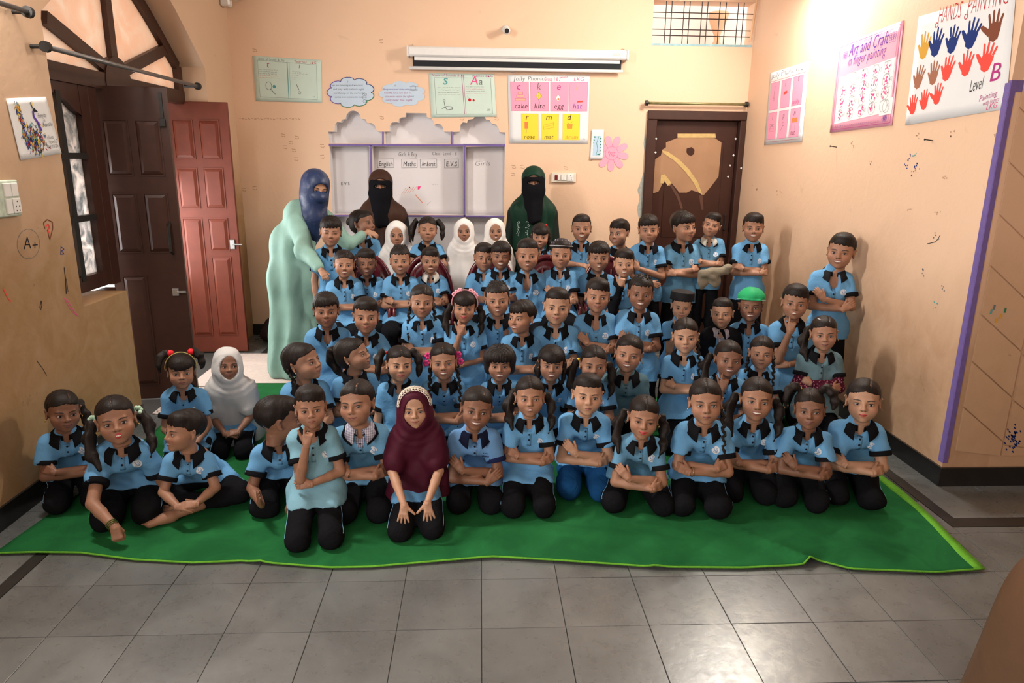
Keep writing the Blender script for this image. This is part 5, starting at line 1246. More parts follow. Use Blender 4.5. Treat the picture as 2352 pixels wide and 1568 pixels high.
p.arc('grey', (.49, .74), .016, 0, 360, .003).line('grey', [(.47, .78), (.44, .82)], .003).text('grey', 'p', .46, .66, .05); p.fill('orange', [(.70, .68), (.84, .68), (.84, .74), (.70, .74)]).text('black', 'n', .74, .65, .05).text('black', 'net', .70, .90, .04); p.line('grey', [(.70, .76), (.70, .83)], .003).line('grey', [(.80, .75), (.80, .84)], .003)
p.line('grey', [(.91, .80), (.95, .88)], .002).done()
p = Paper('craft_chart', rt_((1928, 105), (2078, 46), (2050, 288), (1907, 305)), NR, 'shiny pink art and craft chart with red fingerprints, middle of right wall', 'poster', PINKP, .008)
p.line('magenta', [(.03, .03), (.97, .03), (.97, .97), (.03, .97)], .0025, True).line('magenta', [(.06, .05), (.94, .05), (.94, .95), (.06, .95)], .0012, True)
p.text('purple', 'Art and Craft', .20, .17, .075, -.008, .35, .62); p.text('purple', 'in finger painting', .20, .275, .060, -.010, .35, .60)
for i in range(9): p.arc('purple', (.12+.02*(i % 3), .12+.02*(i//3)), .012, 0, 360, .0014, 8); p.arc('purple', (.84+.03*(i % 3), .10+.025*(i//3)), .014, 0, 360, .0014, 8); p.arc('purple', (.86+.02*(i % 3), .90+.012*(i//3)), .012, 0, 360, .0012, 8)
for i in range(24): p.line('purple', [(.14+.03*i, .058), (.145+.03*i, .070), (.15+.03*i, .058)], .0012); p.line('purple', [(.10+.03*i, .942), (.105+.03*i, .930), (.11+.03*i, .942)], .0012)
p.fill('white', [(.07, .37), (.95, .33), (.95, .86), (.07, .905)])
rr = random.Random(8)
for r_i in range(4):
    for k in range(5):
        cu, cv = .16+.172*k, .43+.128*r_i-.006*k; p.arc('grey', (cu, cv), .040, 0, 360, .0016, 16, .9); p.scribble('grey', cu-.05, cu+.03, cv-.052, .005, k+9*r_i, .001, 2)
        if (k+r_i) % 2: p.line('grey', [(cu+.05, cv), (cu+.082, cv-.022), (cu+.082, cv+.022)], .0014, True)
        for q in range(14): a = rr.uniform(0, 6.28); d_ = rr.uniform(0, .034); p.blob('hot' if q % 3 else 'pink', (cu+d_*math.cos(a)/p.W, cv+d_*math.sin(a)/p.H*.9), .0050, 6, 1.3)
p.fill('white', [(.80, .73), (.98, .72), (.98, .88), (.80, .89)]).arc('grey', (.89, .80), .036, 0, 360, .0018); p.blob('hot', (.93, .765), .008).done()
def handprint(p, col, u, v, sz, rot=0.0, seed=0, spread=1.0, thumb=1.25):
    r = random.Random(seed); c, s_ = math.cos(rot), math.sin(rot)
    T = lambda x, y: (u+(x*c-y*s_)*sz/p.W, v-(x*s_+y*c)*sz/p.H)
    p.fill(col, [T(x, y) for x, y in ((-.20, -.42), (.02, -.50), (.20, -.40), (.28, -.10), (.30, .12), (.14, .16), (0, .20), (-.14, .18), (-.28, .12), (-.30, -.10))])
    for k, (x, L, a) in enumerate(((-.22, .42, -.30), (-.08, .52, -.08), (.08, .50, .08), (.22, .36, .32))):
        a *= spread; dx, dy = math.sin(a), math.cos(a); w = .062; y0 = .08+r.uniform(0, .08); n = 6
        o = [T(x+dx*L*t+dy*w*(1-.25*t), y0+dy*L*t-dx*w) for t in (0, .5, .95)]+[T(x+dx*L*1.05, y0+dy*L*1.05)]+[T(x+dx*L*t-dy*w*(1-.25*t), y0+dy*L*t+dx*w) for t in (.95, .5, 0)]; p.fill(col, o)
    p.fill(col, [T(-.26, -.30), T(-.42*thumb, -.04), T(-.50*thumb, .10), T(-.40*thumb, .14), T(-.27, -.02), T(-.20, -.10)])
p = Paper('handprint_poster', rt_((2112, 38), (2336, -26), (2312, 250), (2080, 288)), NR, 'large white poster of coloured hand prints at the right edge', 'poster', PAPER, .006)
p.text('red', 'HANDS', .24, .115, .085, -.018, .25, .26); p.text('red', 'PAINTING', .55, .105, .085, -.018, .25, .40)
p.arc('red', (.235, .125), .012, 0, 360, .004).arc('red', (.55, .12), .012, 0, 360, .004)
for i, (c_, u, v, sz, ro, th_) in enumerate((('ochre', .12, .30, .17, -.10, 1.0), ('navy', .26, .30, .175, -.18, 1.2), ('navy', .44, .31, .17, -.20, 1.1), ('navy', .63, .30, .185, -.28, 1.3), ('brown', .84, .28, .19, -.05, 1.45),
        ('lbrown', .10, .58, .15, -.22, 1.1), ('lbrown', .27, .57, .15, -.08, 1.0), ('coral', .42, .555, .16, -.25, 1.1), ('coral', .61, .55, .155, -.15, 1.2), ('coral', .80, .535, .18, -.25, 1.3),
        ('coral', .07, .825, .13, .05, 1.2), ('coral', .20, .80, .13, .0, 1.0), ('coral', .34, .77, .135, -.10, 1.4))): p.done(); handprint(p, c_, u, v, sz*.74, ro, i, 1, th_); p.mb[c_].build('hand_print', INK[c_], p.root, recalc=False); p.mb = {}
p.text('black', 'Level', .66, .80, .065, -.012, .3, .13, -.12); p.text('magenta', 'B', .83, .74, .09, .0, .2); p.text('magenta', 'Painting', .76, .90, .03, -.010, .3, .16, -.18); p.text('magenta', 'with fingers', .80, .94, .022, -.01, .3, .14, -.15); p.text('pink', 'LKG', .83, .985, .03, -.01, .3, .10, -.1); p.done()
# bird drawing on the left wall
p = Paper('bird_drawing', [onX(x, y, XL+.002) for x, y in ((12, 226), (104, 222), (140, 352), (46, 368))], NL, 'white sheet with a bright scribbled peacock drawing on the left wall', 'poster', PAPER, .006)
rr = random.Random(3)
for i in range(460):
    t = rr.random()
    if i % 3 == 0: c = (.20+.06*t+rr.uniform(-.05, .05), .05+.75*t)
    else: c = (.45+rr.gauss(0, .12), .68+rr.gauss(0, .13))
    if not (.08 < c[0] < .72 and .03 < c[1] < .97): continue
    a = rr.uniform(.6, 2.4); p.line(rr.choice(('navy', 'navy', 'yellow', 'red', 'blue', 'black', 'ochre', 'teal')), [c, (c[0]+.05*math.cos(a), c[1]+.05*math.sin(a))], .0035)
p.line('purple', [(.55, .24), (.54, .32), (.60, .42), (.64, .55)], .012).fill('black', [(.55, .21), (.60, .17), (.68, .25), (.60, .24), (.56, .26)]).line('black', [(.56, .18), (.54, .08)], .005).line('yellow', [(.58, .18), (.58, .07)], .004)
p.text('black', 'Everyday', .64, .34, .020, -.004, .3, .22); p.text('black', 'is', .74, .42, .018); p.text('black', 'Beautiful', .70, .50, .020, -.004, .3, .26); p.text('black', 'class', .72, .72, .018); p.text('black', 'level 2', .74, .80, .018); p.text('black', '04/10/25', .68, .88, .016); p.done()
# scribbles, smears and old tape scraps on the walls
def mark(wall, n, X, pts, col, w=.004, name='crayon_mark'):
    f = (lambda x, y: onX(x, y, X)) if abs(n[0]) else (lambda x, y: onY(x, y, X)); P = [f(x, y)+Vector(n)*.0012 for x, y in pts]; m = MB(); N = Vector(n)
    for a, b in zip(P[:-1], P[1:]):
        d = b-a
        if d.length < 1e-5: continue
        s = d.cross(N).normalized()*w/2; m.add([a+s, a-s, b-s, b+s], [(0, 1, 2, 3)])
    return m.build(name, INK[col], wall, recalc=False)
LX = XL
mark(wl, NL, LX, [(55, 572), (62, 545), (70, 570)], 'black', .006); mark(wl, NL, LX, [(58, 562), (68, 562)], 'black', .005); mark(wl, NL, LX, [(74, 563), (86, 562)], 'black', .005); mark(wl, NL, LX, [(80, 555), (80, 570)], 'black', .005)
mark(wl, NL, LX, [(65+26*math.cos(t), 560+34*math.sin(t)) for t in np.linspace(0, 6.3, 22)], 'grey', .0022)
mark(wl, NL, LX, [(103, 525), (99, 512), (108, 504), (120, 510), (121, 524), (114, 550), (110, 535)], 'brown', .006); mark(wl, NL, LX, [(104, 520), (110, 515), (114, 522), (108, 530), (115, 535)], 'coral', .008)
mark(wl, NL, LX, [(139, 566), (147, 572), (141, 576), (147, 583), (139, 584), (140, 566)], 'blue', .004); mark(wl, NL, LX, [(147, 614), (150, 640), (152, 675)], 'black', .006); mark(wl, NL, LX, [(152, 640), (156, 670)], 'black', .004)
mark(wl, NL, LX, [(91, 708), (94, 690), (96, 700), (93, 712)], 'black', .004); mark(wl, NL, LX, [(145, 684), (155, 690), (170, 715), (180, 726), (165, 715), (150, 690)], 'pink', .004); mark(wl, NL, LX, [(6, 660), (18, 685), (25, 692)], 'coral', .006); mark(wl, NL, LX, [(84, 828), (97, 845), (107, 862)], 'black', .003)
for (x, y) in ((650, 310), (682, 315), (668, 327), (655, 338), (675, 345), (740, 335), (740, 360), (877, 270), (1060, 272), (1140, 272), (875, 95), (560, 435), (585, 432), (585, 115), (680, 365), (1180, 383), (1200, 383), (1178, 400), (1260, 480), (1355, 365), (1300, 385)):
    q_ = random.Random(x*y); mark(wb, NB, YB, [(x-5, y-3), (x+4, y-4+q_.randint(0, 3))], 'tan', .006, 'old_tape_scrap'); mark(wb, NB, YB, [(x-4, y+2), (x+3, y+4), (x+5, y+1)], 'tan', .005, 'old_tape_scrap')
for i in range(26): x = 548+i*7.2; mark(wb, NB, YB, [(x, 271+(i % 3)*1.2), (x+5, 272+(i % 4))], 'tan', .004+.003*(i % 2), 'scrape') if i < 20 else None
for (x, y, c) in ((2105, 310, 'tan'), (2190, 305, 'tan'), (2285, 315, 'tan'), (2090, 360, 'blue'), (2100, 355, 'teal'), (2098, 385, 'blue'), (2108, 382, 'navy'), (2083, 384, 'blue'), (2100, 395, 'tan'), (2170, 410, 'tan'), (2090, 478, 'tan'), (2155, 490, 'tan'), (2150, 540, 'grey'), (2000, 375, 'tan'), (1960, 330, 'tan'), (1790, 440, 'tan'), (1735, 430, 'tan'), (2120, 625, 'grey'), (2165, 663, 'grey'), (2150, 700, 'teal')):
    q_ = random.Random(x+y)
    for _ in range(4): a_, b_, t_ = x+q_.uniform(-6, 6), y+q_.uniform(-8, 8), q_.uniform(0, 3); mark(wr, NR, XR, [(a_, b_), (a_+2.5*math.cos(t_), b_+3*math.sin(t_))], c, q_.uniform(.004, .010), 'paint_smear')
mark(wr, NR, XR, [(2130, 560), (2150, 555), (2160, 540)], 'black', .004)
for i in range(40): a = rr.gauss(0, 1); b = rr.gauss(0, 1); mark(wret, NB, 3.2845, [(2325+a*9, 1000+b*12), (2328+a*9, 1004+b*12)], 'navy', .006, 'paint_smear')
for x, y, c in ((2285, 705, 'grey'), (2278, 715, 'teal'), (2310, 712, 'green'), (2290, 735, 'ochre'), (2300, 725, 'ochre')): mark(wret, NB, 3.2845, [(x, y-5), (x-3, y+6)], c, .010, 'paint_smear')
for pts in ([(1478, 395), (1470, 420), (1464, 436), (1469, 455), (1463, 480), (1468, 505), (1474, 522), (1479, 520), (1483, 400)], [(1481, 300), (1478, 330), (1482, 360), (1485, 330)]): flat_y('damaged_plaster', pts, YB, flatmat('grey_render', (.36, .37, .33), .9, .1, var=.4, scale=40), wb, .0012)
# nails in the right wall
for (x, y) in ((2143, 323), (1922, 338)): q = onX(x, y, XR); m = MB(); m.tube([q, q+Vector((-.045, -.0, .006))], .003, 6); m.tube([q+Vector((-.045, 0, .006)), q+Vector((-.048, 0, .006))], .006, 8); tag(m.build('nail', BLK), 'long nail in the right wall under the %s' % ('handprint poster' if x > 2000 else 'pink craft chart'), 'nail')
# pull-down projection screen
A_, B_ = onY(938, 112, YB-.05), onY(1440, 118, YB-.05); sc = empty('projector_screen', (A_.x, YB, 2.55)); tag(sc, 'white pull-down projector screen rolled up on the back wall', 'projector screen')
SCW = flatmat('screen_case', (.74, .74, .72), .35, .5, var=.05); W_ = B_.x-A_.x
m = MB(); m.bbox((0, -.085, -.035), (W_, -.010, .045), .012); m.build('case', SCW, sc)
for x in (-.012, W_-.004): m = MB(); m.bbox((x, -.09, -.04), (x+.016, -.005, .05), .006); m.build('end_cap', flatmat('cap_plastic', (.8, .8, .8), .4), sc)
m = MB(); m.box((.035, -.052, -.115), (W_-.045, -.048, -.03)); m.build('screen_edge', flatmat('black_cloth', (.014, .016, .02), .8), sc); m = MB(); m.box((.05, -.056, -.065), (W_-.06, -.0525, -.03)); m.build('screen_sheet', SCW, sc)
m = MB(); m.tube([(.0, -.052, -.128), (W_-.03, -.052, -.128)], .014, 10); m.build('bottom_bar', SCW, sc, True); m = MB(); m.tube([(.03, -.05, .05), (.03, -.0, .062)], .008, 6); m.tube([(W_-.03, -.05, .05), (W_-.03, 0, .062)], .008, 6); m.build('hanger', METAL, sc)['kind'] = 'stuff'
m = MB(); m.tube([(W_*.45, -.06, -.142), (W_*.47, -.062, -.152), (W_*.49, -.06, -.142)], .003, 6); m.build('pull_loop', METAL, sc); m = MB(); m.box((W_-.13, -.0862, -.005), (W_-.06, -.085, .018)); m.build('sticker', flatmat('grey_label', (.5, .52, .5), .5), sc)
# cameras, switch boards
def dome_cam(name, loc, label, big):
    r = empty(name, loc); tag(r, label, 'camera'); wh = flatmat('camera_plastic', (.72, .70, .66), .35, .5)
    if big:
        m = MB(); m.bbox((-.07, -.03, -.0), (.01, .06, .16), .012); m.build('mount', wh, r); m = MB(); m.lathe([(.03, 0), (.042, .01), (.045, .05), (.040, .085), (.03, .09)], 20, Matrix.Translation((.03, .0, .075)) @ Matrix.Rotation(rad(62), 4, 'Y') @ Matrix.Rotation(rad(0), 4, 'X')); m.build('housing', wh, r, True)
        m = MB(); m.lathe([(.028, 0), (.030, .004), (.02, .006)], 16, Matrix.Translation((.108, -.0, .118)) @ Matrix.Rotation(rad(62), 4, 'Y')); m.build('lens', BLK, r, True)
    else:
        m = MB(); m.lathe([(.034, 0), (.034, .015), (.02, .025)], 16, Matrix.Rotation(rad(90), 4, 'X')); m.build('mount', wh, r, True)
        m = MB(); m.tube([(0, -.02, 0), (.004, -.045, -.01), (.006, -.095, -.025)], [.018, .026, .030], 14); m.build('housing', wh, r, True); m = MB(); m.tube([(.006, -.0955, -.025), (.0062, -.099, -.026)], .020, 12); m.build('lens', BLK, r)
    return r
q = onY(1162, 68, YB); dome_cam('security_camera', q, 'small security camera on the back wall above the projector screen', False)
q = onX(512, 14, XL+.0); dome_cam('security_camera', (XL+.07, q.y-.05, q.z-.01), 'white security camera at the top of the left back corner', True)
def board(name, tl, br, n, lab, base, items, wallp):
    P = [wallp(*tl), wallp(*br)]; c = (P[0]+P[1])/2; w = abs((P[1]-P[0]).x)+abs((P[1]-P[0]).y); h = abs(P[0].z-P[1].z)
    r = empty(name, c); N = Vector(n); U = Vector((1, 0, 0)) if abs(n[1]) else Vector((0, 1, 0)); tag(r, lab, 'switchboard')
    M = Matrix(((U.x, N.x, 0, 0), (U.y, N.y, 0, 0), (0, 0, 1, 0), (0, 0, 0, 1)))
    m = MB(); m.bbox((-w/2, 0, -h/2), (w/2, .022, h/2), .005, M=M); m.build('plate', base, r)
    for (nm, u0, u1, v0, v1, c_) in items:
        m = MB(); m.bbox((-w/2+u0*w, .020, -h/2+v0*h), (-w/2+u1*w, .030, -h/2+v1*h), .002, M=M); m.build(nm, c_, r)
        if nm == 'socket':
            for (a, b) in ((.5, .78), (.28, .45), (.72, .45), (.3, .18), (.7, .18)):
                m = MB(); x = -w/2+(u0+(u1-u0)*a)*w; z = -h/2+(v0+(v1-v0)*b)*h; m.tube([M @ Vector((x, .029, z)), M @ Vector((x, .0306, z))], .0035, 8); m.build('hole', BLK, r)
    return r
CR = flatmat('cream_plastic', (.72, .66, .56), .4, .4); WHP = flatmat('white_plastic', (.78, .77, .74), .35, .4); DR = flatmat('dark_red_switch', (.16, .01, .01), .4)
board('switchboard', (1266, 396), (1322, 419), NB, 'cream switchboard with a dark red switch beside the flower', CR, [('switch', .14, .24, .25, .75, DR), ('switch', .40, .50, .2, .8, WHP), ('switch', .51, .61, .2, .8, WHP), ('socket', .64, .90, .15, .85, WHP), ('switch', .26, .36, .2, .8, WHP)], lambda x, y: onY(x, y, YB))
board('switchboard', (-30, 415), (42, 494), NL, 'paint-stained switchboard at the left edge under the bird drawing', flatmat('stained_plate', (.50, .58, .48), .5, .3, var=.5, scale=30), [('switch', .35, .62, .55, .92, WHP), ('switch', .66, .90, .55, .92, WHP), ('socket', .62, .93, .08, .50, WHP), ('switch', .35, .58, .08, .50, WHP)], lambda x, y: onX(x, y, XL))
# rounded rough pillar base in the near right corner, close to the lens
def pillar():
    r = empty('pillar', (1.735, 1.35, 0)); M = plaster('rough_pillar', (.15, .070, .034), (.07, .04, .022), .8, 1.2); m = MB()
    def ring(w, z): c = w*.22; return [(w-c, -w), (w, -w+c), (w, w-c), (w-c, w), (-w+c, w), (-w, w-c), (-w, -w+c), (-w+c, -w)], z
    prof = [(.40, 0), (.385, .10), (.36, .30), (.345, .46), (.33, .57), (.305, .64), (.285, .66), (.285, .68), (.300, .72), (.298, .82), (.285, .95), (.26, 1.1), (.25, 1.25)]
    V = []; F = []; n = 8
    for w, z in prof: pts, zz = ring(w, z); V += [(x, y, zz) for x, y in pts]
    for i in range(len(prof)-1):
        for k in range(n): F.append((i*n+k, i*n+(k+1) % n, (i+1)*n+(k+1) % n, (i+1)*n+k))
    F.append(tuple((len(prof)-1)*n+k for k in range(n))); m.add(V, F); o = m.build('base', M, r, True); md = o.modifiers.new('soft', 'SUBSURF'); md.levels = 2; md.render_levels = 2
    return r
pl = pillar(); tag(pl, 'rough brown plastered pillar base at the near right corner', 'pillar')
# ------------------------------------------------------------------ accessories
def H_(I, p): return I['Mh'] @ Vector(p)
def ties(col, pts, r=.010, name='hair_tie', n=1):
    def f(I):
        mt = flatmat(name, col, .5, .3)
        for p in pts:
            m = MB()
            if n == 1: m.ball(H_(I, p), r*I['s'], 8)
            else:
                rg = random.Random(5)
                for k in range(n): a = 2*PI*k/n; m.ball(H_(I, (p[0]+r*.8*math.cos(a), p[1]+rg.uniform(-.5, .5)*r, p[2]+r*.8*math.sin(a))), r*.62*I['s'], 6)
            m.build(name, mt, I['root'], True)
    return f
def band(col, y=-.005, z0=0, r=(.083, .100), th=.0035, name='headband'):
    def f(I):
        m = MB(); pts = [H_(I, (r[0]*math.cos(t), y-.02*math.sin(t), .022+z0+r[1]*math.sin(t))) for t in np.linspace(-.15, PI+.15, 26)]; m.tube(pts, th*I['s'], 8); m.build(name, flatmat(name, col, .4, .4), I['root'], True)
    return f
def studs(col=(.6, .45, .2)):
    def f(I):
        for q in (-1, 1): m = MB(); m.ball(H_(I, (q*.083, -.004, -.038)), .0032*I['s'], 6); m.tube([H_(I, (q*.083, -.004, -.038)), H_(I, (q*.083, -.004, -.047))], .0015*I['s'], 5); m.build('earring', GOLD, I['root'], True)
    return f
def bangle(q, mat=GOLD, n=1, at=.10, flat=1.0):
    def f(I):
        e, w = I['AR'][q][:2]; d = (w-e).normalized()
        for k in range(n):
            c = lerp(w, e, at+.05*k); a = d.cross(Vector((0, 0, 1))).normalized(); b = a.cross(d); m = MB(); R = .0205*I['sb']
            m.tube([c+a*R*math.cos(t)+b*R*math.sin(t) for t in np.linspace(0, 2*PI, 21)], .0022*I['sb'], 6); m.build('bangle', mat, I['root'], True)
    return f
def necklace(I):
    m = MB(); m.tube([I['P']((.036*math.sin(t), -.036*math.cos(t)-.006, -.012-.030*math.cos(t)*(math.cos(t) > 0))) for t in np.linspace(-1.7, 1.7, 20)], .0012, 5); m.build('necklace', METAL, I['root'])
def check_mat():
    M = Mat('checked_cotton', .8, .2); x, y, z = M.sep(M.coord()); a = (x*110.0).frac().gt(.55); b = (z*110.0+y*60.0).frac().gt(.55); M.color(M.mix((a+b)*.5, (.62, .60, .64), (.14, .12, .22))); return M.m
CHECK = check_mat()
def under_collar(mat=None, col=(.7, .68, .66)):
    def f(I):
        M = Matrix.Translation(I['nb']+Vector((0, 0, .010))+I['Fw']*.006) @ (I['B'] @ Matrix.Diagonal((I['sb'],)*3)).to_4x4() @ Matrix.Rotation(rad(-14), 4, 'X') @ Matrix.Translation((0, 0, .012)) @ Matrix.Diagonal((.88, .90, .95, 1))
        me = COLLAR.copy(); me.materials[0] = mat or KNIT; link('under_collar', me, I['root'], M, color=col)
        if mat: # the check shirt front shows in the open neck
            m = MB(); R0 = []
            for zz in np.linspace(-.02, -.095, 6):
                hs_ = [on_surface(I['bvh'], I['TP'](x*(1-.5*abs(zz+.05)/.06), -.30, zz), -I['Fw'], .0016) for x in (-.022, -.011, 0, .011, .022)]
                if all(hs_): R0.append([h[0] for h in hs_])
            if len(R0) > 2: sheet(m, R0, .001); m.build('undershirt', mat, I['root'], True)
    return f
def skullcap(kind):
    def f(I):
        s = I['s']; F = Field((-.11, -.12, -.03), (.11, .15, .15), .005)
        if kind == 'kufi':
            F.ell((0, .018, .040), (.084, .100, .078), 0); F.plane((0, 0, .046), (0, -.10, -1), .004); col = (.035, .030, .040)
        elif kind == 'tall':
            F.cap((0, .012, .046), (0, .018, .110), .096, .090, k=0, cutb=1.0, cuta=0); F.ell((0, .018, .108), (.086, .088, .010), .006); col = (.012, .012, .014)
        else:
            F.ell((0, .014, .052), (.091, .108, .074), 0, noise=waves(3, 5, 60, .0018)); F.ell((0, -.080, .048), (.062, .044, .007), .012, R=Euler((.25, 0, 0)).to_matrix()); F.plane((0, 0, .036), (0, -.12, -1), .004); col = (.02, .36, .13)
        V, Q = F.mesh(); c = link('cap', mesh_np('cap', V, Q, SILK), I['root'], I['Mh'], color=col)
        if kind == 'kufi':
            rg = random.Random(2); m = MB(); pts = [(.0865*math.cos(t), .018+.1025*math.sin(t), .058-.012*math.sin(t)) for t in np.linspace(PI*1.0, PI*2.0, 22)]; m.tube(pts, .0022, 6)
            m.build('white_trim', flatmat('cap_trim', (.6, .6, .62), .7), c, True)
            for k in range(11):
                a = PI+PI*(k+.5)/11; z = .078+.022*(k % 2); rr_ = math.sqrt(max(0, 1-((z-.040)/.078)**2)); p = Vector((.084*rr_*math.cos(a), .018+.100*rr_*math.sin(a), z)); m = MB(); m.tube([p, p+Vector((rg.uniform(-.002, .002), .002, .010))], .0022, 5); m.build('stitch', bpy.data.materials['cap_trim'], c)
        if kind == 'green':
            m = MB(); pts = [(.0925*math.cos(t), .014+.1095*math.sin(t), .040-.013*math.sin(t)) for t in np.linspace(PI*1.02, PI*1.98, 22)]; m.tube(pts, .0022, 6); m.build('white_trim', flatmat('cap_stitch', (.5, .62, .55), .7), c, True)
    return f
def crochet(I):
    m = MB(); W = flatmat('cream_lace', (.66, .60, .50), .8, .2, var=.15, scale=90)
    for r_ in range(3):
        for k in range(17):
            t = PI*(.03+.94*k/16); rx, rz = .095-.000*r_, .097; y = -.056+.026*r_; sc = 1-.02*r_
            c = H_(I, (rx*sc*math.cos(t)*(.90+.045*r_), y+.01, .020+rz*(1.0+.03*r_)*math.sin(t)*.93)); rad_ = .0085*I['s']; ax = (H_(I, (0, .01, .02))-c).normalized(); a = ax.cross(Vector((0, 1, 0))).normalized(); b = ax.cross(a)
            m.tube([c+a*rad_*math.cos(u)+b*rad_*math.sin(u) for u in np.linspace(0, 2*PI, 9)], .0026*I['s'], 5)
    o = m.build('lace_band', W, I['root'], True); o['kind'] = 'stuff'
def jacket(I):
    sb, P, TP, X, S, AR = I['sb'], I['P'], I['TP'], I['X'], I['S'], I['AR']
    nb = I['nb']; F = Field([v-.25*sb for v in nb], [nb[0]+.25*sb, nb[1]+.25*sb, nb[2]+.06*sb], .0095)
    F.cap(TP(0, .002, -.085), TP(0, .0, -.22), .078*sb, .080*sb, k=0, sx=1.40, ax=X); F.cap(P((-.072, .004, -.048)), P((.072, .004, -.048)), .054*sb, k=.035*sb); F.cap(P((0, .01, .004)), P((0, .01, -.07)), .052*sb, .068*sb, k=.03*sb, sx=1.15, ax=X)
    for q in AR: F.cap(S[q], AR[q][0], .052*sb, .050*sb, k=.03*sb)
    F.warp(waves(9, 6, 40, .008*sb)); F.ell(P((0, -.085, -.10)), (.032*sb, .060*sb, .14*sb), .008, mode='c')
    V, Q = F.mesh(); link('jacket', mesh_np('jacket', V, Q, TRO), I['root'], color=BLACK)
def long_sleeves(col, mat=None):
    def f(I):
        for q, a in I['AR'].items():
            e, w = a[:2]; F = Field([min(S_[i] for S_ in (e, w, I['S'][q]))-.06 for i in range(3)], [max(S_[i] for S_ in (e, w, I['S'][q]))+.06 for i in range(3)], .0075); sb = I['sb']
            F.cap(lerp(I['S'][q], e, .55), e, .036*sb, .035*sb, k=0); F.cap(e, w, .034*sb, .026*sb, k=.015, cutb=.97); F.warp(waves(3+q, 6, 70, .006*sb))
            V, Q = F.mesh(); link('sleeve', mesh_np('sleeve', V, Q, mat or KNIT), I['root'], color=col)
    return f
def floral_mat():
    M = Mat('floral_cotton', .85, .15); v = M.n('ShaderNodeTexVoronoi'); v.inputs['Scale'].default_value = 75; M.L(M.coord(), v.inputs['Vector']); d = NX(M.nt, v.outputs['Distance']); M.color(M.mix(d.lt(.33), (.075, .008, .025), (.50, .16, .22))); return M.m
def many(*fs):
    def f(I):
        for g in fs: g(I)
    return f
def pins(col, pts):
    def f(I):
        for a, b in pts: m = MB(); m.tube([H_(I, a), H_(I, b)], .003*I['s'], 6); m.build('hair_clip', flatmat('clip', col, .3, .5), I['root'], True)
    return f
def chest_print(I):
    V, Fc = text_mesh('MAR', .01, 0); m = MB(); base = on_surface(I['bvh'], I['TP'](.050, -.30, -.135), -I['Fw'], .001)
    if not base: return
    Mx = Matrix.Translation(base[0]+base[1]*.001) @ frame(base[1]); m.add([Mx @ Vector((x*.020-.02, y*.020-.012, .0005)) for x, y in V], Fc)
    for s_ in (-1, 1):
        for k in range(3): m.add([Mx @ Vector((s_*(.002+.001*k), .012+.002*k, .0006)), Mx @ Vector((s_*.018, .020-.004*k, .0006)), Mx @ Vector((s_*.004, .015+.002*k, .0006))], [(0, 1, 2)])
    m.build('chest_print', flatmat('print_navy', (.02, .04, .12), .7), I['root'], recalc=False)['kind'] = 'stuff'
# ------------------------------------------------------------------ maroon plastic chairs
MARO = flatmat('maroon_plastic', (.085, .006, .012), .25, .5, var=.15, scale=5)
def make_chair():
    r = empty('plastic_chair', (0, 0, 0)); m = MB(); n = 9
    P = [[Vector((-.21+.42*i/n, -.20+.40*j/n, .42-.02*math.sin(PI*i/n)*math.sin(PI*j/n)-.015*(j/n))) for j in range(n+1)] for i in range(n+1)]; sheet(m, P, .006); m.build('seat', MARO, r, True)
    arc_ = [Vector((.235*math.cos(t)*1.0, .21+.05*max(0, math.sin(t)), .40+.53*max(0, math.sin(t))**.62)) for t in np.linspace(0, PI, 26)]
    m = MB(); m.tube(arc_, .021, 8, flat=((0, 1, 0), .7)); m.build('back_frame', MARO, r, True)
    Pb = [[Vector((.225*math.cos(t)*u, .21+.05*math.sin(t)*(1-(1-u)*.3)+.02*(1-u), (.43+(.50*max(0, math.sin(t))**.62))*u+.60*(1-u))) for u in (.12, .4, .7, 1.0)] for t in np.linspace(0, PI, 22)]
    m = MB(); sheet(m, Pb, .006); m.build('back_panel', MARO, r, True)
    for k in range(4): x = -.105+.07*k; m = MB(); m.tube([(x*.85, .208, .46), (x, .238, .64), (x*1.05, .252, .86-abs(x)*.3)], .010, 6, flat=((0, 1, 0), .5)); m.build('back_rib', MARO, r, True)
    for s in (-1, 1):
        m = MB(); m.tube([(s*.235, .22, .66), (s*.25, .05, .64), (s*.25, -.12, .635), (s*.245, -.20, .60), (s*.24, -.215, .42)], .017, 8, flat=((0, 0, 1), .8)); m.build('armrest', MARO, r, True)
        for y, dy in ((-.20, -.03), (.20, .05)): m = MB(); m.tube([(s*.215, y, .42), (s*.235, y+dy, .006)], [.024, .018], 8); m.build('leg', MARO, r, True)
    return r
ch0 = make_chair()
for i, (cx_, lab) in enumerate(((833, 'maroon plastic chair shared by the boy under the teacher’s hand and his neighbour'), (975, 'maroon plastic chair under the two boys left of the middle, arched back showing'), (1128, 'maroon plastic chair under the close pair of grinning boys'), (1262, 'maroon plastic chair beneath the boy in the dotted skullcap'), (1408, 'maroon plastic chair under the boy with a hand on his chin'))):
    c = ch0 if i == 0 else copy_tree(ch0); q = onY(cx_, 620, 5.02); c.scale = (.84, .92, 1.0); c.location = (q.x, 5.03, .0085 if q.x < .9 else .0045); tag(c, lab.replace('’', "'"), 'chair', 'maroon plastic chairs in the middle row')
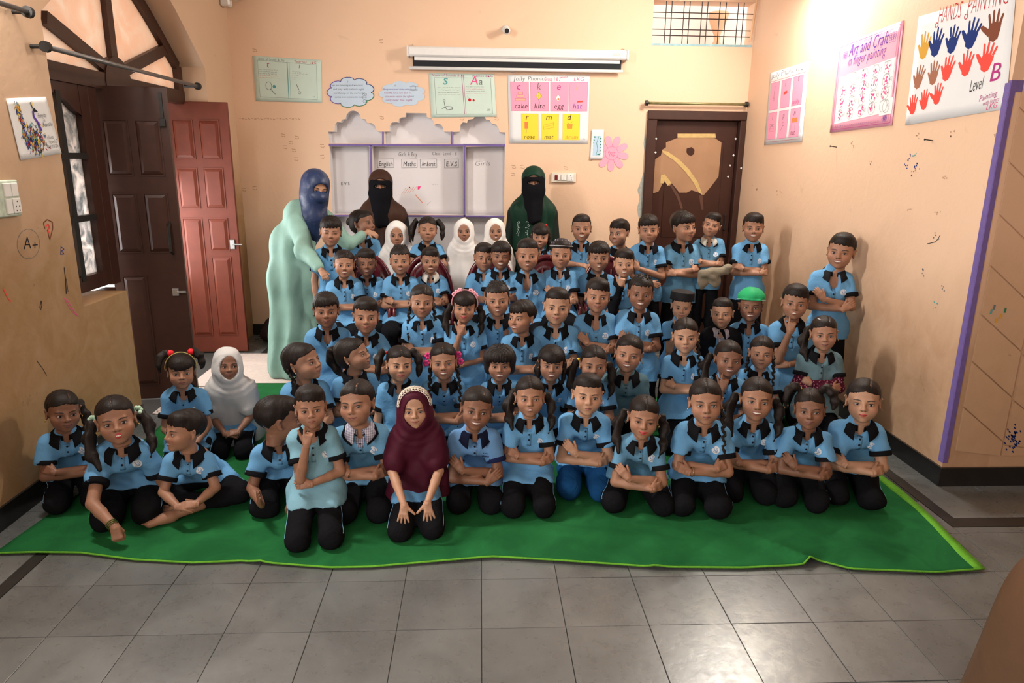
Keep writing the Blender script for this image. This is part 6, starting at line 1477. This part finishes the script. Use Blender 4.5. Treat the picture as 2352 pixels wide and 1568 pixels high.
# ------------------------------------------------------------------ the children
REDL = (.50, .035, .045); Y1 = 3.08
fr = dict(fine=True, group=GF)
sb_ = dict(sleeve=.60)
person(142, 893, 993, 3.16, 'dark-skinned girl with a low ponytail, kneeling at the far left beside the wall', 14, -8, 4, 'swept', [('side_ponytail', 1)], arms='cross', expr=1, tone='d', gaze=(2, 0), byaw=8, **fr, extra=studs())
person(263, 905, 1020, 3.02, 'girl with green and white scrunchies, red lips and one arm hanging with green bangles', 4, 0, -5, 'parted', [('low_pigtail', -1), ('low_pigtail', 1)], arms='one_down', expr=4, tone='m', lip=REDL, **fr, trousers=BLACK, extra=many(ties((.45, .66, .50), [(-.088, .05, .012), (.088, .05, .012)], .016, 'scrunchie', 7), bangle(-1, flatmat('green_bangle', (.10, .13, .03), .3, .5, .5), 3), studs()))
def bare_foot(I):
    F = Field([-.25, -.52, -.02], [.25, .05, .22], .0055); a = Vector((.06, -.20, .055)); b = Vector((-.125, -.335, .034))
    F.cap(a, lerp(a, b, .72), .024, .020, k=0); F.cap(lerp(a, b, .60), b, .023, .019, k=.02, sx=1.25, ax=(.5, -.8, 0)); F.ell(lerp(a, b, .66)+Vector((.012, .014, -.006)), (.022, .022, .022), .02)
    d = (b-a).normalized(); sd = Vector((-d.y, d.x, 0))
    for k in range(5): p = b+d*(.012-.004*abs(k-1)*.7)+sd*(-.019+.0095*k)+Vector((0, 0, .006)); F.cap(p, p+d*(.015-.0015*k), .0082-.0008*k, .0072-.0008*k, k=.003)
    V, Q = F.mesh(); me = mesh_np('bare_foot', V, Q, SKIN, True, {'hp': np.full((len(V), 3), 5.0)}); o = link('foot', me, I['root'], color=TONE['m']); o['lip'] = [.2, .1, .1]; o['mo'] = [.02, 0., 0.]
person(431, 933, 1040, 3.04, 'boy sitting cross-legged in front with a bare foot out, grinning in profile', -62, -2, -4, 'neat', legs='cross', arms='lap', expr=2, tone='m', gaze=(-3, 0), byaw=-6, hk=.93, over={-1: ((-.125, -.06, -.185), (-.03, -.17, -.225), (1, -.1, -.1), (0, -.6, .8), 'rest'), 1: ((.125, -.06, -.185), (.045, -.175, -.22), (-1, -.1, .0), (0, -.6, .8), 'rest')}, **fr, extra=bare_foot)
person(630, 897, 1012, 3.12, 'boy with his head turned right away and hands held out to clap', 104, -14, 6, 'neat', arms='clap', expr=0, tone='d', byaw=4, hk=.86, **fr)
person(712, 879, 985, 2.96, 'boy in pale blue shirt with thumb and finger on his chin, front row', 2, -2, -2, 'neat', arms='chin', expr=0, tone='m', shirt=(.20, .40, .50), **fr)
person(822, 868, 980, 3.06, 'boy with a checked collar under his polo shirt, head turned slightly', -16, 0, -6, 'swept', arms='cross', expr=1, tone='m', gaze=(2, 0), shirt=SHIRT_B, **fr, extra=under_collar(CHECK))
person(953, 885, 985, 3.03, 'small girl in a maroon headscarf with cream lace cap, both hands spread on her knees', 0, -3, -2, hijab=((.060, .006, .018), .375, .020), arms='knees', expr=1, tone='l', **fr, extra=crochet)
person(1096, 884, 990, 3.10, 'girl in a long light blue tunic, head tilted, grinning, arms crossed', 2, -2, 8, 'swept', ['bun'], arms='cross_both', expr=2, tone='d', shirt=(.14, .30, .56), badge=False, hem=.10, cuff=(.015, .02, .07), collar=(.010, .012, .03), **fr, extra=chest_print)
person(1216, 861, 958, 3.16, 'girl with a low side ponytail, lips parted, kneeling left of the boy in blue trousers', 2, 0, 0, 'parted', [('low_pigtail', 1), ('side_ponytail', -1)], arms='cross', expr=4, tone='m', **fr, extra=studs())
person(1350, 854, 955, 3.24, 'small boy in bright blue trousers frowning with his arms folded', 4, -2, 3, 'short', arms='cross_hand', expr=3, tone='l', trousers=(.012, .075, .22), piping=False, **fr)
person(1479, 905, 1010, 3.06, 'girl with wavy pigtails and red lips, looking down, right of blue trousers', 2, -6, 5, 'parted', [('low_pigtail', 1), ('low_pigtail', -1)], arms='cross_hand', expr=1, tone='m', lip=REDL, eye=.62, shirt=SHIRT_B, knee=3, **fr, extra=studs())
person(1620, 867, 976, 3.07, 'girl with wide eyes and a gold bangle, hair parted, kneeling with arms crossed', 2, -2, -3, 'parted', [('plait', 1)], arms='cross_flip', expr=0, tone='m', gaze=(0, 1.5), **fr, extra=many(bangle(1), studs()))
person(1738, 864, 967, 3.18, 'girl with long thick pigtails grinning with bright teeth, front row', 2, 0, 2, 'parted', [('low_pigtail', 1), ('low_pigtail', -1)], arms='cross', expr=2, tone='m', **fr)
person(1860, 889, 987, 3.10, 'girl with one yellow and one red hair tie, smiling, arms crossed', -2, -2, -3, 'parted', [('top_pigtail', 1), ('top_pigtail', -1)], arms='cross_hand', expr=1, tone='d', **fr, extra=many(ties((.75, .50, .02), [(-.052, .02, .100)], .012), ties((.60, .02, .03), [(.052, .02, .100)], .012, 'hair_ribbon')))
person(1984, 866, 971, 3.12, 'fair girl with red lips at the right end of the front row', -2, -2, -2, 'swept', ['bun'], arms='cross', expr=0, tone='l', lip=REDL, **fr, extra=studs())
# second row
br = dict(group=GB)
person(415, 806, 893, 3.62, 'girl with red bobbles on two pigtails and a straight fringe', 4, -3, 2, 'bangs', [('top_pigtail', 1), ('top_pigtail', -1)], arms='lap', expr=0, tone='m', fine=True, **br, extra=many(ties((.70, .01, .02), [(-.052, .01, .112), (.060, .01, .112)], .020, 'bobble'), band((.50, .42, .12), -.01, 0, (.088, .098), .0022)))
person(522, 795, 874, 3.82, 'girl in a pale grey headscarf sitting near the open red door', 10, -2, 4, hijab=((.56, .55, .54), .43, .035), arms='lap', expr=1, tone='d', gaze=(3, 0), fine=True, **br)
person(681, 779, 873, 3.72, 'girl with a thick plait looking right in profile, left of the ponytail girl', 58, 4, -3, 'swept', [('plait', -1)], arms='cross', expr=0, tone='m', byaw=10, hk=.88, gaze=(3, 1), **br, extra=studs())
person(797, 769, 850, 3.86, 'girl with a high ponytail turned right and looking up', 66, 8, -4, 'swept', ['ponytail'], arms='cross', expr=1, tone='m', byaw=12, hk=.88, gaze=(3, 2), **br, extra=studs())
person(916, 792, 877, 3.66, 'girl with loose fringe wisps and two pigtails glancing to the right', 10, -2, 4, 'parted', [('pigtail', 1), ('pigtail', -1)], arms='down', expr=1, tone='l', gaze=(3, 1), lip=(.5, .10, .12), **br, extra=many(ties((.65, .05, .04), [(-.078, .045, .06)], .010), ties((.65, .05, .04), [(.078, .045, .06)], .010)))
person(1018, 785, 873, 3.72, 'girl with pink beaded tassels hanging from her plaits', 0, 0, -2, 'parted', [('plait', 1), ('plait', -1)], arms='cross', expr=2, tone='m', **br, extra=ties((.62, .04, .20), [(-.088, .03, .03), (.088, .03, .03), (.098, .02, -.01), (-.098, .02, -.01)], .015, 'tassel', 6))
person(1148, 787, 877, 3.74, 'child with short puffy bobbed hair and a big smile', 0, -2, 0, 'bob', arms='cross', expr=2, tone='m', **br)
person(1267, 789, 877, 3.78, 'girl with a wispy fringe showing gapped teeth', 2, -2, 3, 'bangs', [('loose', -1), ('loose', 1)], arms='down', expr=2, tone='m', **br, extra=necklace)
person(1363, 791, 880, 3.74, 'girl with a yellow hair tie half hidden behind the boy in blue trousers', 4, -2, 4, 'parted', [('low_pigtail', 1), ('low_pigtail', -1)], arms='cross', expr=1, tone='m', gaze=(2, 0), **br, extra=ties((.80, .50, .02), [(-.082, .05, .01)], .011))
person(1446, 766, 855, 3.86, 'girl with hair pulled back in a greyish teal shirt, smiling broadly', -4, 0, 6, 'swept', ['bun'], arms='down', expr=2, tone='m', shirt=SHIRT_C, badge=False, **br, extra=studs())
person(1574, 728, 812, 3.92, 'girl with a plait over her shoulder standing out above the second row, sulking', 0, -4, -2, 'parted', [('plait', 1)], arms='cross', expr=3, tone='l', legs='tall', lip=(.35, .13, .11), **br, extra=studs())
person(1672, 779, 866, 3.72, 'girl looking sideways with thumb and finger at her chin, second row', 8, -2, 4, 'parted', [('low_pigtail', -1)], arms='chin', expr=2, tone='d', gaze=(-4, 1), **br)
person(1750, 770, 848, 3.86, 'girl with two thin plaits and large dark eyes, right side of the second row', -2, -2, 0, 'parted', [('plait', 1), ('plait', -1)], arms='cross', expr=0, tone='m', gaze=(0, 1), **br)
person(1892, 723, 806, 3.84, 'girl in a grey-blue shirt with floral long sleeves and a hair clip', 2, -4, -3, 'swept', [('side_ponytail', -1)], arms='cross', expr=1, tone='m', shirt=(.13, .22, .255), badge=False, legs='tall', **br, extra=many(long_sleeves((1, 1, 1), floral_mat()), pins((.6, .6, .6), [((-.03, -.06, .095), (-.045, -.045, .10))]), studs()))
# third row
cr = dict(group=GC, legs='tall')
person(748, 667, 752, 4.10, 'boy with a thick fringe, third row, in front of the teacher in green', 2, -2, 0, 'fringe', arms='down', expr=1, tone='d', eye=.62, vneck=.02, **cr)
person(840, 679, 766, 4.08, 'smiling boy right of the thick-fringed boy in the third row', 2, -2, 2, 'neat', arms='cross', expr=1, tone='m', **cr)
person(969, 651, 730, 4.24, 'slim girl with plaits behind her ears, lips closed, third row', 2, -2, 2, 'swept', [('plait', -1), ('plait', 1)], arms='cross', expr=1, tone='m', gaze=(2, 0), **cr, extra=studs())
person(1068, 663, 742, 4.16, 'girl with a pink flower headband holding her chin, red lips', -2, -2, 3, 'bangs', [('low_pigtail', 1), ('low_pigtail', -1)], arms='chin', expr=1, tone='m', lip=(.5, .06, .08), **cr, extra=many(ties((.80, .35, .42), [(-.055, -.01, .095), (-.035, -.01, .108), (.035, -.01, .108), (.055, -.01, .095), (-.07, -.01, .08), (.07, -.01, .08)], .014, 'flower', 6), band((.7, .3, .36), -.01, 0, (.086, .096), .004)))
person(1142, 641, 727, 4.26, 'boy with upright spiky hair and a straight face', 0, -2, -2, 'spiky', arms='down', expr=4, tone='m', **cr)
person(1202, 686, 766, 4.12, 'small boy turned to look left, below the spiky-haired boy', -34, 0, -3, 'fringe', arms='cross', expr=2, tone='m', gaze=(-3, 0), **cr)
person(1280, 658, 746, 4.16, 'fair boy with short sides smiling with closed lips, centre of third row', 0, -2, 3, 'short', arms='cross', expr=1, tone='l', **cr)
person(1373, 635, 718, 4.22, 'boy in an open-necked shirt with hair brushed up at the front', 2, -2, 2, 'neat', arms='cross_hand', expr=1, tone='m', gaze=(2, 0), vneck=.03, **cr)
person(1473, 626, 712, 4.18, 'boy with spiked hair and his arms folded, grinning, right of centre', 0, -2, 3, 'spiky', arms='cross_hand', expr=2, tone='d', **cr)
person(1566, 669, 735, 4.30, 'boy in a tall black brimless cap with a finger on his chin', 2, -8, 4, 'short', arms='chin', expr=1, tone='l', **cr, extra=skullcap('tall'))
person(1660, 682, 752, 4.36, 'toddler boy in a black jacket over a checked shirt', -8, -2, -2, 'short', arms='down', expr=0, tone='l', **cr, extra=many(jacket, under_collar(CHECK)))
person(1725, 664, 738, 4.40, 'boy in a bright green peaked cap', -2, -2, 0, 'short', arms='down', expr=2, tone='d', vneck=.015, **cr, extra=skullcap('green'))
person(1828, 649, 734, 4.24, 'boy with hand at his chin near the right wall, parted lips', -2, -2, 2, 'neat', arms='chin', expr=4, tone='m', **cr)
person(1936, 532, 616, 4.34, 'tall boy leaning on the right wall with open collar and folded arms', -12, -2, 3, 'neat', legs='stand', arms='cross_both', expr=2, tone='m', vneck=.04, collar=(.02, .02, .024), bs=1.0, shift=(-.02, 0, 0), group=GC)
# seated row
dr_ = dict(group=GD, legs='chair')
person(790, 572, 638, 4.90, 'boy with wet combed hair and big teeth, teacher hand on his shoulder', 4, -2, 3, 'swept', arms='cross', expr=2, tone='m', **dr_)
person(841, 568, 634, 5.02, 'dark boy smiling, seated just right of the teacher hand', 2, -2, 0, 'neat', arms='cross', expr=2, tone='d', eye=.62, **dr_)
person(919, 559, 630, 4.94, 'boy with missing front teeth and upright thick hair, seated', 0, -2, 0, 'spiky', arms='cross', expr=2, tone='m', **dr_)
person(988, 565, 628, 5.02, 'seated boy with white collar under his polo shirt', 2, -2, 0, 'neat', arms='cross_hand', expr=2, tone='m', **dr_, extra=under_collar(None, (.62, .60, .56)))
person(1112, 555, 622, 5.04, 'boy pressed behind the left shoulder of the laughing boy', 4, -2, 3, 'neat', arms='cross', expr=1, tone='m', **dr_)
person(1151, 551, 618, 4.92, 'laughing boy in the pair at the middle of the chairs', 0, -2, 3, 'fringe', arms='cross', expr=2, tone='d', eye=.62, **dr_)
person(1212, 546, 622, 4.90, 'boy with a deep open collar and lips parted, left of the skullcap', 0, -2, 0, 'short', arms='down', expr=4, tone='m', vneck=.05, **dr_)
person(1289, 549, 616, 4.92, 'boy in a dark skullcap with white dashes, arms folded', 0, -2, 2, 'short', arms='cross_hand', expr=1, tone='m', **dr_, extra=skullcap('kufi'))
person(1376, 551, 624, 5.00, 'boy right of the skullcap with head leaning, hair over forehead', 2, -2, 3, 'fringe', arms='lap', expr=4, tone='m', vneck=.02, **dr_)
person(1434, 568, 637, 4.84, 'brightly lit boy with finger and thumb framing his chin, seated', 0, -2, 0, 'neat', arms='chin', expr=2, tone='l', **dr_, extra=long_sleeves(BLACK, TRO))
# standing row
er = dict(group=GE, legs='stand')
person(760, 493, 565, 5.20, 'boy with closed eyes standing next to the teacher in green', 2, -4, 4, 'fringe', arms='down', expr=1, tone='m', eye=.12, **er)
person(826, 475, 545, 5.84, 'girl looking right in profile with gathered hair, adult hand on her shoulder', 55, 4, 3, 'swept', ['bun'], arms='cross_hand', expr=1, tone='d', byaw=8, hk=.86, **er, extra=studs())
person(912, 506, 567, 5.60, 'girl in white headscarf in front of the brown-veiled woman', 0, -4, 0, hijab=((.78, .76, .74), .40, .03), arms='down', expr=0, tone='m', **er)
person(982, 496, 555, 5.55, 'girl with high pigtails pulling a face with eyes shut, arms on the chair', 2, 0, 2, 'parted', [('pigtail', 1), ('pigtail', -1)], arms='behind_chair', expr=3, tone='m', eye=.12, **er)
person(1066, 501, 556, 5.60, 'girl in white headscarf in the middle of the three, soft smile', 0, -2, -2, hijab=((.80, .78, .76), .42, .03), arms='down', expr=1, tone='m', **er)
person(1137, 500, 556, 5.62, 'girl in white headscarf furthest right of the three, wide-eyed', 4, -2, -2, hijab=((.80, .78, .74), .42, .03), arms='down', expr=4, tone='m', **er)
person(1242, 511, 570, 5.62, 'girl with a red hair clip in front of the dark green veiled woman', -2, -2, 3, 'bangs', [('loose', -1), ('loose', 1)], arms='down', expr=4, tone='m', **er, extra=ties((.6, .02, .02), [(.045, -.02, .10)], .010))
person(1336, 490, 554, 5.60, 'boy with very short hair standing below the pink flower', 0, -2, 0, 'short', arms='behind_chair', expr=2, tone='m', **er)
person(1424, 501, 565, 5.60, 'boy looking left with a grin, left of the brown door', -28, -2, -6, 'neat', arms='down', expr=2, tone='m', gaze=(-4, 0), **er)
person(1490, 490, 558, 5.42, 'serious boy with hand on his folded arm in front of the door frame', 0, -2, -2, 'fringe', arms='hand_up_arm', expr=0, tone='m', **er)
person(1567, 482, 554, 5.46, 'boy with bowl cut turned right, smiling, in front of the brown door', 36, -2, -3, 'fringe', arms='cross_flip', expr=1, tone='m', shirt=SHIRT_B, byaw=10, gaze=(3, 0), **er)
person(1638, 486, 542, 5.46, 'boy with tilted head, one eye half shut and frayed white neckline, by the brown door', -8, 4, 10, 'neat', arms='cross', expr=0, tone='m', shirt=SHIRT_B, eye=.62, **er, extra=under_collar(None, (.66, .64, .56)))
person(1731, 486, 554, 5.32, 'boy in a bright blue shirt grinning, standing at the right corner of the door', 0, -2, 0, 'neat', arms='cross', expr=2, tone='m', **er)
def held_cloth():
    c = onY(1640, 628, 5.24); F = Field([c[0]-.16, c[1]-.07, c[2]-.16], [c[0]+.18, c[1]+.08, c[2]+.10], .0065)
    F.cap(c+Vector((-.09, 0, .0)), c+Vector((.10, 0, .03)), .030, .034, k=0, sx=.7, ax=(0, 1, 0)); F.ell(c+Vector((.10, 0, .045)), (.032, .018, .028), .02)
    F.ell(c+Vector((-.085, 0, -.055)), (.042, .014, .070), .03); F.ell(c+Vector((.015, -.005, -.050)), (.045, .014, .058), .03); F.warp(waves(2, 9, 110, .008))
    V, Q = F.mesh(); o = link('cloth', mesh_np('cloth', V-np.array(c), Q, KNIT), color=(.26, .22, .16)); o.location = c; tag(o, 'crumpled khaki cloth held in the arms of the boy by the brown door', 'cloth')
held_cloth()
# ------------------------------------------------------------------ the three women
def head_part(root, hd, R, s, tone, expr=0, eye=1.0, gaze=(0, 0), hands=(), arms=()):
    hV, hQ = get_head(expr, .0046); Mh = Matrix.Translation(hd) @ (R @ Matrix.Diagonal((s, s, s))).to_4x4(); parts = [(xf(hV, Mh), hQ, hV)]
    for pts, rs in arms:
        lo = [min(p[i] for p in pts)-.08 for i in range(3)]; hi = [max(p[i] for p in pts)+.08 for i in range(3)]; F = Field(lo, hi, .009); F.chain(pts, rs, .02); V, Q = F.mesh(); parts.append((V, Q, None))
    for (w, f, n_, left, pose, hs) in hands: hv, hq = get_hand(pose); parts.append((xf(hv, hand_matrix(w, f, n_, hs, left)), hq[:, ::-1] if left else hq, None))
    n = 0; VV, QQ, HP = [], [], []
    for V, Q, hp in parts: VV.append(V); QQ.append(Q+n); n += len(V); HP.append(hp if hp is not None else np.full((len(V), 3), 5.0, np.float32))
    b = link('body', mesh_np('body', np.concatenate(VV), np.concatenate(QQ), SKIN, True, {'hp': np.concatenate(HP)}), root, color=TONE[tone]); b['lip'] = list(LIPN[tone]); b['mo'] = [.0185, .0002, 0.]
    for q in (-1, 1): eo = link('eye', EYES[(q, eye)], root, Mh); eo['gaze'] = [gaze[0]*.001, gaze[1]*.001, 0.]
    return Mh
def veiled(px, top, Y, label, cape, gown, height_hint, mask=(.008, .008, .010), roll=0, trim=None):
    a = onY(px, top, Y); s = 1.12; hd = Vector((a.x, Y, a.z-.118*s)); root = empty('person', (a.x, Y+.02, 0)); O = Vector((a.x, Y+.02, 0)); tag(root, label, 'person', 'veiled women standing against the back wall')
    hd = hd-O; az = math.atan2(a.x, Y); R = Matrix.Rotation(-az*.8, 3, 'Z') @ Matrix.Rotation(rad(roll), 3, 'Y') @ Matrix.Rotation(rad(2), 3, 'X'); Rn = np.array(R); H = lambda p: hd+R @ Vector(p)*s
    head_part(root, hd, R, s, 'm')
    z = hd.z; sh = z-.235
    def field(lo, hi, h): return Field(lo, hi, h)
    F = field([-.30, -.26, .0], [.30, .22, sh+.09], .0115)          # gown
    F.cap((-.13, .02, sh-.03), (.13, .02, sh-.03), .070, k=0); F.cap((0, .02, sh-.06), (0, .01, sh-.50), .115, .120, k=.08, sx=1.45); F.cap((0, .01, sh-.50), (0, .0, .12), .125, .17, k=.08, sx=1.45)
    for q in (-1, 1): F.cap((q*.165, .02, sh-.05), (q*.205, -.0, sh-.33), .060, .055, k=.03); F.cap((q*.205, 0, sh-.33), (q*.10, -.13, sh-.50), .053, .048, k=.03)
    w = waves(int(px), 9, 34, .026, (1, 1, .09)); F.warp(lambda x, y, z_: w(x, y, z_)*np.clip((sh-z_)*3, .15, 1)); F.plane((0, 0, .012), (0, 0, -1)); V, Q = F.mesh(); link('gown', mesh_np('gown', V, Q, SILK), root, color=gown)
    F = field([-.26, -.24, sh-.42], [.26, .20, z+.17], .0085)        # cape over head and shoulders
    F.ell(H((0, .014, .022)), (.092*s, .108*s, .096*s), 0, R=Rn); F.ell(H((0, .0, -.06)), (.080*s, .078*s, .08*s), .05, R=Rn); F.cap(H((0, .02, -.08)), (0, .02, sh+.0), .082, .115, k=.06)
    F.cap((-.12, .015, sh-.025), (.12, .015, sh-.025), .082, k=.08); F.cap((0, .01, sh-.03), (0, .0, sh-.33), .125, .150, k=.08, sx=1.38)
    w2 = waves(int(px)+4, 9, 46, .020, (1, 1, .15)); F.warp(lambda x, y, z_: w2(x, y, z_)*np.clip((z-.08-z_)*6, .04, 1)); F.ell(H((0, -.115, .0)), (.060*s, .100*s, .052*s), .005, mode='c', R=Rn)
    F.plane((0, 0, sh-.36), (0, -.05, -1)); V, Q = F.mesh(); link('headscarf', mesh_np('headscarf', V, Q, SILK), root, color=cape)
    F = field([-.16, -.30, sh-.26], [.16, .06, z+.10], .0075)       # face veil: forehead band and hanging cloth with the eye slit between
    F.ell(H((0, -.012, .002)), (.089*s, .100*s, .078*s), 0, R=Rn); F.ell(H((0, -.034, -.064)), (.070*s, .075*s, .055*s), .03, R=Rn)
    F.cap(H((0, -.058, -.07)), Vector(H((0, -.07, -.09)))+Vector((0, -.035, -.22)), .052, .034, k=.06, sx=1.75, ax=R @ Vector((1, 0, 0)))
    F.warp(lambda x, y, z_: .006*np.sin(x*75+np.sin(z_*9))*np.clip((z-.12-z_)*7, 0, 1)); F.ell(H((0, -.12, -.006)), (.052*s, .085*s, .0135*s), .003, mode='c', R=Rn); F.ell(H((0, .03, -.02)), (.083*s, .085*s, .10*s), .004, mode='c', R=Rn) if False else None
    F.plane(H((0, 0, .058)), tuple(R @ Vector((0, -.25, 1)))); V, Q = F.mesh(); link('face_veil', mesh_np('face_veil', V, Q, TRIM), root, color=mask)
    if trim:
        rg = random.Random(4)
        for cx_, cz_ in ((-.135, sh-.16), (-.055, sh-.17)):
            m = MB()
            for k in range(26): p = Vector((cx_+rg.gauss(0, .008), -.145-.01*(abs(cx_) < .1), cz_+rg.uniform(-.07, .07))); m.ball(p, .0035, 4)
            m.build('bead_embroidery', flatmat('beads', (.35, .42, .42), .3, .6), root, True)['kind'] = 'stuff'
    return root
veiled(873, 388, 6.18, 'woman in a brown cape and long black face veil before the whiteboard niche', (.050, .022, .014), (.010, .009, .010), 1.6, roll=2)
veiled(1226, 380, 6.18, 'woman in a dark green cape and black face veil below the phonics chart', (.006, .032, .018), (.008, .016, .012), 1.6, roll=-1, trim=True)
def teacher_green():
    Y = 5.46; a = onY(724, 389, Y); s = 1.12; root = empty('person', (-1.46, 5.28, 0)); O = Vector((-1.46, 5.28, 0)); tag(root, 'woman in a pale green robe and blue headscarf bending over the children', 'person')
    hd = Vector((a.x, Y-.02, a.z-.115*s))-O; R = Matrix.Rotation(rad(38), 3, 'Z') @ Matrix.Rotation(rad(8), 3, 'Y') @ Matrix.Rotation(rad(16), 3, 'X'); Rn = np.array(R); H = lambda p: hd+R @ Vector(p)*s
    W = lambda x, y, YY: onY(x, y, YY)-O
    sh = W(678, 490, 5.44); sh2 = sh+Vector((.12, .15, -.02)); elb = W(697, 572, 5.18); wr_ = W(738, 622, 4.97); tip = W(757, 650, 4.89)
    # second arm reaching behind the children to the girl's shoulder
    sB = sh+Vector((.20, .16, -.05)); eB = W(800, 560, 5.60); wB = W(846, 532, 5.72)
    head_part(root, hd, R, s, 'l', 0, .62, (2, 0), [(wr_, (tip-wr_), (0, -.6, .8), False, 'cup', .92), (wB, (1, -.25, -.35), (0, -.5, .85), True, 'rest', .92)], [([hd+Vector((0, .02, -.08)), lerp(sh, sh2, .5), sh, elb, lerp(elb, wr_, .6), wr_], [.05, .05, .04, .03, .024, .021]), ([lerp(sh, sh2, .5), sB, eB, lerp(eB, wB, .3), wB], [.05, .035, .028, .023, .020])])
    F = Field([-.36, -.45, .0], [.70, .55, 1.42], .0125)
    hipp = W(668, 640, 5.40); mid = W(672, 560, 5.44)
    F.cap(sh, sh2, .075, .075, k=0); F.cap(lerp(sh, sh2, .5), mid, .120, .138, k=.08, sx=1.1); F.cap(mid, hipp, .138, .142, k=.08, sx=1.1); F.cap(hipp, (.0, .06, .10), .140, .165, k=.1, sx=1.12)
    F.cap((.0, .06, .3), (.0, .06, .02), .155, .205, k=.08)
    F.cap(sh, elb, .072, .066, k=.04); F.cap(elb, lerp(elb, wr_, .86), .068, .040, k=.03); F.cap(sB, eB, .060, .055, k=.04); F.cap(eB, lerp(eB, wB, .7), .050, .035, k=.02)
    w = waves(12, 12, 38, .026, (1, 1, .03)); w2 = waves(8, 8, 60, .007, (1, 1, .3)); F.warp(lambda x, y, z: w(x, y, z)*np.clip((1.28-z)*2.2, .2, 1)+w2(x, y, z)); F.plane((0, 0, .012), (0, 0, -1))
    V, Q = F.mesh(); link('robe', mesh_np('robe', V, Q, SILK), root, color=(.25, .42, .36))
    m = MB(); d = (wr_-elb).normalized(); c0 = lerp(elb, wr_, .84); m.tube([c0-d*.012, c0, c0+d*.016], [.040, .036, .030], 14); m.build('cuff', SILK, root, True, color=(.06, .16, .13))
    F = Field([-.12, -.30, hd.z-.52], [.52, .50, hd.z+.17], .0085)
    F.ell(H((0, .014, .022)), (.094*s, .110*s, .098*s), 0, R=Rn); F.ell(H((0, -.008, -.05)), (.084*s, .084*s, .08*s), .05, R=Rn); F.cap(H((0, .02, -.07)), lerp(sh, sh2, .5)+Vector((.05, -.02, .03)), .085, .11, k=.06); F.cap(H((0, -.03, -.09)), H((0, -.06, -.30)), .082, .080, k=.06); F.cap(H((0, -.05, -.20)), H((.02, -.0, -.40)), .085, .06, k=.06)
    w3 = waves(5, 9, 42, .013, (1, .8, .6)); F.warp(lambda x, y, z: w3(x, y, z)*np.clip((hd.z-.02-z)*7, .10, 1)); F.ell(H((0, -.125, .004)), (.056*s, .095*s, .048*s), .005, mode='c', R=Rn)
    V, Q = F.mesh(); M = Mat('blue_satin', .42, .35); g = M.coord(); n = M.noise(g, 7, 4, .6, 1.4); M.color(M.mix(n.ss(.5, .66), (.018, .034, .095), (.085, .10, .17))); M.bump(M.noise(g, 40, 3), .15, .01); link('headscarf', mesh_np('headscarf', V, Q, M.m), root)
    F = Field([hd.x-.2, hd.y-.2, hd.z-.17], [hd.x+.2, hd.y+.14, hd.z+.03], .0075); F.ell(H((0, -.026, -.050)), (.082*s, .096*s, .062*s), 0, R=Rn); F.plane(H((0, 0, -.018)), tuple(R @ Vector((0, .25, 1)))); V, Q = F.mesh(); link('face_veil', mesh_np('face_veil', V, Q, M.m), root)
teacher_green()
# dark bundle on the floor behind the red door
def bundle():
    c = Vector((-1.78, 6.3, 0)); F = Field([-.30, -.18, -.01], [.30, .20, .30], .012); F.ell((0, 0, .08), (.22, .13, .10), 0); F.ell((-.06, .02, .16), (.13, .10, .09), .05); F.ell((.12, -.03, .06), (.11, .10, .07), .05); F.warp(waves(21, 9, 26, .05)); F.plane((0, 0, .008), (0, 0, -1)); V, Q = F.mesh()
    o = link('school_bag', mesh_np('school_bag', V, Q, KNIT), color=(.035, .016, .018)); o.location = (c.x, min(c.y, 6.38), 0); tag(o, 'dark slumped bags heaped on the floor behind the green-robed woman', 'bag')
bundle()
